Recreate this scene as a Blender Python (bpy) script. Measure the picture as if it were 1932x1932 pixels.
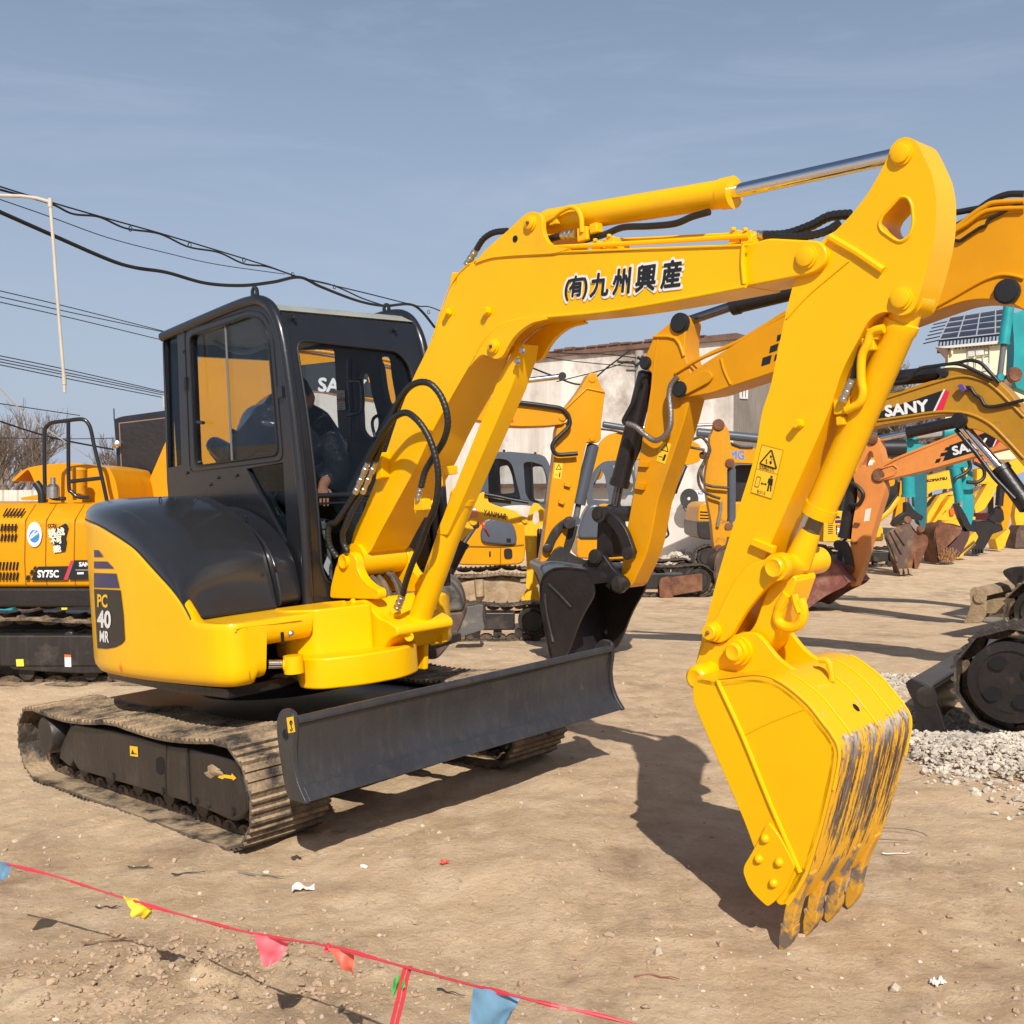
import bpy, bmesh, math, random
from mathutils import Vector, Matrix, noise
from mathutils.geometry import tessellate_polygon
R_=math.radians
random.seed(7)
for o in list(bpy.data.objects): bpy.data.objects.remove(o)
sc=bpy.context.scene; COL=sc.collection
# ---------------------------------------------------------------- camera
FOC=2028.0; HOR=930.0; CH=1.54
PITCH=math.atan((966-HOR)/FOC)
cd=bpy.data.cameras.new('camera'); cam=bpy.data.objects.new('camera',cd); COL.objects.link(cam)
cam.location=(0,0,CH); cam.rotation_euler=(math.pi/2-PITCH,0,0)
cd.sensor_width=36; cd.lens=36*FOC/1932; cd.clip_start=.05; cd.clip_end=3000
sc.camera=cam
# ---------------------------------------------------------------- sky, sun, exposure
SUN_EL=R_(39); SV=Vector((.09*math.cos(SUN_EL),-.996*math.cos(SUN_EL),math.sin(SUN_EL))).normalized()
w=bpy.data.worlds.new('World'); sc.world=w; w.use_nodes=True
nt=w.node_tree; nt.nodes.clear()
N=nt.nodes.new; LK=nt.links.new
out=N('ShaderNodeOutputWorld'); bg=N('ShaderNodeBackground'); sky=N('ShaderNodeTexSky')
sky.sky_type='NISHITA'; sky.sun_disc=False; sky.sun_elevation=SUN_EL; sky.sun_rotation=math.pi-math.atan2(.09,.996)
sky.air_density=1.15; sky.dust_density=1.0; sky.ozone_density=1.3; sky.altitude=0
tc=N('ShaderNodeTexCoord'); mp=N('ShaderNodeMapping'); mp.inputs['Scale'].default_value=(1.2,2.0,7.0); mp.inputs['Rotation'].default_value=(0,R_(-6),0)
nz=N('ShaderNodeTexNoise'); nz.inputs['Scale'].default_value=2.3; nz.inputs['Detail'].default_value=7; nz.inputs['Roughness'].default_value=.62; nz.inputs['Distortion'].default_value=.5
cr=N('ShaderNodeValToRGB'); cr.color_ramp.elements[0].position=.5; cr.color_ramp.elements[1].position=.9
mx=N('ShaderNodeMixRGB'); mx.inputs[2].default_value=(6.6,7.4,8.8,1)
mm=N('ShaderNodeMath'); mm.operation='MULTIPLY'; mm.inputs[1].default_value=.5
LK(tc.outputs['Generated'],mp.inputs[0]); LK(mp.outputs[0],nz.inputs[0]); LK(nz.outputs[0],cr.inputs[0]); LK(cr.outputs[0],mm.inputs[0]); LK(mm.outputs[0],mx.inputs[0])
LK(sky.outputs[0],mx.inputs[1]); 
sz=N('ShaderNodeSeparateXYZ'); LK(tc.outputs['Generated'],sz.inputs[0])
hz=N('ShaderNodeMapRange'); hz.inputs[1].default_value=.0; hz.inputs[2].default_value=.62; hz.inputs[3].default_value=.94; hz.inputs[4].default_value=.0; LK(sz.outputs[2],hz.inputs[0])
hm=N('ShaderNodeMixRGB'); hm.inputs[2].default_value=(4.8,5.65,7.35,1); LK(hz.outputs[0],hm.inputs[0]); LK(mx.outputs[0],hm.inputs[1]); LK(hm.outputs[0],bg.inputs[0]); LK(bg.outputs[0],out.inputs[0])
bg.inputs[1].default_value=.085
sd=bpy.data.lights.new('sun','SUN'); sd.energy=4.9; sd.angle=R_(.5); sd.color=(1,.945,.87)
so=bpy.data.objects.new('sun',sd); COL.objects.link(so); so.rotation_euler=SV.to_track_quat('Z','Y').to_euler()
sc.view_settings.view_transform='Standard'; sc.view_settings.look='None'; sc.view_settings.exposure=.08; sc.view_settings.gamma=1
sc.render.resolution_x=1024; sc.render.resolution_y=1024
# ---------------------------------------------------------------- picture <-> place
ZM={'W':(0,0,3072/1932),'A':(0,800,1000/1932),'B':(0,1700,1000/1932),'C':(800,800,800/1932),'D':(800,1500,800/1932),'E':(1300,900,800/1932),'G':(2000,400,1072/1932),'H':(2000,1200,1072/1932),'I':(2000,2000,1072/1932),'J':(1300,1300,800/1932),'K':(2550,1000,522/1932),'L':(2450,1350,622/1932),'M':(2000,1200,500/1932),'N':(0,1250,500/1932),'O':(0,1700,500/1932),'Q':(1300,500,1000/1932),'R':(1600,700,800/1932),'S':(2672,1700,.3623),'T':(850,1000,400/1932),'V':(2100,1800,400/1932),'Y':(2672,500,400/1932),'X':(0,1800,.2587),'P':(0,2500,1500/1932)}
def pz(z,s):
    a,b,k=ZM[z]; r=[]
    for t in s.split():
        x,y=t.split(','); r.append(((a+float(x)*k)/1.590062,(b+float(y)*k)/1.590062))
    return r
CAMP=Vector((0,0,CH)); _fw=Vector((0,math.cos(PITCH),-math.sin(PITCH))); _up=Vector((0,math.sin(PITCH),math.cos(PITCH)))
def ray(p): return _fw+Vector((1,0,0))*((p[0]-966)/FOC)+_up*((966-p[1])/FOC)
def proj(p):
    v=Vector(p)-CAMP; d=v.dot(_fw); return (966+FOC*v.x/d,966-FOC*v.dot(_up)/d)
class Fr:
    def __init__(s,O,yaw,pit=0,rol=0):
        F=Vector((math.cos(yaw),-math.sin(yaw),0)); L=Vector((math.sin(yaw),math.cos(yaw),0)); U=Vector((0,0,1))
        c,n=math.cos(pit),math.sin(pit); F,U=F*c+U*n,U*c-F*n
        c,n=math.cos(rol),math.sin(rol); L,U=L*c+U*n,U*c-L*n
        s.O=Vector(O); s.F=F; s.L=L; s.U=U; s.ax=(F,L,U)
    def w(s,a,b,c): return s.O+s.F*a+s.L*b+s.U*c
    def on(s,p,k,v):
        r=ray(p); n=s.ax[k]; return CAMP+r*((v-(CAMP-s.O).dot(n))/r.dot(n))
    def loc(s,P):
        d=P-s.O; return (d.dot(s.F),d.dot(s.L),d.dot(s.U))
    def side(s,ps,l): return [s.on(p,1,l) for p in ps]
    def s2(s,ps,l): return [(lambda q:(q[0],q[2]))(s.loc(s.on(p,1,l))) for p in ps]
def rnd(pts,rad,n=4):
    """round the corners of a closed 2D/3D loop"""
    pts=[Vector(p) for p in pts]; o=[]; m=len(pts)
    for i in range(m):
        a,b,c=pts[i-1],pts[i],pts[(i+1)%m]
        d1=(a-b).length; d2=(c-b).length
        if d1<1e-6 or d2<1e-6: continue
        ct=(b-a).normalized().dot((c-b).normalized())
        r=min(.45*d1,.45*d2) if ct>.76 else min(rad,.45*d1,.45*d2)
        p=b+(a-b)*(r/d1); q=b+(c-b)*(r/d2)
        for k in range(n+1):
            t=k/n; o.append(p*(1-t)**2+b*(2*t*(1-t))+q*t*t)
    return o
def cat(pts,n=6,closed=False):
    """smooth curve through points"""
    pts=[Vector(p) for p in pts]; m=len(pts); o=[]
    g=(lambda i: pts[i%m]) if closed else (lambda i: pts[max(0,min(m-1,i))])
    for i in range(m if closed else m-1):
        a,b,c,d=g(i-1),g(i),g(i+1),g(i+2)
        for k in range(n):
            t=k/n
            o.append(.5*((2*b)+(c-a)*t+(2*a-5*b+4*c-d)*t*t+(3*b-a-3*c+d)*t**3))
    if not closed: o.append(pts[-1])
    return o
def lerp(a,b,t): return a+(b-a)*t
def sstep(a,b,x):
    t=max(0,min(1,(x-a)/(b-a))); return t*t*(3-2*t)
# ---------------------------------------------------------------- mesh builder
ORG={}
class MB:
    def __init__(s): s.v=[]; s.f=[]; s.uv={}
    def add(s,vs,fs):
        s.g=getattr(s,'g',[])+[(len(s.v),len(s.f))]; b=len(s.v); s.v+= [Vector(v) for v in vs]; s.f+=[tuple(i+b for i in f) for f in fs]; return b
    def pr(s,loop,vec,holes=()):
        """prism: loop of 3D points pushed along vec"""
        vec=Vector(vec); n=len(loop)
        if not holes:
            s.add(list(loop)+[p+vec for p in loop],[tuple(range(n)),tuple(range(2*n-1,n-1,-1))]+[(i,(i+1)%n,n+(i+1)%n,n+i) for i in range(n)])
        else:
            loops=[list(loop)]+[list(h) for h in holes]; al=[p for l in loops for p in l]; m=len(al)
            tri=tessellate_polygon(loops); fs=[tuple(t) for t in tri]+[tuple(i+m for i in reversed(t)) for t in tri]
            k=0
            for l in loops:
                q=len(l); fs+=[(k+i,k+(i+1)%q,m+k+(i+1)%q,m+k+i) for i in range(q)]; k+=q
            s.add(al+[p+vec for p in al],fs)
    def box(s,fr,a0,a1,l0,l1,u0,u1):
        s.pr([fr.w(a0,l0,u0),fr.w(a1,l0,u0),fr.w(a1,l0,u1),fr.w(a0,l0,u1)],fr.L*(l1-l0))
    def tube(s,path,r,seg=10,closed=False,caps=True):
        path=[Vector(p) for p in path]; n=len(path)
        if not isinstance(r,(list,tuple)): r=[r]*n
        vs=[]; prev=None
        for i,p in enumerate(path):
            if closed: t=path[(i+1)%n]-path[i-1]
            else: t=path[min(n-1,i+1)]-path[max(0,i-1)]
            if t.length<1e-9: t=Vector((0,0,1))
            t.normalize()
            if prev is None:
                a=t.orthogonal().normalized()
            else:
                a=prev-t*prev.dot(t)
                a=a.normalized() if a.length>1e-6 else t.orthogonal().normalized()
            prev=a; b=t.cross(a)
            for k in range(seg):
                g=2*math.pi*k/seg; vs.append(p+(a*math.cos(g)+b*math.sin(g))*r[i])
        fs=[]
        for i in range(n if closed else n-1):
            j=(i+1)%n
            for k in range(seg):
                k2=(k+1)%seg; fs.append((i*seg+k,i*seg+k2,j*seg+k2,j*seg+k))
        if caps and not closed: fs+=[tuple(range(seg-1,-1,-1)),tuple(range((n-1)*seg,n*seg))]
        s.add(vs,fs)
    def cyl(s,p0,p1,r0,r1=None,seg=24):
        s.tube([p0,p1],[r0,r0 if r1 is None else r1],seg)
    def rings(s,p0,ax,prof,seg=24):
        """lathe: prof = (distance along ax, radius)"""
        ax=Vector(ax).normalized(); p0=Vector(p0); a=ax.orthogonal().normalized(); c=ax.cross(a); n=len(prof); vs=[]
        for d,r in prof:
            for k in range(seg): g=2*math.pi*k/seg; vs.append(p0+ax*d+(a*math.cos(g)+c*math.sin(g))*max(r,1e-4))
        fs=[(i*seg+k,i*seg+(k+1)%seg,(i+1)*seg+(k+1)%seg,(i+1)*seg+k) for i in range(n-1) for k in range(seg)]
        s.add(vs,fs+[tuple(range(seg-1,-1,-1)),tuple(range((n-1)*seg,n*seg))])
    def grid(s,fn,nu,nv,closeu=False,uv=False):
        b=s.add([fn(i/(nu-1),j/(nv-1)) for i in range(nu) for j in range(nv)],[(i*nv+j,(i+1)*nv+j,(i+1)*nv+j+1,i*nv+j+1) for i in range(nu-1) for j in range(nv-1)])
        if uv:
            for i in range(nu):
                for j in range(nv): s.uv[b+i*nv+j]=(i/(nu-1),j/(nv-1))
    def each(s,name,m,parent=None,**k):
        """every piece added becomes an object of its own"""
        g=s.g+[(len(s.v),len(s.f))]; o=[]
        for (v0,f0),(v1,f1) in zip(g,g[1:]):
            q=MB(); q.v=s.v[v0:v1]; q.f=[tuple(i-v0 for i in f) for f in s.f[f0:f1]]; o.append(q.build(name,m,parent,**k))
        return o
    def build(s,name,m,parent=None,bev=0,ang=35,flat=False,loc=None,rec=True):
        if parent is not None: org=ORG[parent]
        elif loc is not None: org=Vector(loc)
        else:
            mn=Vector([min(v[k] for v in s.v) for k in range(3)]); mxx=Vector([max(v[k] for v in s.v) for k in range(3)])
            org=(mn+mxx)/2; org.z=mn.z
        me=bpy.data.meshes.new(name); me.from_pydata([v-org for v in s.v],[],s.f)
        if rec:
            bm=bmesh.new(); bm.from_mesh(me); bmesh.ops.recalc_face_normals(bm,faces=bm.faces); bm.to_mesh(me); bm.free()
        if s.uv:
            ul=me.uv_layers.new(name='UVMap')
            for l in me.loops: ul.data[l.index].uv=s.uv.get(l.vertex_index,(0,0))
        me.materials.append(m)
        if not flat:
            me.polygons.foreach_set('use_smooth',[True]*len(me.polygons))
            if not bev: me.set_sharp_from_angle(angle=R_(ang))
        o=bpy.data.objects.new(name,me); COL.objects.link(o)
        if parent is not None: o.parent=parent
        else: o.location=org
        ORG[o]=org
        if bev:
            b=o.modifiers.new('bevel','BEVEL'); b.width=bev; b.segments=2; b.limit_method='ANGLE'; b.angle_limit=R_(38); b.harden_normals=True
        return o
def tag(o,label,cat,group=None,kind=None):
    if label: o['label']=label
    if cat: o['category']=cat
    if group: o['group']=group
    if kind: o['kind']=kind
    return o
def struct(o): o['kind']='structure'; return o
def thing(name,loc,label,cat,group=None):
    o=bpy.data.objects.new(name,None); COL.objects.link(o); o.location=loc; o.empty_display_size=.2; ORG[o]=Vector(loc)
    return tag(o,label,cat,group)
# ---------------------------------------------------------------- materials
MATS={}
def mat(name,base,rough=.5,metal=0,var=0,vs=3,bump=0,bs=40,dirt=None,coat=0,streak=None,ssc=(9,9,.7),spec=.5,up=False):
    """dirt=(colour,noise scale,low,high)  streak=(colour,amount)"""
    if name in MATS: return MATS[name]
    m=bpy.data.materials.new(name); m.use_nodes=True; t=m.node_tree; b=t.nodes['Principled BSDF']; n=t.nodes.new; l=t.links.new
    b.inputs['Base Color'].default_value=(*base,1); b.inputs['Roughness'].default_value=rough; b.inputs['Metallic'].default_value=metal
    b.inputs['Coat Weight'].default_value=coat; b.inputs['Coat Roughness'].default_value=.12; b.inputs['Specular IOR Level'].default_value=spec
    tcn=n('ShaderNodeTexCoord'); col=None
    def noi(sc_,det=5,ro=.6,map_=None):
        q=n('ShaderNodeTexNoise'); q.inputs['Scale'].default_value=sc_; q.inputs['Detail'].default_value=det; q.inputs['Roughness'].default_value=ro
        if map_:
            mpn=n('ShaderNodeMapping'); mpn.inputs['Scale'].default_value=map_; l(tcn.outputs['Object'],mpn.inputs[0]); l(mpn.outputs[0],q.inputs[0])
        else: l(tcn.outputs['Object'],q.inputs[0])
        return q
    def ramp(src,a,c):
        r=n('ShaderNodeMapRange'); r.inputs[1].default_value=a; r.inputs[2].default_value=c; l(src,r.inputs[0]); return r.outputs[0]
    def mix(fac,a,c,amt=1):
        x=n('ShaderNodeMixRGB'); 
        if amt!=1:
            k=n('ShaderNodeMath'); k.operation='MULTIPLY'; k.inputs[1].default_value=amt; l(fac,k.inputs[0]); fac=k.outputs[0]
        l(fac,x.inputs[0])
        for i,v in ((1,a),(2,c)):
            if hasattr(v,'is_linked') or hasattr(v,'links'): l(v,x.inputs[i])
            else: x.inputs[i].default_value=(*v,1)
        return x.outputs[0]
    col=base
    if var:
        q=noi(vs); col=mix(ramp(q.outputs[0],.3,.7),tuple(c*(1-var) for c in base),tuple(min(1,c*(1+var)) for c in base))
    if streak:
        q=noi(3,4,.6,ssc); col=mix(ramp(q.outputs[0],.5,.78),col,streak[0],streak[1])
    if dirt:
        q=noi(dirt[1],8,.65); d=ramp(q.outputs[0],dirt[2],dirt[3])
        if up:
            ge=n('ShaderNodeNewGeometry'); sp_=n('ShaderNodeSeparateXYZ'); l(ge.outputs['Normal'],sp_.inputs[0]); ru=ramp(sp_.outputs[2],-.2,.75); ad=n('ShaderNodeMath'); ad.operation='MULTIPLY_ADD'; ad.inputs[1].default_value=.9; ad.inputs[2].default_value=.25; l(ru,ad.inputs[0]); mu=n('ShaderNodeMath'); mu.operation='MULTIPLY'; mu.use_clamp=True; l(d,mu.inputs[0]); l(ad.outputs[0],mu.inputs[1]); d=mu.outputs[0]
        col=mix(d,col,dirt[0])
        r=n('ShaderNodeMapRange'); r.inputs[3].default_value=rough; r.inputs[4].default_value=.9; l(d,r.inputs[0]); l(r.outputs[0],b.inputs['Roughness'])
    if col is not base: l(col,b.inputs['Base Color'])
    if bump:
        q=noi(bs,6,.6); bn=n('ShaderNodeBump'); bn.inputs['Strength'].default_value=bump; bn.inputs['Distance'].default_value=.02; l(q.outputs[0],bn.inputs['Height']); l(bn.outputs[0],b.inputs['Normal'])
    MATS[name]=m; return m
DUST=(.36,.27,.18); MUD=(.20,.14,.09)
YEL=mat('yellow_paint',(.87,.462,.0),.36,var=.05,vs=2.2,bump=.05,bs=9,coat=.2,spec=.25,dirt=((.60,.31,.03),1.6,.60,.95))
YELF=mat('yellow_paint_freckled',(.86,.45,.0),.36,var=.05,vs=5,bump=.10,bs=60,coat=.3,dirt=((.55,.27,.02),5,.68,.8))
BLKP=mat('black_gloss_paint',(.014,.0145,.018),.3,var=.15,vs=4,bump=.06,bs=25,coat=.3,spec=.4,dirt=((.10,.09,.075),7,.70,1.0))
BLDE=mat('charcoal_blade_paint',(.030,.031,.035),.34,var=.25,vs=3,bump=.16,bs=55,spec=.6,dirt=((.10,.09,.08),20,.64,.9),streak=((.06,.05,.043),.7))
BLKD=mat('black_dusty_paint',(.02,.017,.016),.42,var=.2,vs=5,bump=.12,bs=30,dirt=((.14,.105,.075),4,.55,1.0),streak=((.06,.045,.035),.5))
BLKH=mat('black_hood_paint',(.02,.02,.022),.22,var=.1,vs=4,bump=.035,bs=14,coat=.5,dirt=((.20,.18,.15),45,.7,.9))
RUB=mat('black_rubber',(.014,.014,.015),.42,bump=.1,bs=60)
RUBD=mat('dusty_rubber',(.03,.024,.02),.6,dirt=((.22,.15,.09),9,.45,.75),bump=.2,bs=60)
CHR=mat('chrome',(.75,.75,.77),.12,metal=1,bump=.01,bs=10)
STL=mat('zinc_steel',(.55,.53,.5),.35,metal=1,bump=.1,bs=60)
TRK=mat('track_steel_muddy',(.035,.028,.023),.6,var=.3,vs=8,bump=.8,bs=40,dirt=((.42,.30,.18),6,.36,.60),up=True)
TRKD=mat('track_steel_dark',(.035,.028,.024),.6,var=.3,vs=8,bump=.5,bs=40,dirt=((.24,.17,.10),9,.48,.75))
CHN=mat('chain_rust',(.075,.05,.035),.7,bump=.5,bs=40,dirt=((.26,.17,.09),12,.45,.7))
INT=mat('cab_interior',(.03,.03,.033),.6,bump=.1,bs=30)
GREY=mat('grey_plastic',(.12,.125,.13),.5)
WHT=mat('white_decal',(.75,.75,.73),.5); BLKT=mat('black_decal',(.012,.012,.014),.4); NAVY=mat('navy_decal',(.03,.028,.11),.4)
RED=mat('red_decal',(.65,.02,.06),.45); ORD=mat('orange_red_decal',(.75,.12,.02),.5); DYEL=mat('yellow_decal',(.88,.52,.02),.45)
BLUE=mat('blue_decal',(.05,.2,.62),.45); GRN=mat('green_decal',(.05,.35,.2),.45); LEM=mat('lemon_sticker',(.75,.65,.05),.5); CRM=mat('cream_sticker',(.72,.68,.55),.6)
BY1=mat('amber_paint',(.64,.27,.002),.38,var=.08,vs=1.5,bump=.05,bs=10,coat=.08,spec=.25,dirt=((.42,.20,.03),2.0,.58,.9))
BY2=mat('amber_paint_worn',(.58,.25,.006),.45,spec=.3,var=.12,vs=2,bump=.1,bs=14,dirt=((.10,.06,.03),3.2,.60,.72),streak=((.40,.18,.02),.4))
BY3=mat('ochre_paint_dusty',(.43,.205,.010),.45,var=.12,vs=2,bump=.1,bs=14,dirt=((.20,.12,.05),4,.56,.74))
ORG1=mat('faded_orange_paint',(.70,.25,.055),.5,var=.12,vs=2,bump=.1,bs=12,dirt=((.30,.12,.05),3,.58,.85),streak=((.55,.22,.06),.4))
YB=mat('far_yellow_paint',(.82,.42,.01),.4,var=.1,vs=2,bump=.05,bs=10,dirt=((.25,.15,.05),4,.66,.85))
TEAL=mat('teal_paint',(.012,.27,.29),.42,var=.2,vs=2,bump=.08,bs=12,dirt=((.09,.10,.09),3,.6,.85))
RUST=mat('rusty_steel',(.13,.045,.02),.75,var=.35,vs=5,bump=.5,bs=25,dirt=((.30,.16,.08),3,.45,.75))
RUSTB=mat('brown_worn_steel',(.09,.055,.04),.6,var=.3,vs=4,bump=.4,bs=25,dirt=((.32,.2,.11),2.5,.5,.8))
TAN=mat('mud_caked_steel',(.30,.21,.12),.85,var=.25,vs=5,bump=.8,bs=22,dirt=((.42,.32,.21),6,.45,.7))
GRYP=mat('slate_paint',(.075,.088,.11),.35,coat=.2,var=.1,bump=.03)
BLKB=mat('black_worn_steel',(.016,.013,.013),.38,var=.25,vs=4,bump=.25,bs=20,dirt=((.09,.05,.03),5,.62,.9))
SKIN=mat('skin',(.38,.17,.10),.5); HAIR=mat('dark_hair',(.012,.01,.009),.5,bump=.5,bs=90)
PUFF=mat('black_puffer_fabric',(.009,.010,.014),.25,bump=1.0,bs=17,spec=.5,coat=.4)
PANT=mat('dark_trousers',(.02,.02,.024),.8,bump=.3,bs=30)
def glassmat(name,tint,refl=.08,alpha_t=1):
    m=bpy.data.materials.new(name); m.use_nodes=True; t=m.node_tree; t.nodes.clear(); n=t.nodes.new; l=t.links.new
    o=n('ShaderNodeOutputMaterial'); tr=n('ShaderNodeBsdfTransparent'); tr.inputs[0].default_value=(*tint,1)
    g=n('ShaderNodeBsdfGlossy'); g.inputs[1].default_value=.015; g.inputs[0].default_value=(.9,.95,1,1)
    lw=n('ShaderNodeLayerWeight'); lw.inputs[0].default_value=.5; f0=n('ShaderNodeMath'); f0.operation='POWER'; f0.inputs[1].default_value=4; l(lw.outputs['Facing'],f0.inputs[0])
    f=n('ShaderNodeMath'); f.operation='MULTIPLY_ADD'; f.inputs[1].default_value=.35; f.inputs[2].default_value=.016; l(f0.outputs[0],f.inputs[0])
    mxs=n('ShaderNodeMixShader'); l(f.outputs[0],mxs.inputs[0]); l(tr.outputs[0],mxs.inputs[1]); l(g.outputs[0],mxs.inputs[2]); l(mxs.outputs[0],o.inputs[0]); return m
GLS=glassmat('cab_glass',(.81,.835,.85)); GLSD=glassmat('dark_cab_glass',(.62,.70,.74)); GLST=glassmat('clear_sliding_glass',(.94,.95,.955))
sc.cycles.transparent_max_bounces=32
# ---------------------------------------------------------------- lettering
def text(s,P,X,Y,wd,ht,m,parent,name='lettering',bold=0,shear=0,mapf=None,label=None,fat=0):
    """lettering in the box with lower left corner P, X and Y unit vectors"""
    c=bpy.data.curves.new('t','FONT'); c.body=s; c.offset=bold; c.shear=shear; c.resolution_u=3; c.fill_mode='FRONT' if hasattr(c,'fill_mode') else 'FRONT'
    o=bpy.data.objects.new('t',c); COL.objects.link(o); bpy.context.view_layer.update()
    me=bpy.data.meshes.new_from_object(o.evaluated_get(bpy.context.evaluated_depsgraph_get()))
    vs=[v.co.copy() for v in me.vertices]; fs=[tuple(p.vertices) for p in me.polygons]
    bpy.data.objects.remove(o); bpy.data.curves.remove(c); bpy.data.meshes.remove(me)
    if not vs: return None
    x0=min(v.x for v in vs); x1=max(v.x for v in vs); y0=min(v.y for v in vs); y1=max(v.y for v in vs)
    b=MB(); Xn=Vector(X); Yn=Vector(Y)
    out_=[]
    for v in vs:
        a=(v.x-x0)/(x1-x0)*wd; d=(v.y-y0)/(y1-y0)*ht
        out_.append(mapf(a,d) if mapf else P+Xn*a+Yn*d)
    if fat:
        Zn=Xn.cross(Yn).normalized(); Zn=Zn if Zn.dot(CAMP-P)>0 else -Zn; base=out_; out_=[]; fs0=fs; fs=[]
        for k in range(17):
            g=k*math.pi/4; q=0 if k==16 else (fat if k<8 else fat*.5); o_=(Xn*math.cos(g)+Yn*math.sin(g))*q+Zn*(.00002*k)
            fs+=[tuple(i+len(out_) for i in f) for f in fs0]; out_+=[v+o_ for v in base]
    b.add(out_,fs); r=b.build(name,m,parent,flat=True,rec=False)
    if label: r['label']=label
    return r
def decal(parent,name,m,pts):
    b=MB(); b.add(pts,[tuple(range(len(pts)))]); return b.build(name,m,parent,flat=True,rec=False)
# ---------------------------------------------------------------- ground
MF=Fr((-1.275,6.029,0),.783,.043,.043)
def gz(x,y):
    z=-.30*sstep(8.5,17,y)-.0006*max(0,y-17)
    q=MF.loc(Vector((x,y,0))); d=math.hypot(q[0]*.8,q[1])
    k=1-sstep(1.35,2.3,d)
    if k>0:
        n=MF.U; zp=(MF.O.dot(n)-n.x*x-n.y*y)/n.z
        z=z*(1-k)+(zp-.012)*k
    return z
def gnd(p,dz=0):
    """picture point on the ground"""
    r=ray(p); t=2.0
    for i in range(60):
        P=CAMP+r*t; e=P.z-gz(P.x,P.y)-dz
        if abs(e)<1e-4: break
        t+=e/max(1e-3,-r.z)*.7 if r.z<0 else 1
    return CAMP+r*t
# ================================================================ ground sheet
def axis(a,b,step,far,g=1.12):
    x=[a]; 
    while x[-1]<b: x.append(x[-1]+step)
    s=step; r=x[:]
    while r[-1]<far: s*=g; r.append(r[-1]+s)
    s=step; l=[]; c=a
    while c>-far: s*=g; c-=s; l.append(c)
    return l[::-1]+r
xs=axis(-3.9,3.9,.03,900,1.14); ys=[-30,-12,-5,0,1.5,2.3,2.7]
y=2.9; st=.021
while y<12: ys.append(y); y+=st; st*=1.009
while y<1500: ys.append(y); y+=st; st*=1.13
def relief(x,y):
    if y>14 or y<1 or abs(x)>9: return 0
    k=(1-sstep(9,14,y))
    v=Vector((x,y,0))
    h=.022*noise.noise(v*1.3)+.015*noise.noise(v*4.1)+.006*noise.noise(v*23)
    r=noise.noise(v*11+Vector((3,1,5))); h+=.009*r
    c=max(0,noise.noise(v*2.0+Vector((9,4,0)))); h+=.045*c*abs(noise.noise(v*17))
    # churned clods at the front left
    k2=math.exp(-(((x+.98)/.48)**2+((y-3.34)/.26)**2))
    h+=k2*(.02+.075*abs(noise.noise(v*8))+.05*abs(noise.noise(v*19))+.02*noise.noise(v*41))+.004*abs(noise.noise(v*31))
    return h*k
b=MB(); nx=len(xs); ny=len(ys)
b.v=[Vector((x,yy,gz(x,yy)+relief(x,yy))) for yy in ys for x in xs]
b.f=[(j*nx+i,j*nx+i+1,(j+1)*nx+i+1,(j+1)*nx+i) for j in range(ny-1) for i in range(nx-1)]
gm=bpy.data.materials.new('dry_dirt'); gm.use_nodes=True; t=gm.node_tree; bs=t.nodes['Principled BSDF']; n=t.nodes.new; l=t.links.new
bs.inputs['Roughness'].default_value=.95; bs.inputs['Specular IOR Level'].default_value=.15
tcg=n('ShaderNodeTexCoord')
def gn(s,d=8,r=.6,mp_=None):
    q=n('ShaderNodeTexNoise'); q.inputs['Scale'].default_value=s; q.inputs['Detail'].default_value=d; q.inputs['Roughness'].default_value=r
    if mp_:
        m_=n('ShaderNodeMapping'); m_.inputs['Scale'].default_value=mp_; m_.inputs['Rotation'].default_value=(0,0,R_(35)); l(tcg.outputs['Object'],m_.inputs[0]); l(m_.outputs[0],q.inputs[0])
    else: l(tcg.outputs['Object'],q.inputs[0])
    return q.outputs[0]
def mr(src,a,c,o0=0,o1=1):
    r=n('ShaderNodeMapRange'); r.inputs[1].default_value=a; r.inputs[2].default_value=c; r.inputs[3].default_value=o0; r.inputs[4].default_value=o1; l(src,r.inputs[0]); return r.outputs[0]
def mx3(f,a,c):
    x=n('ShaderNodeMixRGB'); l(f,x.inputs[0])
    for i,v in ((1,a),(2,c)):
        if isinstance(v,tuple): x.inputs[i].default_value=(*v,1)
        else: l(v,x.inputs[i])
    return x.outputs[0]
c1=mx3(mr(gn(.45),.35,.65),(.52,.355,.21),(.71,.515,.325))
c2=mx3(mr(gn(4.5,8,.7),.42,.72),c1,(.78,.595,.395))
c3=mx3(mr(gn(1.5,8,.7,(1,.6,1)),.52,.68,0,.75),c2,(.34,.23,.145))
c4=mx3(mr(gn(38,4,.7),.60,.72,0,.75),c3,(.28,.20,.13))
c5=mx3(mr(gn(70,3,.6),.66,.74,0,.8),c4,(.66,.58,.46))
l(c5,bs.inputs['Base Color'])
b1=n('ShaderNodeBump'); b1.inputs['Strength'].default_value=.8; b1.inputs['Distance'].default_value=.022; l(gn(42,9,.8),b1.inputs['Height'])
b2=n('ShaderNodeBump'); b2.inputs['Strength'].default_value=.35; b2.inputs['Distance'].default_value=.07; l(gn(5,6,.6),b2.inputs['Height']); l(b1.outputs[0],b2.inputs['Normal']); l(b2.outputs[0],bs.inputs['Normal'])
g=b.build('ground',gm,loc=(0,0,0),ang=80,rec=False); struct(g)
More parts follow.
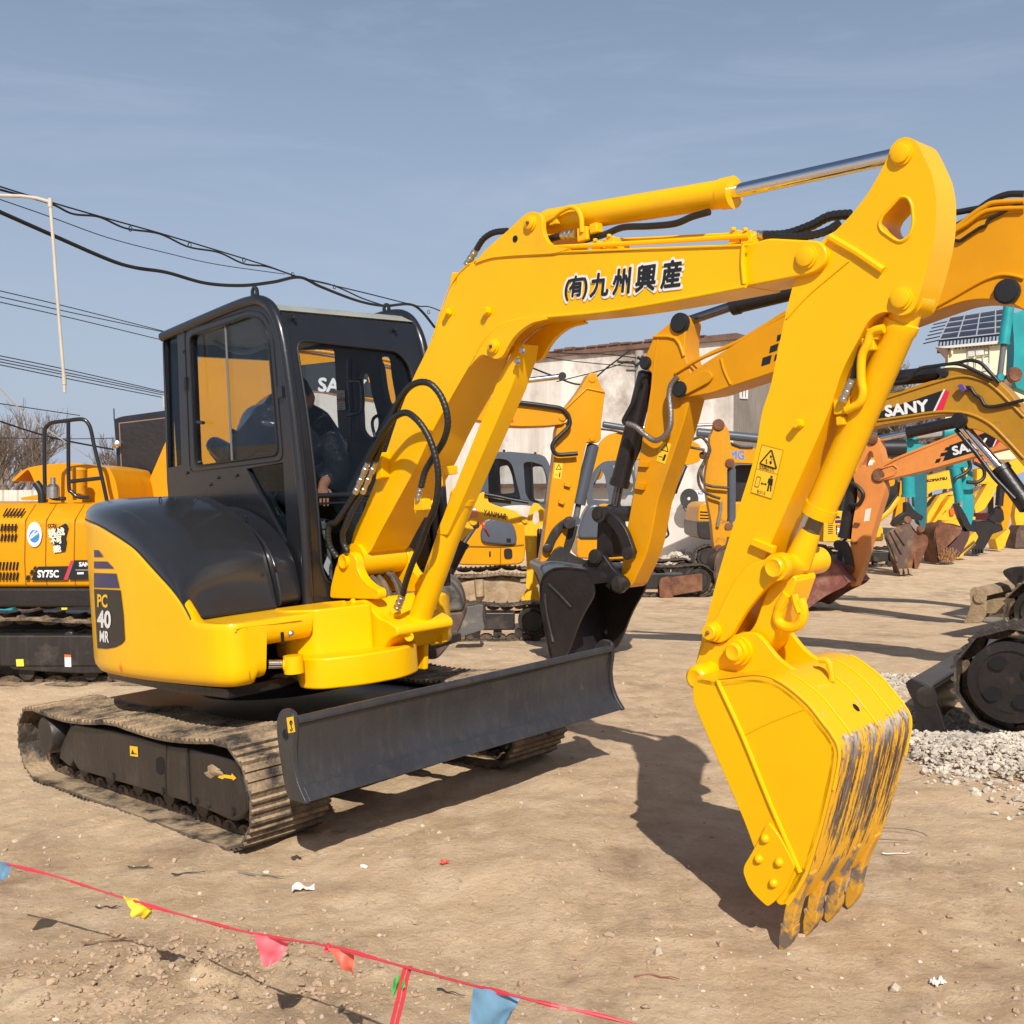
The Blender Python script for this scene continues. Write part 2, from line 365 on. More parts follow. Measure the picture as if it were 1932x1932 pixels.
# ---- stones
PEB=mat('pale_stone',(.50,.40,.30),.85,var=.45,vs=9,bump=.4,bs=30)
CLOD=mat('dirt_clod',(.43,.305,.20),.95,var=.2,vs=14,bump=.6,bs=40)
GRV=mat('pale_gravel',(.52,.455,.37),.85,var=.4,vs=6,bump=.35,bs=30)
def stone(b,P,r,rg):
    sx,sy,sz=r*rg.uniform(.7,1.3),r*rg.uniform(.6,1.1),r*rg.uniform(.4,.8)
    q=Matrix.Rotation(rg.uniform(0,6.3),3,'Z')@Matrix.Rotation(rg.uniform(-.6,.6),3,'X')
    vs=[]; 
    for (x,y,z) in ((0,0,1),(.8,.2,.5),(-.1,.85,.45),(-.8,.1,.55),(.1,-.8,.5),(.7,.6,-.3),(-.7,.7,-.35),(-.65,-.7,-.3),(.7,-.65,-.35),(0,0,-.9)):
        k=rg.uniform(.78,1.15); vs.append(P+q@Vector((x*sx*k,y*sy*k,z*sz*k)))
    b.add(vs,[(0,1,2),(0,2,3),(0,3,4),(0,4,1),(1,5,2),(2,5,6),(2,6,3),(3,6,7),(3,7,4),(4,7,8),(4,8,1),(1,8,5),(9,6,5),(9,7,6),(9,8,7),(9,5,8)])
rg=random.Random(3)
b=MB()
for i in range(1900):
    y_=3.0+8.5*rg.random()**1.7; x_=rg.uniform(-.55,.55)*y_*1.0
    if MF.loc(Vector((x_,y_,0)))[0]<1.25 and abs(MF.loc(Vector((x_,y_,0)))[1])<1.05: continue
    r=rg.choice([.003,.003,.004,.004,.005,.006,.008,.013])*rg.uniform(.7,1.2)
    stone(b,Vector((x_,y_,gz(x_,y_)+relief(x_,y_)+r*.15)),r,rg)
o=b.build('pebbles',PEB,flat=True); tag(o,'scattered pale pebbles lying on the dry dirt','pebbles',kind='stuff')
b=MB()
for i in range(2200):
    if rg.random()<.6: x_=rg.gauss(-.98,.36); y_=rg.gauss(3.36,.2)
    else: y_=3.0+6*rg.random()**1.5; x_=rg.uniform(-.5,.5)*y_
    if y_<3.0: continue
    q=MF.loc(Vector((x_,y_,0)))
    if q[0]<1.25 and abs(q[1])<1.05: continue
    r=rg.choice([.003,.004,.005,.007,.010,.014])*rg.uniform(.7,1.3)
    stone(b,Vector((x_,y_,gz(x_,y_)+relief(x_,y_)+r*.2)),r,rg)
o=b.build('dirt_clods',CLOD,flat=True); tag(o,'small crumbled clods of dry dirt on the bare ground','dirt clods',kind='stuff')
# gravel heap at the right edge, below the black machine
b=MB(); rg=random.Random(11)
c0=gnd((1900,1450)); 
def gh(x,y): return .10*math.exp(-(((x-c0.x-.35)/.75)**2+((y-c0.y-.25)/.5)**2))
for i in range(8500):
    x_=c0.x+.35+rg.gauss(0,.55); y_=c0.y+.35+rg.gauss(0,.42)
    P=Vector((x_,y_,gz(x_,y_)+gh(x_,y_)+rg.uniform(-.01,.015)))
    px=proj(P)
    if px[0]<1712+max(0,(px[1]-1440))*0.9+rg.uniform(0,22): continue
    if px[1]>1500+ (px[0]-1700)*.28+rg.uniform(-12,25): continue
    stone(b,P,rg.choice([.006,.008,.011,.015,.02,.027]),rg)
for i in range(2600):   # thinner spill behind the bucket
    p=(rg.gauss(1640,75),1272+abs(rg.gauss(0,48)))
    if p[0]<1500 or p[1]>1450: continue
    P=gnd(p); stone(b,P+Vector((0,0,.005)),rg.choice([.01,.014,.018]),rg)
o=b.build('gravel_heap',GRV,flat=True); tag(o,'spread heap of pale crushed stone beside the black tracks','gravel',kind='stuff')
# rubble by the warehouse wall
b=MB()
for i in range(420):
    p=(rg.gauss(1300,36),rg.gauss(1056,9))
    if p[1]<1040: continue
    P=gnd(p); stone(b,P+Vector((0,0,.06+.3*math.exp(-((p[0]-1290)/30)**2)*rg.random())),rg.choice([.06,.09,.14]),rg)
o=b.build('rubble',GRV,flat=True); tag(o,'heap of broken rubble at the foot of the warehouse wall','rubble',kind='stuff')
# ================================================================ the yellow mini excavator
EX=thing('mini_excavator',MF.O,'freshly painted yellow mini excavator with black cab and black dozer blade in the foreground','excavator','excavators parked in the yard')
def S3(z,s,l): return MF.side(pz(z,s),l)
def plate(z,s,l,th,name,m,par=None,bev=.004,r=0,holes=(),fr=MF,rn=4):
    """s: 'zoom pts;zoom pts' traced on the plane L=l, pushed along L by th"""
    P=[]
    for k in s.split(';'):
        zz,q=(k.strip().split(' ',1)) if k.strip()[0].isalpha() else (z,k)
        P+=pz(zz,q)
    P=fr.side(P,l)
    if r: P=rnd(P,r,rn)
    b=MB(); b.pr(P,fr.L*th,holes); return b.build(name,m,par or EX,bev=bev)
def pt(z,s,l,fr=MF): return fr.on(pz(z,s)[0],1,l)
def path(s,l,fr=MF,n=5):
    """'zoom x,y[,L] ...;zoom ...' smooth path, L per point or l"""
    P=[]
    for k in s.split(';'):
        zz,q=k.strip().split(' ',1)
        for t_ in q.split():
            c=t_.split(','); P.append(fr.on(pz(zz,c[0]+','+c[1])[0],1,float(c[2]) if len(c)>2 else l))
    return cat(P,n) if n else P
def hose(b,P,r,ring=0,seg=10):
    if not ring: b.tube(P,r,seg); return
    # resample, with raised spiral-guard ridges
    o=[P[0]]; acc=0
    for i in range(1,len(P)):
        a,c=P[i-1],P[i]; d=(c-a).length; t_=0
        while acc+(d-t_)>=ring/4:
            t_+=ring/4-acc; acc=0; o.append(a.lerp(c,t_/d))
        acc+=d-t_
    b.tube(o,[r*(1.0 if i%4 else .90) for i in range(len(o))],seg)
# ---- tracks
def belt(fr,a0,a1,l0,l1,rf,rr,top=None,n=40,th=.02,sag=.03,lift=0,grous=True):
    """closed chain of shoes; returns (shoes MB, chain MB)"""
    P=[]
    for i in range(13): g=-math.pi/2+math.pi*i/12; P.append((a1-rf+rf*math.cos(g),rf+rf*math.sin(g)+lift))
    m=14; ut0=2*rf+lift; ut1=2*rr+lift
    for i in range(1,m): s_=i/m; P.append((lerp(a1-rf,a0+rr,s_),lerp(ut0,ut1,s_)-sag*abs(math.sin(2*math.pi*s_))))
    for i in range(13): g=math.pi/2+math.pi*i/12; P.append((a0+rr+rr*math.cos(g),rr+rr*math.sin(g)+lift))
    for i in range(1,m): s_=i/m; P.append((lerp(a0+rr,a1-rf,s_),lift*(abs(s_-.5)*2)**3))
    L_=[0]
    for i in range(len(P)): q=P[(i+1)%len(P)]; L_.append(L_[-1]+math.hypot(q[0]-P[i][0],q[1]-P[i][1]))
    T=L_[-1]
    def at(s_):
        s_%=T
        for i in range(len(P)):
            if L_[i+1]>=s_:
                k=(s_-L_[i])/max(1e-9,L_[i+1]-L_[i]); a,c=P[i],P[(i+1)%len(P)]
                return (lerp(a[0],c[0],k),lerp(a[1],c[1],k))
        return P[0]
    b=MB(); c=MB(); pit=T/n; lc=(l0+l1)/2
    for i in range(n):
        A=at(i*pit+pit*.02); B=at(i*pit+pit*.99); dx,dy=B[0]-A[0],B[1]-A[1]; d=math.hypot(dx,dy); tx,ty=dx/d,dy/d; nx_,ny_=ty,-tx
        j=lambda: random.uniform(-.0015,.0015)
        def q(s_,h): return (A[0]+tx*s_+nx_*h,A[1]+ty*s_+ny_*h)
        pr=[q(0,-th*.6),q(d,-th*.6),q(d+.004,0.0),q(d*.9,0),q(d*.86,th*.75),q(d*.78,th*.75),q(d*.74,0),q(d*.56,0),q(d*.52,th*.7),q(d*.44,th*.7),q(d*.4,0),q(d*.2,0),q(d*.15,th*.8),q(d*.06,th*.8),q(0,th*.1)] if grous else [q(0,-th*.6),q(d,-th*.6),q(d,0),q(d*.6,0),q(d*.5,th),q(d*.4,0),q(0,0)]
        e0,e1=l0+j(),l1+j()
        b.pr([fr.w(x,e0,y) for x,y in pr],fr.L*(e1-e0))
        for s2 in (-1,1):
            lk=[q(-d*.1,-th*.6),q(d*.15,-th*.6-.035),q(d*.4,-th*.6-.05),q(d*.7,-th*.6-.05),q(d*.95,-th*.6-.035),q(d*1.1,-th*.6)]
            c.pr([fr.w(x,lc+s2*.055-.012,y) for x,y in lk],fr.L*.024)
        c.cyl(fr.w(*(lambda p:(p[0],lc-.075,p[1]))(q(d*.5,-th*.6-.025))),fr.w(*(lambda p:(p[0],lc+.075,p[1]))(q(d*.5,-th*.6-.025))),.013,seg=8)
    return b,c
def rollers(fr,aa,l,u,r,wd):
    b=MB()
    for a in aa: b.rings(fr.w(a,l-wd/2,u),fr.L,[(0,r*.5),(0,r),(wd*.25,r),(wd*.3,r*.8),(wd*.7,r*.8),(wd*.75,r),(wd,r),(wd,r*.5)],18)
    return b
for s_,l0,l1 in ((-1,-.98,-.58),(1,.58,.98)):
    b,c=belt(MF,-1.27,1.27,l0,l1,.235,.205,n=42,th=.018,sag=.035)
    tr=b.build('track_shoes',TRK,EX,flat=True); c.build('track_chain',CHN,EX,ang=30)
    lc=(l0+l1)/2
    rollers(MF,[-.62,-.3,.02,.34,.66],lc,.115,.06,.2).each('track_roller',BLKD,EX)
    b=MB(); b.rings(MF.w(1.03,lc-.06,.245),MF.L,[(0,.1),(0,.17),(.03,.175),(.05,.15),(.07,.15),(.09,.175),(.12,.17),(.12,.1)],28); b.build('idler_wheel',BLKD,EX)
    b=MB(); 
    for k in range(21):
        g=2*math.pi*k/21
        b.pr([MF.w(-1.035+r_*math.cos(g+dg),lc-.015,.235+r_*math.sin(g+dg)) for r_,dg in ((.12,-.1),(.175,-.05),(.175,.05),(.12,.1))],MF.L*.03)
    b.rings(MF.w(-1.035,lc-.02,.235),MF.L,[(0,.05),(0,.14),(.04,.14),(.04,.05)],24); b.build('sprocket',CHN,EX)
# frame of the near track
fn=plate('B','400,930 430,912 700,958 960,1035 1085,1048 1385,1128 1425,1300 1440,1410 1400,1460 1350,1482 1230,1425 1100,1372 450,1180 420,1120',-.935,.17,'track_frame',BLKD,bev=.012,r=.03)
plate('B','345,1110 350,1050 405,930 420,925 420,1130 405,1160',-.925,.03,'motor_bracket',BLKD,bev=.005)
b=MB(); b.box(MF,-.8,.95,-.75,-.62,.17,.40); b.build('track_frame_core',BLKD,EX,bev=.01)
b=MB(); b.box(MF,-.9,1.1,.62,.9,.13,.38); b.build('track_frame',BLKD,EX,bev=.02)
# plate seams, bolts, hand hole on the frame
b=MB(); b.tube(path('B 1085,1050 1090,1200 1100,1370',-.937,n=2),.008,8); b.tube(path('B 965,1040 958,1200 965,1330',-.936,n=2),.003,6); b.each('weld_seam',BLKD,fn)
b=MB()
for q in ('660,1215','950,1300','1140,1360','1215,1375','1355,1420','150,1010'): b.rings(pt('B',q,-.93),-MF.L,[(0,.018),(.012,.018),(.016,.01)],8)
b.each('bolt',BLKD,fn)
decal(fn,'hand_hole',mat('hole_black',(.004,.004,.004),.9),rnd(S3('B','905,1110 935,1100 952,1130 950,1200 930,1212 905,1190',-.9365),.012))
decal(fn,'warning_sticker',DYEL,S3('B','752,1038 798,1044 800,1103 754,1096',-.9372))
decal(fn,'sticker_mark',BLKT,S3('B','760,1082 768,1058 776,1080 794,1084 794,1087 760,1087',-.938))
decal(fn,'direction_arrow',DYEL,S3('B','1262,1222 1280,1198 1298,1204 1340,1210 1344,1198 1370,1225 1350,1240 1348,1232 1300,1224 1290,1232',-.9372))
b=MB(); b.grid(lambda s_,t_: (lambda g,rr: fn and MF.on((lambda c:(c[0],c[1]))(pz('B',f'{1240+48*rr*math.cos(g)*(1+.3*math.sin(5*g))},{1190+34*rr*math.sin(g)*(1+.4*math.sin(3*g+1))}')[0]),1,-.938-.012*(1-rr)))(2*math.pi*s_,t_),18,5); b.build('dried_mud',TAN,fn)
# final drive
P=pt('B','262,975',-.955)
b=MB(); b.rings(P,MF.L,[(0,.02),(0,.098),(.012,.105),(.10,.112),(.11,.125),(.2,.13),(.2,.05)],40); dm=b.build('drive_motor',BLKD,EX)
# centre frame, slew ring, blade arms
b=MB(); b.box(MF,-1.0,.85,-.56,.56,.2,.40); b.pr([MF.w(a,l_,.26) for a,l_ in ((.5,-.5),(1.0,-.62),(1.0,.62),(.5,.5))],MF.U*.12); b.build('centre_frame',BLKD,EX,bev=.02)
b=MB(); b.rings(MF.w(0,0,.46),MF.U,[(0,.2),(0,.43),(.05,.44),(.09,.42),(.1,.47),(.17,.47),(.17,.2)],48); b.build('slew_ring',BLKB,EX)
# ---- dozer blade
bu=lambda u: .305+(u-.292)*.899
prof=[(1.655,.30),(1.612,.36),(1.592,.44),(1.592,.52),(1.61,.60),(1.628,.645)]
pc=cat([Vector((p[0],bu(p[1]))) for p in prof],5)
bl=MB(); bl.pr([MF.w(p.x,-.965,p.y) for p in pc]+[MF.w(p.x-.025,-.965,p.y) for p in reversed(pc)],MF.L*1.93); blade=bl.build('dozer_blade',BLDE,EX,ang=30)
b=MB(); b.tube([MF.w(1.617,-.965,bu(.642)),MF.w(1.617,.965,bu(.642))],.019,12); b.build('blade_top_rail',BLDE,blade)
b=MB(); b.pr([MF.w(1.676,-.965,.309),MF.w(1.661,-.965,.305),MF.w(1.622,-.965,bu(.352)),MF.w(1.634,-.965,bu(.358))],MF.L*1.93); b.build('cutting_edge',BLDE,blade,bev=.002)
for l_,nm in ((-.985,'end_plate'),(.965,'end_plate')):
    e=[(1.500,.60),(1.515,.655),(1.552,.692),(1.60,.690),(1.630,.672),(1.628,.60),(1.606,.52),(1.608,.43),(1.632,.36),(1.682,.288),(1.56,.29),(1.535,.33),(1.515,.44),(1.505,.52)]
    b=MB(); b.pr(rnd([MF.w(a,l_,bu(u)) for a,u in e],.02),MF.L*.022); ep=b.build(nm,BLDE,blade,bev=.003)
decal(blade,'lifting_point_sticker',DYEL,S3('D','143,1578 193,1568 208,1680 157,1690',-.9868))
b=MB(); b.tube(path('D 172,1600 168,1615 176,1628 184,1615 178,1600',-.988,n=4),.0022,6); b.tube(path('D 176,1628 180,1650 186,1662 178,1672 170,1662',-.988,n=4),.0022,6); b.tube(path('D 174,1597 175,1612',-.988,n=2),.003,6); b.build('hook_symbol',BLKT,blade)
b=MB(); P=pt('D','133,1700',-.9865); b.tube([P+(MF.F*math.cos(g)*.014+MF.U*math.sin(g)*.02) for g in [k*math.pi/8 for k in range(16)]],.0035,6,closed=True); b.build('eye_ring',BLKP,blade)
decal(blade,'eye_hole',MATS['hole_black'],[P-MF.L*.001+(MF.F*math.cos(k*math.pi/8)*.012+MF.U*math.sin(k*math.pi/8)*.018) for k in range(16)])
for l_ in (-.36,.36):
    b=MB(); b.pr([MF.w(1.555,l_-.04,.33),MF.w(1.56,l_-.04,.50),MF.w(1.3,l_-.04,.40),MF.w(.6,l_-.04,.36),MF.w(.6,l_-.04,.24),MF.w(1.3,l_-.04,.27)],MF.L*.08); b.build('blade_arm',BLKD,EX,bev=.012)
b=MB(); b.cyl(MF.w(.7,0,.38),MF.w(1.25,0,.44),.045); b.build('blade_cylinder',BLKD,EX); b=MB(); b.cyl(MF.w(1.25,0,.44),MF.w(1.58,0,.48),.024); b.build('blade_cylinder_rod',CHR,EX)
# ---- house: yellow side shell following a rounded plan
plan=cat([Vector(p) for p in ((-.99,.25),(-.99,0),(-.93,-.33),(-.79,-.60),(-.56,-.80),(-.25,-.915),(.1,-.955),(.5,-.955),(.85,-.93),(.97,-.895),(1.015,-.84),(1.02,-.74),(1.015,-.62),(1.01,-.45))],8)
def planL(F):
    for i in range(len(plan)-1):
        a,c=plan[i],plan[i+1]
        if a.x<=F<=c.x and c.x>a.x and F<.99: return lerp(a.y,c.y,(F-a.x)/(c.x-a.x))
    return -.84
UT=[(-.50,1.46),(-.126,1.431),(.016,1.394),(.302,1.314),(.463,1.215),(.62,1.128),(.706,1.062),(.775,.985),(.83,.965),(1.1,.955)]
def Ut(F):
    if F<UT[0][0]: return UT[0][1]
    for (a,c),(d,e) in zip(UT,UT[1:]):
        if a<=F<=d: return lerp(c,e,(F-a)/(d-a))
    return UT[-1][1]
def inward(i):
    a=plan[max(0,i-1)]; c=plan[min(len(plan)-1,i+1)]; t_=(c-a).normalized(); return Vector((-t_.y,t_.x))
sh=MB(); rows=[]
for i,p in enumerate(plan):
    n_=inward(i); rear=sstep(-.46,-.54,-(-p.x)) if False else (1 if p.x<-.47 else 0)
    onf=p.x>1.0 and p.y>-.70
    ub=.655+.02*(p.x) if not onf else .84
    if p.x>1.0 and p.y>-.76 and not onf: ub=.70
    top=Ut(p.x)
    col=[(ub,.055),(ub+.012,.022),(ub+.04,.004),(ub+.07,0)]
    for k in range(1,9): col.append((lerp(ub+.07,top-.03,k/8),0))
    if rear: col+=[(top+.02,.012),(top+.05,.035),(top+.075,.075),(top+.085,.14),(top+.09,.4)]
    else: col+=[(top-.012,.001),(top,.006),(top+.001,.02),(top+.0,.05),(top-.01,.06)]
    rows.append([MF.w(p.x+n_.x*d,p.y+n_.y*d,u) for u,d in col])
nv=len(rows[0]); sh.grid(lambda s_,t_: rows[round(s_*(len(rows)-1))][round(t_*(nv-1))],len(rows),nv)
shell=sh.build('side_cover',YEL,EX,ang=50)
# sill in front of the hood, with the front-right deck
b=MB(); b.pr([MF.w(a,l_,.925) for a,l_ in ((.66,-.90),(.83,-.91),(.95,-.88),(1.0,-.83),(.995,-.44),(.90,-.40),(.72,-.36),(.62,-.40))],MF.U*.036); b.build('front_sill',YEL,EX,bev=.01)
b=MB(); b.pr([MF.w(a,l_,.62) for a,l_ in ((-.93,0),(-.88,-.32),(-.75,-.57),(-.53,-.76),(-.25,-.87),(.5,-.9),(.92,-.86),(.93,-.6),(.78,-.3),(.78,.3),(.6,.85),(-.2,.93),(-.7,.66))],MF.U*.05); b.build('revolving_frame',BLKB,EX,bev=.01)
# panel seam, lock, slot on the front corner
b=MB(); b.tube([MF.w(1.0185,-.80,u) for u in (.70,.94)],.0022,6); b.build('panel_seam',mat('seam_brown',(.25,.11,.004),.6),shell)  # thin dark brown line along the joint between panels
b=MB(); P=MF.on(pz('D','178,970')[0],0,1.016); b.rings(P,MF.F,[(0,.016),(.006,.016),(.012,.01),(.014,.002)],16); b.build('lock',STL,shell)
P=MF.on(pz('D','115,1000')[0],0,1.016); decal(shell,'slot',MATS['hole_black'],rnd([P+MF.L*a+MF.U*c for a,c in ((-.009,-.028),(.009,-.028),(.009,.028),(-.009,.028))],.009))
b=MB(); b.tube(path('B 1365,372 1400,352 1600,325 1740,308',0,n=1) and [MF.on(q,0,1.017) for q in pz('B','1365,378 1368,362 1400,352 1600,328 1745,308')],.004,8); b.build('pressed_ridge',YEL,shell)
# ---- black hood over the right front
def curve(tab,t_):
    x=t_*(len(tab)-1); i=min(len(tab)-2,int(x)); k=x-i; return (lerp(tab[i][0],tab[i+1][0],k),lerp(tab[i][1],tab[i+1][1],k))
outer=[(p.x,p.y) for p in cat([Vector(q) for q in ((-.50,1.46),(-.30,1.45),(-.10,1.425),(.06,1.388),(.20,1.348),(.33,1.30),(.44,1.238),(.54,1.178),(.63,1.122),(.70,1.068),(.745,1.02),(.775,.980))],4)]
inner=[(p.x,p.y) for p in cat([Vector(q) for q in ((-.50,1.558),(-.30,1.555),(-.08,1.548),(.08,1.530),(.22,1.488),(.34,1.436),(.44,1.376),(.52,1.312),(.575,1.24),(.61,1.15),(.64,1.05),(.66,.968))],4)]
def hood(s_,t_):
    a=curve(outer,s_); c=curve(inner,s_); O=Vector((a[0],planL(a[0])+.004,a[1]))
    I=Vector((c[0],-.41,c[1])); k=1-.75*sstep(.82,1,s_)
    C1=O+Vector((-.0,.0,.95*(c[1]-a[1])*k)) ; C1.x=lerp(O.x,I.x,.35)
    C2=Vector((lerp(O.x,I.x,.9),lerp(O.y,-.72,k),c[1]+.012*k))
    t_=t_**1.25; v=O*(1-t_)**3+C1*(3*t_*(1-t_)**2)+C2*(3*t_*t_*(1-t_))+I*t_**3
    return MF.w(*v)
b=MB(); b.grid(hood,45,22); hd=b.build('hood',BLKH,EX,ang=60)
b=MB(); b.tube([hood(s_/40,0) for s_ in range(41)]+[hood(1,t_/10) for t_ in range(11)],.0045,6); b.build('hood_seal',RUB,hd)
b=MB(); P=hood(.28,.72); b.tube([P+MF.F*math.cos(g)*.012+MF.U*(math.sin(g)*.022) for g in [math.pi*k/10 for k in range(11)]],.003,6); b.build('lifting_loop',BLKP,hd)
b=MB(); b.pr(rnd([MF.w(a,-.405,u) for a,u in ((-.45,1.50),(.18,1.475),(.40,1.40),(.55,1.31),(.645,1.20),(.70,.965),(-.45,.965))],.08,6),MF.L*.13); b.build('fender',BLKP,EX,bev=.012)
b=MB(); 
for q in ('1430,1450','1600,1745'): b.rings(MF.on(pz('A',q)[0],1,-.407),-MF.L,[(0,.010),(.008,.010),(.011,.003)],8)
b.each('fender_bolt',BLKP,EX)
# rear filler and left side of the house
b=MB(); b.pr([MF.w(a,l_,.66) for a,l_ in ((-.94,.02),(-.88,-.30),(-.74,-.55),(-.5,-.75),(-.45,-.4),(-.45,.3),(-.75,.6),(-.92,.3))],MF.U*.87); b.build('rear_cover',YEL,EX,bev=.03)
b=MB(); b.pr([MF.w(a,l_,.64) for a,l_ in ((.70,.36),(.72,.60),(.66,.72),(.30,.92),(-.3,.93),(-.7,.68),(-.7,.3))],MF.U*.29); lc_=b.build('left_cover',YEL,EX,bev=.025)
for i in range(6):
    decal(lc_,'vent_slot',MATS['hole_black'],[MF.w(.7225,.40+a+.004*i,.80-i*.014+c) for a,c in ((0,0),(.05,.002),(.05,.008),(0,.006))])
# decals on the curved tail
def oncurve(p,off=.0025):
    best=None
    for i in range(10,len(plan)-1):
        if plan[i].x>.3: break
        for k in range(16):
            q=plan[i].lerp(plan[i+1],k/16); n_=inward(i)
            W_=MF.w(q.x,q.y,0); nn=(MF.F*n_.x+MF.L*n_.y)
            r=ray(p); den=r.dot(nn)
            if den<=1e-3: continue
            T_=(W_-CAMP).dot(nn)/den; P=CAMP+r*T_; a,l_,u=MF.loc(P); e=math.hypot(a-q.x,l_-q.y)
            if best is None or e<best[0]: best=(e,P-nn*off)
    return best[1]
def cdecal(name,m,z,s,n=5):
    P=pz(z,s); o=[]
    for i in range(len(P)):
        for k in range(n): o.append((lerp(P[i][0],P[(i+1)%len(P)][0],k/n),lerp(P[i][1],P[(i+1)%len(P)][1],k/n)))
    c=(sum(p[0] for p in o)/len(o),sum(p[1] for p in o)/len(o)); b=MB()
    q=len(o); RG=7; vs=[oncurve((lerp(p[0],c[0],k/RG),lerp(p[1],c[1],k/RG)),.003) for k in range(RG) for p in o]
    b.add(vs+[oncurve(c,.003)],[(k*q+i,k*q+(i+1)%q,(k+1)*q+(i+1)%q,(k+1)*q+i) for k in range(RG-1) for i in range(q)]+[((RG-1)*q+i,(RG-1)*q+(i+1)%q,RG*q) for i in range(q)])
    return b.build(name,m,shell,flat=False,rec=False,ang=60)
cdecal('stripe',NAVY,'O','1095,-195 1150,-190 1205,-115 1098,-112'); cdecal('stripe',NAVY,'O','1095,-62 1248,-62 1330,68 1096,62' if False else '1095,-62 1250,-60 1330,22 1095,18')
cdecal('stripe',NAVY,'O','1095,72 1355,80 1395,248 1095,240'); cdecal('model_panel',BLKT,'O','1095,258 1405,272 1440,560 1455,850 1420,895 1340,935 1240,952 1135,942')
def cmap(x0,y0,x1,y1,yb0,yb1,off=.0055):
    def f(a,d):
        x=lerp(x0,x1,a); y=lerp(lerp(yb0,yb1,a),lerp(y0,y1,a),d); return oncurve(pz('O',f'{x},{y}')[0],off)
    return f
text('PC',None,(1,0,0),(0,1,0),1,1,DYEL,shell,'model_letters',bold=.03,mapf=cmap(1140,315,1258,320,468,475))
text('40',None,(1,0,0),(0,1,0),1,1,WHT,shell,'model_number',bold=.035,mapf=cmap(1138,500,1298,508,702,720))
text('MR',None,(1,0,0),(0,1,0),1,1,WHT,shell,'model_letters',bold=.03,mapf=cmap(1168,738,1275,748,868,880))
P0=oncurve(pz('O','1402,1175')[0])
b=MB(); 
for v_ in (MF.U,MF.F*.9-MF.L*.25): b.tube([P0-v_.normalized()*.026,P0+v_.normalized()*.026],.0012,4)
b.tube([P0+MF.F*.011*math.cos(k*math.pi/8)+MF.U*.011*math.sin(k*math.pi/8) for k in range(16)],.0012,4,closed=True); b.build('centre_mark',ORD,shell)
# ---------------------------------------------------------------- cab
def h2(z,s,l,fr=MF): return rnd(fr.side(pz(z,s),l),.05,5)
cabo=[(-.60,2.44),(-.587,2.492),(.33,2.53),(.44,2.52),(.53,2.475),(.59,2.40),(.628,2.29),(.675,1.96),(.71,1.49),(.695,.965),(.0,.965),(-.64,1.20),(-.655,1.65)]
CB=thing('x',MF.O,None,None) if False else EX
lo=[MF.w(a,-.262,u) for a,u in cabo]
hw=rnd(S3('A','1098,400 1440,285 1500,300 1535,350 1555,430 1612,1092 1130,1158',-.262),.05,5)
hl=S3('A','1428,1172 1640,1135 1664,1590 1655,1600',-.262); hr=S3('A','955,400 1026,384 1052,1150 974,1166',-.262)
b=MB(); b.pr(lo,MF.L*.045,[hw,hl,hr]); cabn=b.build('cab_side_frame',BLKP,EX,bev=.004)
def pane(name,m,z,s,l,par,th=.004):
    b=MB(); b.pr(MF.side(pz(z,s),l),MF.L*th); return b.build(name,m,par,flat=True)
pane('window_pane',GLS,'A','1095,398 1440,282 1500,297 1537,350 1558,430 1614,1095 1128,1160',-.245,cabn)
pane('window_pane',GLST,'A','1290,345 1440,282 1500,297 1537,350 1558,430 1614,1095 1352,1130',-.238,cabn)
pane('quarter_pane',GLSD,'A','952,397 1028,382 1054,1152 972,1168',-.245,cabn)
pane('lower_pane',GLSD,'A','1426,1170 1642,1133 1666,1600',-.245,cabn)
b=MB(); b.tube(path('A 1306,340 1345,1125',-.252,n=1),.006,8); b.build('sliding_window_edge',GREY,cabn)
b=MB(); q=rnd(S3('A','1098,400 1440,285 1500,300 1535,350 1555,430 1612,1092 1130,1158',-.264),.05,5); b.tube(q,.006,6,closed=True)
q=rnd(S3('A','1068,370 1445,248 1520,268 1560,330 1582,430 1640,1122 1100,1190',-.264),.05,5); b.tube(q,.003,6,closed=True); b.build('window_seal',RUB,cabn)
b=MB()
for q in ('1068,375','1066,490','1085,1195','1220,1262','1372,1210','1265,1222'): b.rings(pt('A',q,-.264),-MF.L,[(0,.009),(.008,.009),(.010,.003)],8)
P=pt('A','1620,725',-.285); b.pr([P+MF.F*a+MF.U*c for a,c in ((-.02,-.03),(.02,-.03),(.02,.03),(-.02,.03))],MF.L*.01); b.each('cab_fitting',BLKP,cabn,bev=.002)
b=MB(); b.tube(path('A 1072,640 1072,720',-.27,n=1),.008,8); b.tube(path('A 1145,900 1180,905',-.27,n=1),.01,8); b.each('window_latch',BLKP,cabn)
pil=[(-.60,2.488),(-.2,2.512),(.2,2.533),(.36,2.533),(.46,2.518),(.535,2.478),(.588,2.41),(.622,2.33),(.648,2.20),(.675,1.98),(.695,1.75),(.71,1.49),(.71,1.2),(.70,.965)]
for l_ in (-.255,.665):
    b=MB(); b.tube(cat([MF.w(a,l_,u) for a,u in pil],5),.029,14); b.build('cab_pillar',BLKP,EX,ang=60)
def FfU(u):
    t_=[(.96,.70),(1.49,.712),(1.75,.70),(1.98,.68),(2.2,.65),(2.33,.63),(2.45,.60)]
    if u<=t_[0][0]: return t_[0][1]
    for (a,c),(d,e) in zip(t_,t_[1:]):
        if a<=u<=d: return lerp(c,e,(u-a)/(d-a))
    return .6
def FP(l_,u,o=0): return MF.w(FfU(u)+o,l_,u)
def loopLU(pts,n=6,r=.05):
    P=rnd([Vector(p) for p in pts],r,5); o=[]
    for i in range(len(P)):
        a,c=P[i],P[(i+1)%len(P)]; m=max(1,int((c-a).length/.12))
        for k in range(m): o.append(a.lerp(c,k/m))
    return [FP(p.x,p.y) for p in o]
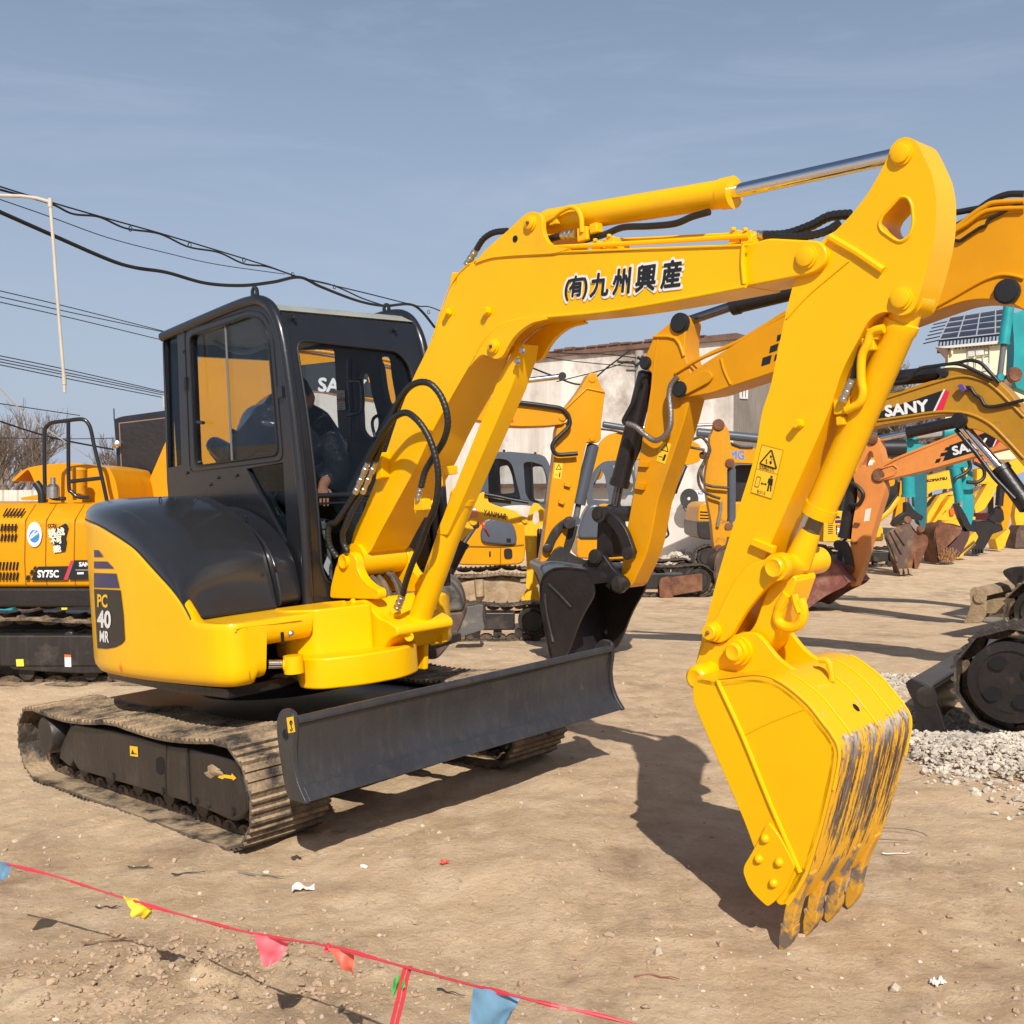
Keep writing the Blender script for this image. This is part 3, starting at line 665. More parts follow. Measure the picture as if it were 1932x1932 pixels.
wl=[(-.185,2.30),(.47,2.275),(.545,2.20),(.60,1.30),(.585,1.07),(-.13,1.055),(-.165,1.14)]
b=MB(); b.pr(loopLU([(-.235,2.44),(.645,2.44),(.645,.965),(-.235,.965)],r=.01),-MF.F*.035,[loopLU(wl,r=.07)]); cfr=b.build('cab_front_frame',BLKP,EX,bev=.003)
b=MB(); b.tube(loopLU(wl,r=.07),.008,8,closed=True); b.build('windscreen_seal',RUB,cfr)
b=MB(); q=loopLU(wl,r=.07); b.pr([p-MF.F*.015 for p in q],-MF.F*.004); b.build('windscreen_pane',GLS,cfr,flat=True)
b=MB(); b.tube([FP(-.17,1.505,-.02),FP(.60,1.495,-.02)],.014,10); b.tube([FP(-.17,1.465,-.02),FP(.60,1.455,-.02)],.006,8); b.each('windscreen_bar',BLKP,cfr)
b=MB()
for q in ('190,370','922,458'): b.rings(MF.on(pz('C',q)[0],0,.625),MF.F,[(0,.012),(.02,.012),(.024,.005)],8)
b.each('front_bolt',BLKP,cfr)
# roof
ROOF=mat('weathered_grey_roof',(.27,.28,.245),.7,var=.15,vs=6,bump=.1,dirt=((.36,.31,.22),5,.5,.8))
b=MB(); b.pr([MF.w(.60,-.225,2.452),MF.w(.50,-.225,2.50),MF.w(.30,-.225,2.522),MF.w(-.58,-.225,2.485),MF.w(-.58,-.225,2.45)],MF.L*.86); b.build('roof_panel',ROOF,EX,bev=.004)
for l_,a_ in ((-.255,.40),(.665,.33)):
    b=MB(); lp=rnd([MF.w(a_+x,l_-.006,2.53+z_) for x,z_ in ((-.035,-.02),(.035,-.02),(.03,.055),(.012,.075),(-.012,.075),(-.03,.055))],.02,4)
    ho=[MF.w(a_+.013*math.cos(g),l_-.006,2.575+.017*math.sin(g)) for g in [k*math.pi/6 for k in range(12)]]
    b.pr(lp,MF.L*.012,[ho]); b.build('lifting_lug',BLKP,EX)
# far side and rear of the cab
fo=[MF.w(a,.62,u) for a,u in cabo[:-3]]+[MF.w(-.5,.62,.965),MF.w(-.64,.62,1.20)]
fh=[rnd(S3('T',s_,.62),.04,4) for s_ in ('112,240 735,228 745,370 765,700 780,1160 805,1500 835,1700 230,1700 150,900','1085,572 1225,580 1255,700 1275,850 1300,950 1365,1180 1385,1340 1300,1530 1180,1490 1115,1400 1095,950','1335,335 1545,335 1565,600 1640,1000 1500,1055 1440,800 1400,480')]
b=MB(); b.pr(fo,MF.L*.04,fh); cf=b.build('cab_door',INT,EX)
b=MB(); b.pr(fh[0],MF.L*.003); b.pr(fh[1],MF.L*.003); b.pr(fh[2],MF.L*.003); 
b.v=[v+MF.L*.02 for v in b.v]; b.build('door_pane',GLST,cf,flat=True)
b=MB(); b.tube(path('T 920,690 1080,690 1130,720 1150,900 1150,1050 1120,1140 930,1190',.57,n=5),.012,8); b.tube(path('T 960,380 960,680 1000,1200 1000,1600',.59,n=2),.016,8); b.tube(path('T 1390,1180 1310,1230 1290,1330 1330,1500',.6,n=4),.010,8); b.each('door_handle',BLKP,cf)
for s_,hs in (('770,830 888,822 890,940 775,948',0),('775,965 888,950 902,1105 782,1115',1),('805,1540 925,1530 938,1715 825,1725',1),('845,1742 938,1735 945,1890 862,1895',1)):
    st_=decal(cf,'instruction_sticker',CRM,S3('T',s_,.612))
    if hs:
        p=pz('T',s_); hh=[p[0],p[1],(lerp(p[1][0],p[2][0],.22),lerp(p[1][1],p[2][1],.22)),(lerp(p[0][0],p[3][0],.22),lerp(p[0][1],p[3][1],.22))]
        decal(st_,'sticker_heading',ORD,MF.side(hh,.611))
    p=pz('T',s_)
    for k in range(4):
        f_=.38+.15*k; a0=(lerp(p[0][0],p[3][0],f_),lerp(p[0][1],p[3][1],f_)); a1=(lerp(p[1][0],p[2][0],f_),lerp(p[1][1],p[2][1],f_)); 
        A0=(lerp(a0[0],a1[0],.12),lerp(a0[1],a1[1],.12)); A1=(lerp(a0[0],a1[0],.85-.1*(k%2)),lerp(a0[1],a1[1],.85-.1*(k%2)))
        decal(st_,'text_line',GREY,MF.side([A0,A1,(A1[0],A1[1]+1),(A0[0],A0[1]+1)],.6115))
decal(cf,'instruction_sticker',CRM,S3('T','1085,155 1270,105 1275,180 1085,218',.60))
b=MB(); b.pr([MF.w(-.60,l_,u) for l_,u in ((-.22,2.46),(.64,2.46),(.64,1.2),(-.22,1.2))],MF.F*.03,[rnd([MF.w(-.60,l_,u) for l_,u in ((-.17,2.38),(.58,2.38),(.58,1.7),(-.17,1.7))],.06)]); rf=b.build('cab_rear_frame',BLKP,EX)
b=MB(); b.pr([MF.w(-.59,l_,u) for l_,u in ((-.17,2.38),(.58,2.38),(.58,1.7),(-.17,1.7))],MF.F*.004); b.build('rear_pane',GLST,rf,flat=True)
b=MB(); b.box(MF,-.6,.69,-.22,.62,.965,1.0); b.box(MF,-.6,-.05,-.22,.62,1.0,1.28); b.box(MF,-.05,.35,-.24,-.12,1.0,1.42); b.box(MF,-.05,.25,.46,.6,1.0,1.4); b.build('cab_floor',INT,EX,bev=.01)
b=MB(); b.pr(rnd([MF.w(a,-.02,u) for a,u in ((-.38,1.28),(.08,1.28),(.1,1.36),(-.28,1.40),(-.36,1.75),(-.44,1.75))],.04),MF.L*.44); b.build('operator_seat',INT,EX,bev=.02)
for l_ in (-.17,.5):
    b=MB(); b.tube([MF.w(.18,l_,1.40),MF.w(.22,l_,1.52),MF.w(.24,l_,1.60)],[.012,.012,.02],8); b.build('control_lever',INT,EX)
b=MB(); b.tube(cat([MF.w(.48,.05,1.0),MF.w(.46,.06,1.2),MF.w(.42,.06,1.33)],4),.01,8); b.rings(MF.w(.42,.06,1.33),MF.U,[(0,.01),(.0,.022),(.03,.024),(.045,.01)],12); b.build('travel_lever',GREY,EX)
decal(EX,'warning_diamond',WHT,[MF.w(.60,-.05+a,1.14+c) for a,c in ((0,-.05),(.03,0),(0,.05),(-.03,0))])
b=MB(); b.tube(path('A 1205,395 1290,460 1380,495 1460,490 1545,455',-.05,n=6),.013,8); b.build('coiled_cable',GREY,EX)
# ---------------------------------------------------------------- operator
def skin(name,J,E_,m,par,sub=2,root=0):
    me=bpy.data.meshes.new(name); org=ORG[par] if par else Vector((0,0,0))
    V=[MF.w(*j[:3]) for j in J]
    if par is None: org=V[root].copy()
    me.from_pydata([v-org for v in V],E_,[])
    o=bpy.data.objects.new(name,me); COL.objects.link(o); ORG[o]=org
    if par: o.parent=par
    else: o.location=org
    md=o.modifiers.new('skin','SKIN'); md.use_smooth_shade=True
    for i,j in enumerate(J): me.skin_vertices[0].data[i].radius=(j[3],j[4] if len(j)>4 else j[3])
    for i in range(len(J)): me.skin_vertices[0].data[i].use_root=(i==root)
    s=o.modifiers.new('sub','SUBSURF'); s.levels=sub; s.render_levels=sub
    bpy.context.view_layer.update(); dg=bpy.context.evaluated_depsgraph_get()
    nm=bpy.data.meshes.new_from_object(o.evaluated_get(dg)); nm.materials.clear(); nm.materials.append(m)
    nm.polygons.foreach_set('use_smooth',[True]*len(nm.polygons)); o.modifiers.clear(); old=o.data; o.data=nm; nm.name=name; bpy.data.meshes.remove(old); return o
H1=MF.loc(MF.on((604,932),1,.02)); H2=MF.loc(MF.on((398,866),1,-.12))
def hand(J,E_,w_,h,d):
    """palm and five fingers from wrist index w_ at h, pointing along d"""
    d=Vector(d).normalized(); s_=d.cross(Vector((0,.3,1))).normalized(); 
    J.append((h[0]+d.x*.04,h[1]+d.y*.04,h[2]+d.z*.04,.032,.016)); p=len(J)-1; E_.append((w_,p))
    for k,ln in enumerate((.062,.072,.068,.054)):
        o=(k-1.5)*.019; a=Vector(h)+d*.082+s_*o; J.append((*a,.0085)); E_.append((p,len(J)-1))
        q=a+d*ln*.5+Vector((0,0,-.012)); J.append((*q,.0078)); E_.append((len(J)-2,len(J)-1))
        q=q+d*ln*.35+Vector((0,0,-.022)); J.append((*q,.0066)); E_.append((len(J)-2,len(J)-1))
    a=Vector(h)+d*.03-s_*.036; J.append((*a,.010)); E_.append((p,len(J)-1)); q=a+d*.03-s_*.012+Vector((0,0,-.012)); J.append((*q,.0085)); E_.append((len(J)-2,len(J)-1))
J=[(-.36,.18,1.70,.13,.10),(-.22,.17,1.86,.12,.09),(-.02,.16,1.95,.13,.09),(.07,.14,1.985,.055),(.13,.12,2.02,.052),(.18,.12,2.085,.10,.088),(.24,.11,2.05,.085,.075),(.26,.085,1.985,.05,.045),
   (.03,-.03,1.93,.055),(-.12,-.10,1.74,.042),(-.2,-.11,1.62,.032),(.05,.34,1.92,.055),(.30,.28,1.70,.042),(H1[0]-.05,H1[1]+.06,H1[2]+.05,.03),
   (-.34,.08,1.62,.08),(-.05,.05,1.42,.06),(-.18,.05,1.05,.045),(-.34,.28,1.62,.08),(-.05,.32,1.42,.06),(-.18,.32,1.05,.045)]
J[10]=(H2[0]-.02,H2[1]+.02,H2[2]+.06,.03)
E_=[(0,1),(1,2),(2,3),(3,4),(4,5),(5,6),(6,7),(2,8),(8,9),(9,10),(2,11),(11,12),(12,13),(0,14),(14,15),(15,16),(0,17),(17,18),(18,19)]
hand(J,E_,13,(H1[0]-.04,H1[1]+.05,H1[2]+.04),(.6,-.5,-.45)); hand(J,E_,10,(H2[0]-.02,H2[1]+.02,H2[2]+.05),(.5,.1,-.6))
person=skin('person',J,E_,SKIN,None); tag(person,'person in a shiny black puffer jacket bent over the controls inside the black cab','person')
jk=[(-.40,.18,1.72,.17,.15),(-.26,.17,1.90,.185,.14),(-.10,.16,1.97,.185,.14),(.02,.15,1.985,.15,.11),(.09,.13,1.995,.085,.08),(.03,-.05,1.93,.095),(-.05,-.09,1.84,.085),(-.13,-.10,1.73,.08),(H2[0]-.03,H2[1]+.02,H2[2]+.10,.052),
    (.06,.34,1.91,.095),(.19,.32,1.80,.09),(.30,.28,1.68,.08),(.34,.20,1.62,.07),(H1[0]-.065,H1[1]+.075,H1[2]+.065,.047),(.12,.20,1.84,.15,.12),(.14,.20,1.66,.13,.11)]
skin('puffer_jacket',jk,[(0,1),(1,2),(2,3),(3,4),(3,5),(5,6),(6,7),(7,8),(3,9),(9,10),(10,11),(11,12),(12,13),(3,14),(14,15)],PUFF,person,2,2)
skin('trousers',[(-.38,.18,1.66,.14,.12),(-.34,.08,1.60,.095),(-.06,.05,1.43,.075),(-.18,.05,1.06,.06),(-.34,.28,1.60,.095),(-.06,.32,1.43,.075),(-.18,.32,1.06,.06)],[(0,1),(1,2),(2,3),(0,4),(4,5),(5,6)],PANT,person,2)
b=MB()
def hr(s_,t_):
    a=2*math.pi*s_; e=math.pi*(.5-t_*(.62-.16*max(0,math.cos(a)))); r_=.108*(1+.05*noise.noise(Vector((math.cos(a)*3,math.sin(a)*3,e*3))))
    return MF.w(.185+r_*1.05*math.cos(e)*math.cos(a)-.01,.10+r_*.86*math.cos(e)*math.sin(a),2.085+r_*1.02*math.sin(e)+.03*math.cos(a)*math.cos(e)*-1)
b.grid(hr,25,13); b.build('hair',HAIR,person,ang=80)
b=MB(); 
for l_ in (.03,.165): b.rings(MF.w(.165,l_,2.06),MF.L,[(-.01,.012),(-.004,.026),(.004,.026),(.01,.012)],12)
b.each('ear',SKIN,person)
b=MB(); b.rings(MF.w(.30,.08,2.035),MF.F,[(-.03,.02),(0,.014),(.012,.006)],10); b.build('nose',SKIN,person)
for l_ in (.055,.11):
    b=MB(); b.rings(MF.w(.288,l_,2.062),MF.F,[(-.01,.012),(.0,.010),(.006,.002)],10); b.build('eye',HAIR,person)
b=MB(); b.tube([MF.w(.285,.06,1.995),MF.w(.297,.083,1.992),MF.w(.285,.106,1.995)],.006,6); b.build('mouth',mat('lips',(.3,.1,.08),.5),person)
# ---------------------------------------------------------------- swing bracket, boom, arm, bucket
b=MB(); b.pr(rnd([MF.w(a,l_,.615) for a,l_ in ((.78,-.40),(1.0,-.53),(1.12,-.50),(1.22,-.32),(1.24,-.10),(1.16,.06),(.95,.14),(.78,.14))],.06,5),MF.U*.145); br=b.build('swing_bracket_base',YEL,EX,bev=.012)
plate('D','285,905 438,738 560,738 700,722 806,850 880,880 942,925 948,985 895,1010 855,1060 830,1112 560,1112 290,1112',-.14,.36,'swing_bracket',YEL,bev=.012,r=.02)
b=MB(); b.pr(rnd([MF.w(a,l_,.735) for a,l_ in ((.70,-.46),(.86,-.50),(1.0,-.42),(1.08,-.14),(.72,-.14))],.03),MF.U*.235); b.build('bracket_web',YEL,EX,bev=.01)
b=MB(); b.tube(path('D 275,895 420,755 560,745',-.20,n=1),.012,8); b.tube(path('D 620,725 700,860 715,1080',-.145,n=1),.014,8); b.tube(path('D 560,760 562,1100',-.145,n=1),.008,8); b.each('bracket_rib',YEL,EX)
ear='455,712 460,640 478,560 500,470 525,405 555,380 595,375 632,398 650,440 655,500 690,570 750,625 812,650 814,720'
for l_,t_ in ((-.13,.05),(.20,.05)):
    P=rnd(S3('D',ear,-.13),.03,4); P=[p+MF.L*(l_+.13) for p in P]
    b=MB(); b.pr(P,MF.L*t_); b.build('boom_foot_ear',YEL,EX,bev=.006)
FP0=pt('D','562,445',-.135)
b=MB(); b.rings(FP0,MF.L,[(0,.004),(-.012,.030),(-.012,.034),(0,.036),(.4,.036),(.41,.02)],28); b.build('boom_foot_pin',YEL,EX)
# swing cylinder
b=MB(); b.cyl(MF.on(pz('D','5,1190')[0],0,1.0),MF.on(pz('D','140,1190')[0],0,1.02),.022); b.build('swing_cylinder_rod',CHR,EX)
b=MB(); P=MF.on(pz('D','195,1190')[0],0,1.05); b.rings(P-MF.U*.04,MF.U,[(0,.03),(0,.045),(.08,.045),(.08,.03)],24); b.cyl(MF.on(pz('D','130,1190')[0],0,1.02),P,.034); b.build('swing_rod_eye',YEL,EX)
# hose bundle through the bracket
b=MB()
for s_,l_,r_ in (('D 660,555 750,585 815,665 850,780 862,900 868,1050 860,1200 890,1300',.02,.020),('D 740,545 800,600 850,700 890,830 900,1000 880,1150 900,1290',-.0,.015),('D 770,520 850,610 890,720 915,860 935,1000 930,1150 935,1270',.05,.018),('D 860,515 920,580 955,670 975,800 985,1000 960,1200',.10,.014),('D 880,505 950,590 1000,700 1000,900 990,1100',.13,.014),('D 700,540 790,560 880,660 925,800 900,900',.07,.016)):
    hose(b,path(s_,l_),r_,0)
b.each('hose_bundle',RUBD,EX)
# boom
boomo='D 600,372 635,215;C 690,1800 770,1600 850,1400 935,1130 1060,805 1170,590 1280,290 1340,130;Q 92,700 150,612 200,565 262,532 330,512 480,500 700,492 900,484 1800,452;G 408,592 420,818;Q 1800,694 1400,772 1000,838 640,872 500,886 430,900 370,932 290,1010 245,1092 196,1176;C 1380,870 1200,1190 1100,1420 820,1930;D 760,362 735,385 655,500 628,470'
boom=plate('D',boomo,-.05,.24,'boom',YEL,bev=.006,r=.02)
plate('G','400,594 475,590 545,566 815,580 850,605 868,650 855,705 812,745 760,765 475,820 400,832',-.03,.20,'boom_tip',YEL,par=boom,bev=.008,r=.02)
b=MB(); b.tube(path('D 655,500 950,490',0,n=1) and [MF.w(*(MF.loc(FP0)[0],l_,MF.loc(FP0)[2]-.0)) for l_ in (-.075,.195)],.085,28); b.build('boom_foot_tube',YEL,boom)
eo='Q 640,866 560,874 450,890 370,930 290,1010 248,1092 200,1172 250,1112 282,1086 322,1100 362,1118 402,1100 432,1040 462,992 502,950 565,905 660,884'
for l_ in (-.062,.178):
    P=[p+MF.L*(l_+.062) for p in rnd(MF.side(pz('Q',eo[2:]),-.062),.02,4)]
    b=MB(); b.pr(P,MF.L*.024); b.build('boom_cylinder_ear',YEL,boom,bev=.004)
ho='Q 232,565 300,482 360,430 430,370 530,275 570,257 612,270 630,300 632,372 655,432 700,464 790,476 700,505 480,515 330,528'
for l_ in (-.058,.172):
    P=[p+MF.L*(l_+.058) for p in rnd(MF.side(pz('Q',ho[2:]),-.058),.02,4)]
    b=MB(); b.pr(P,MF.L*.024); b.build('arm_cylinder_bracket',YEL,boom,bev=.004)
# weld lip along the lower and upper edges, cross weld near the tip
b=MB(); b.tube(path('Q 1810,694 1400,772 1000,838 640,872 500,888 430,902 370,934 290,1012 245,1094',-.052,n=4),.006,8); b.tube(path('Q 240,548 330,516 480,504 900,488 1830,455',-.052,n=4),.005,8); b.tube(path('G 415,600 410,700 420,815',-.052,n=3),.008,8); b.tube(path('Q 0,985 60,785 95,700 150,615 210,562',-.052,n=4),.003,6); b.each('weld_bead',YEL,boom)
def boss(z,s_,l_,r,par,name='pin',h=.016,m=None,hole=True):
    P=pt(z,s_,l_); b=MB(); b.rings(P,-MF.L,[(-.01,r*1.25),(h*.45,r*1.25),(h*.5,r),(h,r),(h*1.1,r*.9)],28); o=b.build(name,m or YEL,par)
    if hole: 
        b=MB(); b.rings(P-MF.L*h*1.1,-MF.L,[(0,.008),(.003,.0075),(.009,.005),(.009,.001)],10); b.build('grease_nipple',RUST,o)
    return o
boss('Q','565,328',-.058,.026,boom); boss('Q','352,1042',-.062,.026,boom); boss('G','757,668',-.03,.032,boom,hole=False)
b=MB(); b.rings(pt('Q','475,418',-.0585),-MF.L,[(0,.014),(.002,.014),(.0025,.001)],16); b.build('bracket_hole',MATS['hole_black'],boom)
def stud(z,s_,l_,par,r=.014,h=.03,name='stud'):
    P=pt(z,s_,l_); b=MB(); b.rings(P,-MF.L,[(0,r*1.25),(h*.3,r*1.25),(h*.35,r),(h,r),(h,.001)],6); return b.build(name,YEL,par)
stud('Q','318,838',-.052,boom,.017,.028); stud('Q','92,845',-.052,boom,.015,.03); 
b=MB(); P=pt('Q','115,648',-.05); b.pr([P+MF.F*a+MF.U*c for a,c in ((-.03,-.03),(.03,-.04),(.035,.02),(-.01,.03))],MF.L*.04); b.build('hose_clamp',YEL,boom,bev=.006)
# pipes on top of the boom
b=MB(); b.tube(path('Q 700,468 890,458 1300,436 1830,402',0.0,n=3),.010,8); b.tube(path('Q 990,432 1300,418 1830,392',.08,n=3),.010,8); b.each('hydraulic_pipe',YEL,boom)
b=MB()
for s_ in ('940,455','1020,430','1740,395','1810,398'):
    P=pt('Q',s_,.0); b.pr([P+MF.F*a+MF.U*c for a,c in ((-.022,-.03),(.022,-.03),(.022,.014),(-.022,.014))],MF.L*.10); b.rings(P+MF.U*.014,MF.U,[(0,.010),(.012,.010)],6)
b.each('pipe_clamp',YEL,boom,bev=.003)
# lettering on the boom, white outline below black
A_=pt('R','232,470',-.0535); B_=pt('R','1072,372',-.0535); X_=(B_-A_); wd=X_.length; X_=X_.normalized(); Y_=MF.L.cross(X_).normalized(); 
if Y_.z<0: Y_=-Y_
for s_,x0,x1,yb,yt,sc_ in (('(有)',232,390,488,312,1),('九',412,542,462,292,1),('州',578,708,445,258,1),('興',742,884,425,232,1),('産',925,1072,400,200,1)):
    P=pt('R',f'{x0},{yb}',-.0535); Q_=pt('R',f'{x1},{yb-(x1-x0)*.115}',-.0535); T_=pt('R',f'{x0},{yt+8}',-.0535); w_=(Q_-P).length; h_=abs((T_-P).dot(MF.U))
    text(s_,P-X_*.008-Y_*.008,X_,Y_,w_+.016,h_+.016,WHT,boom,'character_outline',fat=.006,shear=.12)
    text(s_,P-MF.L*.0015,X_,Y_,w_,h_,BLKT,boom,'painted_character',fat=.0034,shear=.12)
# arm
hole=rnd(S3('G','1262,342 1305,346 1328,390 1336,490 1312,560 1265,590 1225,572 1160,525 1148,490 1165,448',-.005),.03,5)
ao='G 860,560 900,540 990,450 1080,340 1150,220 1195,130 1212,72 1250,30 1300,17 1345,38 1372,85 1405,155 1440,235 1457,340 1457,480 1442,600 1412,720 1382,830 1350,920 1330,960 1290,980 1250,986 1200,966 1165,966 1120,985 1080,1030 1040,1110 950,1275;H 880,60 540,830 440,1060 330,1330 235,1560 170,1570 140,1500 215,1190 290,900 480,300 515,60;G 560,1380 640,990 690,790 760,690'
P=[]
for k in ao.split(';'): zz,q=k.split(' ',1); P+=pz(zz,q)
P=rnd(MF.side(P,-.005),.02,4); b=MB(); b.pr(P,MF.L*.15,[hole]); arm=b.build('arm',YEL,EX,bev=.008)
b=MB(); b.tube(hole,.006,6,closed=True); b.build('cutout_rim',YEL,arm)
b=MB(); b.tube(path('G 880,560 1020,640 1172,742',-.008,n=1),.013,8); b.tube(path('G 985,690 900,760 760,880 650,1000',-.006,n=3),.004,6); b.each('stiffener_rib',YEL,arm)
boss('G','1270,110',-.005,.030,arm,hole=False); boss('G','1270,893',-.005,.030,arm,hole=False); stud('G','722,1570',-.005,arm,.014,.035)
P=S3('M','985,1600 1230,1700 1215,1790 962,1680',-.03); b=MB(); b.pr(P,MF.L*.03); b.build('mounting_bar',YEL,arm,bev=.004)
# warning sign on the arm
sg=decal(arm,'warning_sign',DYEL,S3('M','1103,518 1350,582 1218,1145 975,1068',-.0072))
b=MB(); q=S3('M','1103,518 1350,582 1218,1145 975,1068',-.0078); b.tube(q,.0007,4,closed=True); b.tube(S3('M','1040,797 1283,862',-.0078),.0005,4); b.build('sign_border',BLKT,sg)
b=MB(); q=rnd(S3('M','1216,575 1275,800 1078,735',-.0082),.006,3); b.tube(q,.0025,6,closed=True); b.build('warning_triangle',BLKT,sg)
def dots(par,z,ss,l_,m=BLKT):
    for s_ in ss: decal(par,'pictogram',m,S3(z,s_,l_))
dots(sg,'M',('1200,640 1222,650 1215,672 1198,668','1150,690 1165,680 1160,730 1175,735 1150,738','1188,712 1215,706 1220,735 1200,748','1208,680 1225,690 1218,700'),-.0084)
dots(sg,'M',('1203,878 1228,878 1228,902 1203,902','1183,905 1235,915 1225,990 1218,990 1222,930 1212,1060 1198,1060 1200,985 1192,985 1180,1060 1160,1055 1180,960 1166,965','1090,968 1110,950 1110,964 1140,970 1140,958 1160,980 1138,992 1138,980 1110,974 1108,986'),-.0084)
b=MB(); b.tube(rnd(S3('M','1048,885 1092,898 1062,1012 1018,1000',-.0082),.003,3),.0009,4,closed=True); b.build('pictogram_box',BLKT,sg)
XX=(pt('M','1250,832',-.0085)-pt('M','1080,788',-.0085)); P=pt('M','1076,800',-.0085); text('はね飛ばされ',P,XX.normalized(),MF.U,XX.length,.017,BLKT,sg,bold=.01)
XX=(pt('M','1150,1090',-.0085)-pt('M','1052,1065',-.0085)); P=pt('M','1048,1080',-.0085); text('近づくな',P,XX.normalized(),MF.U,XX.length,.014,BLKT,sg,bold=.01)
# arm cylinder (on top of the boom)
A1=pt('Q','600,330',.07); Cg=pt('G','365,318',.07); Cr=pt('G','1270,115',.07)
ax=(Cg-A1).normalized(); 
b=MB(); b.rings(A1,ax,[(0,.03),(.06,.05),(.08,.052),((Cg-A1).length-.05,.052),((Cg-A1).length-.05,.056),((Cg-A1).length,.058),((Cg-A1).length,.034)],32); ac=b.build('arm_cylinder',YEL,EX)
b=MB(); b.cyl(Cg-ax*.03,Cr,.0255,seg=28); b.build('cylinder_rod',CHR,ac)
b=MB(); b.tube(path('Q 640,330 690,300 740,260 795,235 835,250 858,300 862,380',.0),.010,10); b.build('hydraulic_pipe',YEL,ac)
b=MB()
for s_,w_ in (('690,305',.024),('860,390',.028),('925,355',.02)): 
    P=pt('Q',s_,0.0); b.pr([P+MF.F*a+MF.U*c for a,c in ((-w_,-w_),(w_,-w_),(w_,w_),(-w_,w_))],MF.L*.04)
b.each('pipe_fitting',YEL,ac,bev=.006)
b=MB(); hose(b,path('Q 660,422 750,398',.0,n=3),.015,.02); hose(b,path('Q 880,425 1000,390 1100,352 1250,345 1400,330 1500,290 1600,262',.03),.013); hose(b,path('Q 432,372 350,382 290,420 252,478',.06),.014,.02); b.each('hydraulic_hose',RUB,EX,ang=60)
b=MB(); hose(b,path('G 530,552 650,545 780,500 880,450 1000,438',.05),.017,.02); hose(b,path('G 600,562 750,556 860,530 940,480',.0),.014,.02); b.each('hydraulic_hose',RUB,EX,ang=60)
def fitting(b,A,B,r):
    d=B-A; n_=6; pr=[]
    for i in range(n_): pr+=[(i/n_*d.length,r*(1.12 if i%2 else .92)),((i+.9)/n_*d.length,r*(1.12 if i%2 else .92))]
    b.rings(A,d,pr,12)
b=MB(); fitting(b,pt('Q','745,400',.0),pt('Q','825,388',.0),.017); fitting(b,pt('Q','248,482',.06),pt('Q','192,572',.06),.015); fitting(b,pt('G','450,552',.05),pt('G','532,550',.05),.015)
fitting(b,pt('C','735,1420',-.16),pt('C','640,1645',-.16),.015); fitting(b,pt('C','790,1420',-.13),pt('C','690,1640',-.13),.015); fitting(b,pt('C','1115,1600',-.16),pt('C','1095,1695',-.16),.013); fitting(b,pt('D','985,685',-.10),pt('D','945,790',-.10),.018); fitting(b,pt('G','1005,1330',-.01),pt('G','950,1450',-.01),.014)
b.each('hose_fitting',STL,EX)
# big looping hoses beside the boom
b=MB()
hose(b,path('C 735,1405,-.16 800,1285,-.18 860,1175,-.20 930,1090,-.21 1010,1058,-.22 1085,1105,-.22 1150,1190,-.21 1200,1300,-.20 1238,1450,-.19 1242,1600,-.18 1215,1750,-.17;D 1160,190,-.15 1110,330,-.13 1055,460,-.12 1010,590,-.11 985,690,-.10',-.16,n=8),.0155,.02)
b.each('hydraulic_hose',RUB,EX,ang=60)
b=MB(); hose(b,path('C 790,1405,-.13 850,1240,-.16 915,1080,-.19 960,975,-.21 1025,880,-.22 1105,838,-.22 1185,850,-.21 1255,925,-.19 1300,1035,-.18 1312,1150,-.17 1280,1265,-.16 1215,1370,-.15 1150,1480,-.15 1118,1600,-.16',-.16,n=8),.0155,.02)
b.each('hydraulic_hose',RUB,EX,ang=60)
for s_ in ('C 640,1645,-.16 570,1755,-.17 500,1850,-.18;D 455,180,-.18 445,270,-.18 465,350,-.17 512,415,-.15','C 690,1640,-.13 620,1760,-.15 570,1880,-.16;D 550,240,-.16 555,310,-.15 590,380,-.14'):
    b=MB(); hose(b,path(s_,-.15,n=8),.0155,.02); b.build('hydraulic_hose',RUB,EX,ang=60)
b=MB(); P=pt('C','1090,1720',-.16); b.pr([P+MF.F*a+MF.U*c for a,c in ((-.03,-.03),(.04,-.03),(.04,.02),(-.02,.03))],MF.L*.05); b.tube(path('C 1110,1720,-.14 1180,1720,-.10 1230,1690,-.06',-.1,n=3),.013,8)
P=pt('C','1100,1780',-.10); b.pr([P+MF.F*a+MF.U*c for a,c in ((-.03,-.025),(.05,-.025),(.05,.02),(-.03,.02))],MF.L*.06); P=pt('C','800,1440',-.10); b.pr([P+MF.F*a+MF.U*c for a,c in ((-.02,-.07),(.03,-.06),(.04,.06),(.0,.06))],MF.L*.06); b.each('hose_block',YEL,EX,bev=.005)
# boom cylinder with its guard channel
Fo=pt('D','1032,960',.07); G1=pt('E','195,1130',.07); E1=MF.w(*(lambda q:(q[0],.07,q[2]))(MF.loc(pt('Q','352,1042',-.062))))
Fo=MF.w(1.115,.07,.79); d_=(E1-Fo).normalized(); LB=.80
b=MB(); b.rings(Fo,d_,[(0,.03),(.02,.045),(.05,.062),(.08,.064),(.09,.058),(.10,.056),(LB-.03,.056),(LB-.03,.06),(LB,.06),(LB,.03)],32); bc=b.build('boom_cylinder',YEL,EX)
b=MB(); b.cyl(Fo+d_*(LB-.02),E1,.024); b.build('cylinder_rod',CHR,bc)
b=MB(); b.cyl(MF.w(1.115,-.10,.79),MF.w(1.115,.24,.79),.032); b.rings(pt('D','1030,985',-.04),-MF.L*.6+MF.F*.8,[(-.02,.022),(.03,.022),(.03,.012),(.02,.012)],16); b.build('cylinder_foot_pin',YEL,bc)
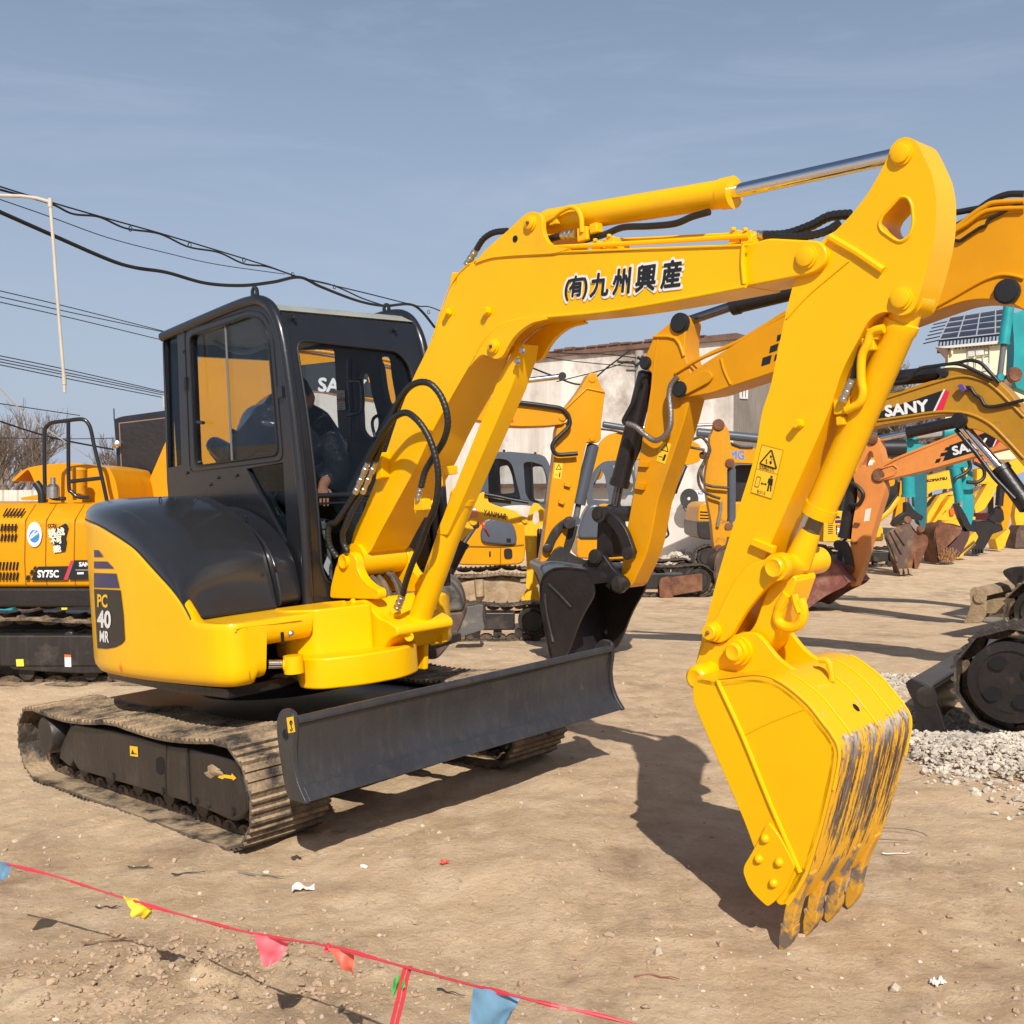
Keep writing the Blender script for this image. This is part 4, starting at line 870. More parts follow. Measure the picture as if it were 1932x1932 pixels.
b=MB(); b.pr([MF.w(1.10+x,.21,.79+z_) for x,z_ in ((-.05,-.05),(.06,-.06),(.09,.05),(.03,.08))],MF.L*.04); b.pr([MF.w(1.0+x,.15,.62+z_) for x,z_ in ((0,-.02),(.08,-.02),(.1,.13),(.0,.2))],MF.L*.03); b.each('foot_ear',YEL,bc,bev=.008)
GO='E 600,314 650,318 635,420 560,640 96,1706 26,1700 22,1680 480,540 540,430'
gb=MB(); P=MF.side(pz('E',GO[2:]),.01); gb.pr(P,MF.L*.10); gd=gb.build('cylinder_guard',YEL,EX,bev=.006)
b=MB()
for s_ in ('648,366','613,444'): b.rings(pt('E',s_,-.006),-MF.L,[(0,.017),(.003,.017),(.003,.012),(.014,.012),(.014,.001)],6)
b.each('guard_bolt',STL,gd)
b=MB(); P=pt('E','95,1235',.02); b.pr([P+MF.F*a+MF.U*c for a,c in ((-.035,-.02),(.035,-.02),(.035,.02),(-.035,.02))],MF.L*.04); P=pt('E','65,1290',.02); b.rings(P,MF.U,[(-.04,.014),(.03,.014)],8); b.each('cylinder_port',YEL,bc,bev=.004)
b=MB(); P=pt('D','930,825',-.06); b.rings(P-d_*.02,d_,[(0,.028),(.035,.028)],8); b.build('cylinder_port',YEL,bc)
# bucket cylinder and its pipework
T1=MF.w(*(lambda q:(q[0],.07,q[2]))(MF.loc(pt('G','1270,893',-.005)))); T2=MF.w(*(lambda q:(q[0],.07,q[2]))(MF.loc(pt('H','590,905',-.07))))
d2=(T2-T1).normalized(); LT=(T2-T1).length
b=MB(); b.rings(T1,d2,[(0,.045),(.07,.05),(.075,.057),(.10,.057),(.11,.053),(LT-.23,.053),(LT-.23,.058),(LT-.19,.058),(LT-.19,.03)],32); bcy=b.build('bucket_cylinder',YEL,EX)
b=MB(); b.cyl(T2-d2*.21,T2-d2*.12,.027); b.build('cylinder_rod',mat('grey_rod',(.16,.14,.11),.4,metal=.6,bump=.3),bcy)
b=MB(); b.rings(T2,-d2,[(0,.05),(.05,.045),(.12,.036),(.13,.034)],28); b.cyl(T1-MF.L*.045,T1+MF.L*.045,.056); b.each('rod_eye',YEL,bcy)
b=MB(); b.tube(path('G 1175,1055 1110,1075 1085,1140 1055,1210 1052,1330 1062,1400 1040,1460 970,1498',.0,n=5),.0145,12); b.build('hydraulic_pipe',YEL,bcy)
b=MB()
for s_,w_ in (('1110,1085',.02),('1085,1140',.022),('935,1480',.024),('935,1555',.015)):
    P=pt('G',s_,.0); b.pr([P+MF.F*a+MF.U*c for a,c in ((-w_,-w_),(w_,-w_),(w_,w_),(-w_,w_))],MF.L*.04)
b.each('pipe_fitting',YEL,bcy,bev=.005)
b=MB(); hose(b,path('G 1010,1325 1030,1240 1060,1180',.02,n=4),.012); b.build('hydraulic_hose',RUB,EX)
# linkage
lk='528,862 560,832 615,824 655,850 655,920 610,975 560,990 500,1055 430,1140 375,1230 345,1285 300,1315 245,1312 208,1265 215,1215 262,1185 305,1085 370,965 445,885'
for l_ in (-.05,.165):
    P=[p+MF.L*(l_+.05) for p in rnd(S3('H',lk,-.05),.02,4)]; b=MB(); b.pr(P,MF.L*.03); b.build('guide_link',YEL,EX,bev=.006)
plate('H','565,965 712,945 655,1110 600,1225 545,1345 470,1405 385,1385 400,1290 470,1228 520,1080',.0,.14,'bucket_link',YEL,bev=.012,r=.03)
b=MB(); b.rings(MF.w(*(lambda q:(q[0],-.085,q[2]))(MF.loc(T2))),MF.L,[(0,.02),(-.004,.03),(0,.034),(.012,.034),(.012,.046),(.05,.048),(.06,.042),(.12,.042),(.2,.046),(.26,.048),(.31,.048),(.31,.02)],32); b.build('linkage_pin',YEL,EX)
lp=boss('H','255,1250',-.05,.028,EX,'linkage_pin',.035); 
b=MB(); p3=MF.loc(pt('H','395,1355',-.04)); b.rings(MF.w(p3[0],-.085,p3[2]),MF.L,[(0,.01),(-.004,.026),(0,.032),(.008,.034),(.008,.043),(.03,.045),(.03,.052),(.05,.052),(.29,.048),(.29,.01)],32); b.build('bucket_pin',YEL,EX)
b=MB(); ph=MF.loc(pt('H','178,1498',-.1)); b.rings(MF.w(ph[0],-.13,ph[2]),MF.L,[(0,.01),(-.004,.03),(0,.036),(.01,.045),(.05,.05),(.35,.05),(.35,.01)],28); b.build('bucket_pin',YEL,EX)
b=MB(); b.tube(path('H 655,1050,.0 615,1120,.0 600,1185,.0 635,1222,.0 690,1228,.0 728,1195,.0 738,1140,.0 722,1075,.0',0,n=5),[.020]*6+[.018]*30,10); b.tube(path('H 690,1050,-.01 700,1100,-.01 720,1150,-.01',-.01,n=3),.014,8); b.each('lifting_hook',YEL,EX)
# bucket
BK='I 165,58 138,108 140,190 200,330 300,560 420,840 472,985 600,1290 640,1290 752,1122 800,980 850,800 905,560 914,450 882,380 830,310 740,200 600,92 480,60 290,80'
P=[MF.w(*(lambda q:(q[0],-.19,q[2]))(MF.loc(p))) for p in rnd(MF.side(pz('I',BK[2:]),-.19),.03,4)]
b=MB(); b.pr(P,MF.L*.022); bk=b.build('bucket_side_plate',YEL,EX,bev=.004)
b=MB(); b.pr([p+MF.L*.50 for p in P],MF.L*.022); b.build('bucket_side_plate',YEL,EX,bev=.004)
sp=[Vector(q) for q in MF.s2(pz('I','165,62 290,80 480,60 600,92 740,200 830,310 882,380 914,450 905,560 850,800 800,980 752,1122 690,1230 650,1290'),-.19)]
sp=cat(sp,7)
def offp(k,o):
    a=sp[max(0,k-1)]; c=sp[min(len(sp)-1,k+1)]; t_=(c-a).normalized(); n_=Vector((-t_.y,t_.x)); return sp[k]+n_*o
b=MB(); b.pr([MF.w(offp(k,.006).x,-.19,offp(k,.006).y) for k in range(len(sp))]+[MF.w(offp(k,-.016).x,-.19,offp(k,-.016).y) for k in range(len(sp)-1,-1,-1)],MF.L*.522); bsh=b.build('bucket_shell',YELF,EX,ang=30)
# worn outer skin: uv x across, y along
wm=bpy.data.materials.new('worn_bucket_paint'); wm.use_nodes=True; t=wm.node_tree; bs_=t.nodes['Principled BSDF']; n=t.nodes.new; l=t.links.new
uvn=n('ShaderNodeUVMap'); uvn.uv_map='UVMap'
def un(sx,sy,det=6,ro=.65):
    m_=n('ShaderNodeMapping'); m_.inputs['Scale'].default_value=(sx,sy,1); q=n('ShaderNodeTexNoise'); q.inputs['Scale'].default_value=1; q.inputs['Detail'].default_value=det; q.inputs['Roughness'].default_value=ro; l(uvn.outputs[0],m_.inputs[0]); l(m_.outputs[0],q.inputs[0]); return q.outputs[0]
def mth(op,a,c):
    k=n('ShaderNodeMath'); k.operation=op
    for i,v in ((0,a),(1,c)):
        if isinstance(v,(int,float)): k.inputs[i].default_value=v
        else: l(v,k.inputs[i])
    return k.outputs[0]
def rmp(src,a,c,o0=0,o1=1):
    r=n('ShaderNodeMapRange'); r.inputs[1].default_value=a; r.inputs[2].default_value=c; r.inputs[3].default_value=o0; r.inputs[4].default_value=o1; l(src,r.inputs[0]); return r.outputs[0]
def mxx_(f,a,c):
    x=n('ShaderNodeMixRGB'); l(f,x.inputs[0])
    for i,v in ((1,a),(2,c)):
        if isinstance(v,tuple): x.inputs[i].default_value=(*v,1)
        else: l(v,x.inputs[i])
    return x.outputs[0]
sx_=n('ShaderNodeSeparateXYZ'); l(uvn.outputs[0],sx_.inputs[0]); vy=sx_.outputs[1]; vx=sx_.outputs[0]
band=mth('MULTIPLY',rmp(vy,.375,.46),rmp(vy,.97,.72,.42,1))
edge=rmp(vx,.0,.10,.55,1)
st1=un(30,4.5,8,.75); st2=un(7,5,8,.8)
w1=mth('ADD',mth('MULTIPLY',st1,.5),mth('MULTIPLY',st2,.5))
thr=mth('ADD',w1,mth('MULTIPLY',mth('SUBTRACT',mth('MULTIPLY',band,edge),1),.26))
wear=rmp(thr,.47,.49)
spots=mth('MULTIPLY',rmp(un(16,10,3,.5),.66,.68),rmp(vy,.22,.36))
wear=mth('MAXIMUM',wear,spots)
metal_=mxx_(rmp(un(14,4,8,.75),.44,.58),(.065,.030,.016),(.20,.15,.11))
metal_=mxx_(rmp(un(26,9,6,.8),.56,.62),metal_,(.30,.25,.19))
metal_=mxx_(mth('MULTIPLY',rmp(un(24,9,8,.75),.42,.56),rmp(vy,.60,.46)),metal_,(.50,.47,.45))
l(mxx_(wear,(.86,.43,.0),metal_),bs_.inputs['Base Color']); l(rmp(wear,0,1,.38,.6),bs_.inputs['Roughness'])
bn=n('ShaderNodeBump'); bn.inputs['Strength'].default_value=.5; bn.inputs['Distance'].default_value=.004; l(mth('SUBTRACT',1,wear),bn.inputs['Height']); l(bn.outputs[0],bs_.inputs['Normal'])
LN=len(sp)
def skn(s_,t_):
    k=6+t_*(LN-7); i=int(k); f_=k-i; a=offp(i,.0085); c=offp(min(LN-1,i+1),.0085); q=a.lerp(c,f_); return MF.w(q.x,-.192+.526*s_,q.y)
b=MB(); b.grid(skn,24,120,uv=True); b.build('bucket_outer_skin',wm,bsh,ang=60,rec=False)
b=MB()
for l_ in (-.19,-.09,.09,.22,.33): 
    b.tube([MF.w(offp(k,.011).x,l_,offp(k,.011).y) for k in range(20,47 if l_>-.15 and l_<.3 else 60)],.005,6)
b.each('bucket_ridge',YELF,bsh)
b=MB(); b.tube(path('I 278,75 290,110 410,370 560,740 722,1112',-.192,n=3),.0085,8); b.tube(path('I 415,372 560,300 750,228',-.191,n=2),.0025,6); b.each('side_plate_rib',YEL,bk)
ct='I 545,838 472,985 418,1075 412,1112 440,1190 482,1242 545,1300 585,1268 625,1225 692,1080 655,1005 600,905'
b=MB(); b.pr(rnd(MF.side(pz('I',ct[2:]),-.206),.012,3),MF.L*.016); cu=b.build('side_cutter',YEL,EX,bev=.003)
b=MB(); b.pr([p+MF.L*.538 for p in rnd(MF.side(pz('I',ct[2:]),-.206),.012,3)],MF.L*.016); b.build('side_cutter',YEL,EX,bev=.003)
b=MB()
for s_ in ('532,930','498,1040','608,1058','578,1170'): b.rings(pt('I',s_,-.207),-MF.L,[(-.01,.016),(.002,.016),(.009,.013),(.014,.007),(.015,.001)],16)
b.each('cutter_bolt',YEL,cu)
# lip, adapters and teeth
lipm=mat('scuffed_yellow',(.66,.34,.03),.5,var=.15,vs=9,bump=.25,bs=30,dirt=((.17,.13,.10),9,.46,.56))
lp0=MF.s2(pz('I','760,1100 700,1215 668,1240 640,1228 690,1130 735,1075'),-.19)
b=MB(); b.pr([MF.w(a,-.19,u) for a,u in lp0],MF.L*.522); b.build('cutting_lip',lipm,EX,bev=.004)
ad=MF.s2(pz('I','757,1140 722,1210 684,1300 662,1400 654,1440 628,1458 600,1432 612,1330 632,1262 680,1140 730,1095'),-.215)
to=MF.s2(pz('I','590,1405 624,1450 655,1425 652,1470 622,1530 584,1568 570,1545 574,1480'),-.225)
for i,l_ in enumerate((-.165,-.005,.145,.30)):
    b=MB(); b.pr(rnd([MF.w(a,l_-.024,u) for a,u in ad],.006,2),MF.L*.048); a_=b.build('tooth_adapter',lipm,EX,bev=.006)
    b=MB(); n0=len(to); c0_=sum((Vector(q) for q in to),Vector((0,0)))/n0
    b.pr([MF.w(a,l_-.025,u) for a,u in to],MF.L*.048); b.v=[v if MF.loc(v)[2]>-.13 else v+(MF.w(MF.loc(v)[0],l_-.003,MF.loc(v)[2])-v)*.25 for v in b.v]; b.build('tooth',lipm,EX,bev=.004)
# ears, hinge lugs, hook on the bucket
eo='148,1445 205,1300 262,1325 330,1300 352,1275 430,1252 492,1265 532,1312 605,1405 720,1482 600,1520 470,1530 280,1545 165,1548 122,1500'
for l_ in (-.035,.15):
    P=[p+MF.L*(l_+.035) for p in rnd(S3('H',eo,-.035),.02,4)]; b=MB(); b.pr(P,MF.L*.024); b.build('bucket_ear',YEL,EX,bev=.004)
b=MB(); b.tube(path('H 825,1405,.05 870,1412,.05 890,1470,.05 895,1520,.05',.05,n=5),.011,10); b.build('lifting_eye',YELF,bsh)
decal(bsh,'drain_hole',MATS['hole_black'],[skn(.46,.335)+(skn(.5,.34)-skn(.46,.34)).normalized()*.013*math.cos(g)+(skn(.46,.36)-skn(.46,.335)).normalized()*.016*math.sin(g)+(CAMP-skn(.46,.335)).normalized()*.004 for g in [k*math.pi/7 for k in range(14)]])
# ================================================================ the yard behind
def DF(d,z=0,yaw=0,x=0): return Fr((x,d,z),yaw)
def PZ(z,s):
    P=[]
    for k in s.split(';'):
        k=k.strip()
        zz,q=(k.split(' ',1)) if k[0].isalpha() else (z,k)
        P+=pz(zz,q)
    return P
def TR(par,fr,l,th,name,m,z,s,r=.02,bev=.008,hl=(),rn=4):
    """outline traced on the plane L=l of fr, given the real thickness th along L"""
    b=MB(); b.pr(rnd(fr.side(PZ(z,s),l),r,rn),fr.L*th,[rnd(fr.side(PZ(z,h),l),r*.7,rn) for h in hl]); return b.build(name,m,par,bev=bev)
def TP(fr,z,s,l,n=4): 
    P=[fr.on(p,1,l) for p in PZ(z,s)]; return cat(P,n) if n else P
def TB(par,fr,l,name,m,z,s,r,n=4,seg=8):
    b=MB(); b.tube(TP(fr,z,s,l,n),r,seg); return b.build(name,m,par,ang=60)
def PN(par,fr,l,z,s,r,m,h=.02,name='pin'):
    P=fr.on(PZ(z,s)[0],1,l); n=fr.L if (CAMP-P).dot(fr.L)>0 else -fr.L
    b=MB(); b.rings(P,n,[(-.02,r*1.2),(h*.4,r*1.2),(h*.5,r),(h,r),(h*1.05,r*.8)],18); return b.build(name,m,par)
def CY(par,fr,l,z,a,c,r,m,name='hydraulic_cylinder',rod=None,rr=None,rm=None):
    A=fr.on(PZ(z,a)[0],1,l); B=fr.on(PZ(z,c)[0],1,l); d=B-A
    b=MB(); b.rings(A,d,[(0,r*.7),(.02,r),(d.length-.06,r),(d.length-.06,r*1.12),(d.length,r*1.12),(d.length,r*.6)],20); o=b.build(name,m,par)
    if rod:
        C_=fr.on(PZ(z,rod)[0],1,l); b=MB(); b.cyl(B,C_,rr or r*.5,seg=16); b.build('cylinder_rod',rm or CHR,o); b=MB(); b.rings(C_-fr.L*r*.8,fr.L,[(0,r*.4),(0,r*.7),(1.6*r,r*.7),(1.6*r,r*.4)],16); b.build('rod_eye',m,o)
    return o
def DC(par,fr,l,name,m,z,s,r=0):
    P=fr.side(PZ(z,s),l); n=(CAMP-P[0]).normalized()
    if r: P=rnd(P,r,4)
    return decal(par,name,m,P)
def TX(par,fr,l,s,z,a,c,h,m,fat=0,name='lettering',shear=0,bold=0):
    """lettering with baseline a->c and height h in zoom pixels"""
    A,B=[fr.on(p,1,l) for p in PZ(z,a+' '+c)]; x,y=[float(v) for v in a.split(',')]; C_=fr.on(PZ(z,f'{x},{y-h}')[0],1,l)
    X=(B-A).normalized(); return text(s,A,X,Vector((0,0,1))-X*X.z,(B-A).length,(C_-A).length,m,par,name,bold=bold,fat=fat,shear=shear)
def ntrack(par,fr,a0,a1,l0,l1,r,m,n=30,lift=0,frm=None,near=None):
    b,c=belt(fr,a0,a1,l0,l1,r,r*.95,n=n,th=.025,sag=.04,lift=lift,grous=r>.3); b.build('track_shoes',m,par,flat=True); c.build('track_chain',CHN,par,ang=30)
    lc=(l0+l1)/2; w_=abs(l1-l0)
    b=MB(); b.box(fr,a0+r*1.6,a1-r*1.9,lc-w_*.42,lc+w_*.42,r*.55+lift,r*1.45+lift); b.build('track_frame',frm or BLKD,par,bev=.02)
    for a_ in (a0+r,a1-r):
        b=MB(); b.rings(fr.w(a_,lc-w_*.4,r+lift),fr.L,[(0,r*.2),(0,r*.5),(.03,r*.55),(.03,r*.72),(w_*.25,r*.74),(w_*.55,r*.74),(w_*.8-.03,r*.72),(w_*.8-.03,r*.55),(w_*.8,r*.5),(w_*.8,r*.2)],28); b.build('track_wheel',frm or BLKD,par)
    rollers(fr,[lerp(a0+r*1.7,a1-r*1.7,k/4) for k in range(5)],lc,r*.35+lift,r*.22,w_*.5).each('track_roller',frm or BLKD,par)
def genbody(par,fr,s,hm,cm,side=1):
    """slewing house and cab in the machine's own frame (F forward)"""
    k=s
    b=MB(); b.pr([fr.w(a*k,-1.0*k,u*k) for a,u in ((-1.15,.70),(-1.15,1.35),(-1.0,1.55),(-.2,1.6),(.35,1.42),(.45,.70))],fr.L*(1.95*k)); h=b.build('house',hm,par,bev=.08*k)
    b=MB(); b.rings(fr.w(0,0,.42*k),fr.U,[(0,.3*k),(0,.5*k),(.30*k,.5*k),(.30*k,.3*k)],32); b.box(fr,-.7*k,.7*k,-.6*k,.6*k,.3*k,.45*k); b.build('centre_frame',BLKD,par)
    l0,l1=(.12*k,1.0*k) if side>0 else (-1.0*k,-.12*k)
    oc=[(-.35,1.0),(-.35,2.45),(-.25,2.55),(.55,2.55),(.75,2.35),(.85,1.6),(.85,.75),(.3,.75)]
    for l_ in (l0,l1-.05):
        b=MB(); b.pr(rnd([fr.w(a*k,l_,u*k) for a,u in oc],.08),fr.L*.05,[rnd([fr.w(a*k,l_,u*k) for a,u in ((-.22,1.5),(-.22,2.4),(.50,2.4),(.64,2.25),(.72,1.5))],.06)]); f=b.build('cab_frame',cm,par)
        b=MB(); b.pr([fr.w(a*k,l_+.02,u*k) for a,u in ((-.22,1.5),(-.22,2.4),(.50,2.4),(.64,2.25),(.72,1.5))],fr.L*.005); b.build('window_pane',GLSD,f,flat=True)
    b=MB(); b.pr([fr.w(a*k,l0+.05,u*k) for a,u in ((-.3,2.47),(-.25,2.56),(.56,2.56),(.6,2.47))],fr.L*(l1-l0-.1)); b.pr([fr.w(a*k,l0+.05,u*k) for a,u in ((-.34,.8),(-.34,1.5),(-.28,1.5),(-.28,.95),(.8,.95),(.8,1.3),(.84,1.3),(.84,.8))],fr.L*(l1-l0-.1)); b.build('cab_shell',cm,par,bev=.01)
    return h
def bucketB(par,fr,l0,l1,m,z,plate_,shell,name='bucket',th=.03):
    P=rnd(fr.side(PZ(z,plate_),l0),.05,4); w_=l1-l0; sg=1 if w_>0 else -1
    b=MB(); b.pr(P,fr.L*(th*sg)); b.build('bucket_side_plate',m,par,bev=.004)
    b=MB(); b.pr([p+fr.L*(w_-th*sg) for p in P],fr.L*(th*sg)); b.build('bucket_side_plate',m,par,bev=.004)
    q=cat([Vector(v) for v in fr.s2(PZ(z,shell),l0)],5); c=sum(q,Vector((0,0)))/len(q); inn=[]
    for k in range(len(q)):
        t_=(q[min(len(q)-1,k+1)]-q[max(0,k-1)]).normalized(); n_=Vector((-t_.y,t_.x)); n_=n_ if n_.dot(c-q[k])>0 else -n_; inn.append(q[k]+n_*th)
    b=MB(); b.pr([fr.w(p.x,l0,p.y) for p in q]+[fr.w(p.x,l0,p.y) for p in reversed(inn)],fr.L*w_); b.build('bucket_shell',m,par,ang=40)
GRP='excavators parked in the yard'
def machine(loc,label): return thing('excavator',loc,label,'excavator',GRP)
# ---------------------------------------------------------------- amber machine at the left
FA=DF(9.5,-.01,0,-3.85); A=machine(FA.O,'amber excavator at the far left with black handrail and louvred side panels')
ntrack(A,FA,-1.6,1.45,-.95,-.50,.285,TRK,n=36); ntrack(A,FA,-1.6,1.45,.5,.95,.285,TRK,n=30)
TR(A,FA,-.90,.3,'track_frame',BLKD,'X','95,560 200,470 260,512 730,516 740,385 790,360 842,372 875,545 1050,525 1200,530 1200,850 950,858 150,812 100,780',bev=.012)
s_=DC(A,FA,-.915,'yellow_sticker',LEM,'X','185,688 270,685 278,768 192,770'); s_=DC(A,FA,-.915,'white_sticker',WHT,'X','748,632 822,636 826,778 752,774'); DC(s_,FA,-.917,'sticker_heading',ORD,'X','746,632 822,636 823,664 747,662')
b=MB(); b.pr([FA.w(-1.3,l,u) for l,u in ((-.95,.64),(-.95,.79),(.95,.79),(.95,.64))],FA.F*2.3); b.build('deck_skirt',BLKB,A,bev=.02)
b=MB(); b.pr([FA.w(-1.45,l,u) for l,u in ((-.90,.79),(-.92,1.0),(-.90,1.33),(-.76,1.455),(-.6,1.47),(.9,1.47),(.9,.79))],FA.F*2.28); hs=b.build('side_panel',BY1,A,bev=.035)
DY=-.9065+0
for x in (285,527,858):
    u=FA.s2(PZ('N',f'{x},1300'),-.92)[0][0]; b=MB(); b.tube([FA.w(u,-.902,.80),FA.w(u,-.925,1.0),FA.w(u,-.904,1.33),FA.w(u+.02,-.762,1.457)],.004,5); b.build('panel_gap',MATS['seam_brown'],hs)
for y0,n_,hgt in ((1110,6,95),(1285,5,90),(1400,5,90),(1730,6,95),(1850,6,95)):
    for k in range(n_):
        x0=(230 if y0==1110 else 185 if y0<1500 else 205)-k*40 - (0)
        P=[FA.on(p,1,-.925) for p in PZ('N',f'{x0-8},{y0-hgt/2} {x0+14},{y0-hgt/2} {x0-4},{y0+hgt/2} {x0-26},{y0+hgt/2}')]
        if y0==1110: P=[p+FA.L*(.08 if i<2 else .03) for i,p in enumerate(P)]
        decal(hs,'louvre_slot',MATS['hole_black'],rnd(P,.006,3))
L9=-.928
lg=DC(hs,FA,L9,'company_badge',WHT,'N',' '.join(f'{398+86*math.cos(k*math.pi/12):.0f},{1366+146*math.sin(k*math.pi/12):.0f}' for k in range(24)))
DC(lg,FA,L9-.002,'badge_disc',BLUE,'N',' '.join(f'{398+60*math.cos(k*math.pi/12):.0f},{1385+75*math.sin(k*math.pi/12):.0f}' for k in range(24)))
for q in ('345,1430 352,1370 400,1320 420,1320 375,1370','350,1425 390,1360 440,1335 445,1350 390,1390'): DC(lg,FA,L9-.004,'badge_leaf',WHT,'N',q)
DC(lg,FA,L9-.005,'badge_leaf',GRN,'N','360,1420 400,1380 450,1350 445,1375 400,1410')
TX(hs,FA,L9,'CCTV','N','555,1285','655,1285',40,BLKT,fat=.002)
pb=DC(hs,FA,L9,'caption_backing',BLKT,'N','590,1330 760,1235 790,1265 760,1400 772,1440 755,1560 635,1582 610,1470')
TX(hs,FA,L9-.003,'挑战','N','565,1395','750,1370',90,CRM,fat=.003); TX(hs,FA,L9-.003,'不可','N','592,1480','715,1465',80,CRM,fat=.003); TX(hs,FA,L9-.003,'能','N','625,1575','708,1565',80,CRM,fat=.003)
for q in ('400,1733 425,1735 408,1772 380,1770','360,1775 395,1778 378,1826 342,1824','310,1838 352,1840 335,1895 295,1895'): DC(hs,FA,L9,'checker_mark',BLKT,'N',q)
DC(hs,FA,L9,'model_panel',BLKT,'N','440,1738 800,1732 740,1893 360,1895 400,1800'); DC(hs,FA,L9,'model_panel',BLKT,'N','850,1665 1100,1660 1100,1885 800,1890')
TX(hs,FA,L9-.004,'SY75C','N','438,1862','678,1862',80,WHT,fat=.003); DC(hs,FA,L9-.003,'slash_mark',RED,'N','820,1668 850,1668 768,1890 738,1890'); DC(hs,FA,L9-.002,'slash_mark',GREY,'N','850,1668 862,1668 782,1890 768,1890')
TX(hs,FA,L9-.004,'SANY','N','918,1735','1075,1735',48,WHT,fat=.002); DC(hs,FA,L9-.003,'rule_line',WHT,'N','875,1775 1080,1775 1080,1779 875,1779'); DC(hs,FA,L9-.003,'rule_line',WHT,'N','895,1805 970,1803 970,1825 895,1828')
TR(A,FA,-.25,1.0,'engine_hood',BY1,'N','130,740 240,632 320,592 500,556 760,536 900,540 1100,566 1270,600 1340,740 1375,930 1375,1040 480,1040 445,900 395,750 350,650 322,612 165,752',bev=.01)
TR(A,FA,-.4,.25,'hood_flap',BY1,'N','240,938 440,905 475,960 250,968',r=.005)
TB(A,FA,-.6,'exhaust_pipe',RUB,'N','415,765 455,820 485,890 490,1000',.034)
for q,n_ in (('1240,980 1180,700 1090,330 1060,180 1025,85 950,30 750,50 600,72 540,120 518,200 518,700 532,860 580,930 650,952 760,950',5),('792,60 797,780 830,870 905,930 1035,936',4),('812,752 1172,712',1)): TB(A,FA,-.7,'handrail',BLKP,'N',q,.0165,n=n_)
b=MB(); P=FA.on(pz('N','617,945')[0],1,-.72); b.rings(P,FA.U,[(0,.05),(.09,.05),(.11,.035),(.12,.02),(.17,.02)],16); b.build('filler_cap',STL,A)
b=MB(); P=FA.on(pz('N','920,965')[0],1,-.5); b.rings(P,FA.U,[(0,.055),(.24,.055),(.25,.06),(.27,.05)],18); b.build('air_filter',BY2,A)
TR(A,FA,.85,.9,'cab_rear',BLKP,'A','657,885 700,868 960,832 1060,818 1060,1345 692,1350',bev=.02)
q=DC(A,FA,.842,'cab_window_frame',mat('copper_trim',(.25,.15,.11),.4),'A','688,905 1000,868 1000,1100 870,1290 722,1302 705,1270'); DC(A,FA,.838,'cab_window',BLKB,'A','694,910 996,874 992,1098 868,1284 726,1296 711,1268')
b=MB(); b.rings(FA.on(pz('A','678,1030')[0],1,.80),-FA.L,[(0,.03),(.03,.04),(.05,.01)],12); b.build('work_lamp',STL,A)
TB(A,FA,.85,'aerial',RUB,'A','660,822 662,890',.006,n=1)
FA2=Fr((-3.5,10.3,0),-.12)
bm_=TR(A,FA2,-.15,.30,'boom',BY1,'W','245,1000 267,938 338,773 365,700 376,675 392,660 420,656 500,655 560,660 630,672 766,701 860,728 966,760 1036,771 1060,774 1073,787 1062,801 1036,804 966,806 766,767 724,759 633,743 607,737 560,735 520,738 485,760 455,800 430,860 405,930 380,1010',bev=.012)
DC(bm_,FA2,-.1535,'name_panel',BLKT,'W','556,690 632,682 690,696 722,712 735,754 640,743 560,733'); TX(bm_,FA2,-.156,'SANY','W','601,738','690,742',25,WHT,fat=.006)
for q in ('694,711 712,712 712,722 696,722','704,725 720,727 724,742 708,737'): DC(bm_,FA2,-.156,'checker_mark',BY1,'W',q)
DC(bm_,FA2,-.1535,'red_badge',RED,'E','500,885 520,810 575,812 580,888'); DC(bm_,FA2,-.156,'badge_letter',WHT,'E','505,870 530,865 545,820 560,830 550,880 510,890')
TB(bm_,FA2,-.17,'hydraulic_pipe',BY1,'W','540,655 640,668 760,694 860,720 950,748',.02,n=2); TB(bm_,FA2,-.10,'hydraulic_pipe',BY1,'W','540,648 640,660 760,686',.02,n=2)
TB(A,FA2,-.18,'hydraulic_hose',RUB,'E','570,738 700,752 830,770 930,790 980,850 985,910 935,965 880,1020 862,1070 895,1118 980,1118 1045,1112',.022,n=6)
CY(A,FA2,0,'W','790,662','985,719',.055,RUB,rod='1060,710',rr=.028)
ar=TR(A,FA2,-.11,.22,'arm',BY1,'E','1150,525 1182,532 1195,575 1225,650 1245,668 1215,900 1215,1010 1190,1035 1112,1030 1085,1150 1050,1350 990,1620 930,1850 900,1950 770,1930 800,1750 850,1350 880,1100 890,950 905,905 975,885 1000,860 985,820 950,790 1050,665 1110,565 1125,535',bev=.01)
TB(ar,FA2,-.112,'stiffener_rib',BY1,'E','950,792 1110,640 1242,668',.012,n=1)
for q,r_ in (('1150,570',.035),('1152,1000',.03)): PN(ar,FA2,-.11,'E',q,r_,BY1,.01)
PN(bm_,FA2,-.15,'E','935,850',.035,BY1,.012)
q=DC(ar,FA2,-.1125,'warning_sign',DYEL,'E','885,1172 940,1180 925,1300 868,1290'); DC(q,FA2,-.1135,'warning_triangle',BLKT,'E','910,1186 930,1232 886,1228'); DC(q,FA2,-.1145,'warning_triangle',DYEL,'E','910,1198 922,1226 894,1224'); DC(q,FA2,-.1135,'pictogram',BLKT,'E','914,1248 922,1250 918,1284 908,1284'); DC(q,FA2,-.1135,'pictogram',BLKT,'E','884,1264 906,1266 906,1270 884,1268')
for q in ('952,1318 1000,1330 990,1358 948,1345','915,1440 958,1455 945,1485 908,1470'): TR(ar,FA2,-.15,.05,'mounting_stud',BY1,'E',q,r=.004,bev=.002)
CY(A,FA2,-.02,'E','1160,1045','1052,1480',.062,GRYP,rod='1030,1600',rr=.03,rm=GREY)
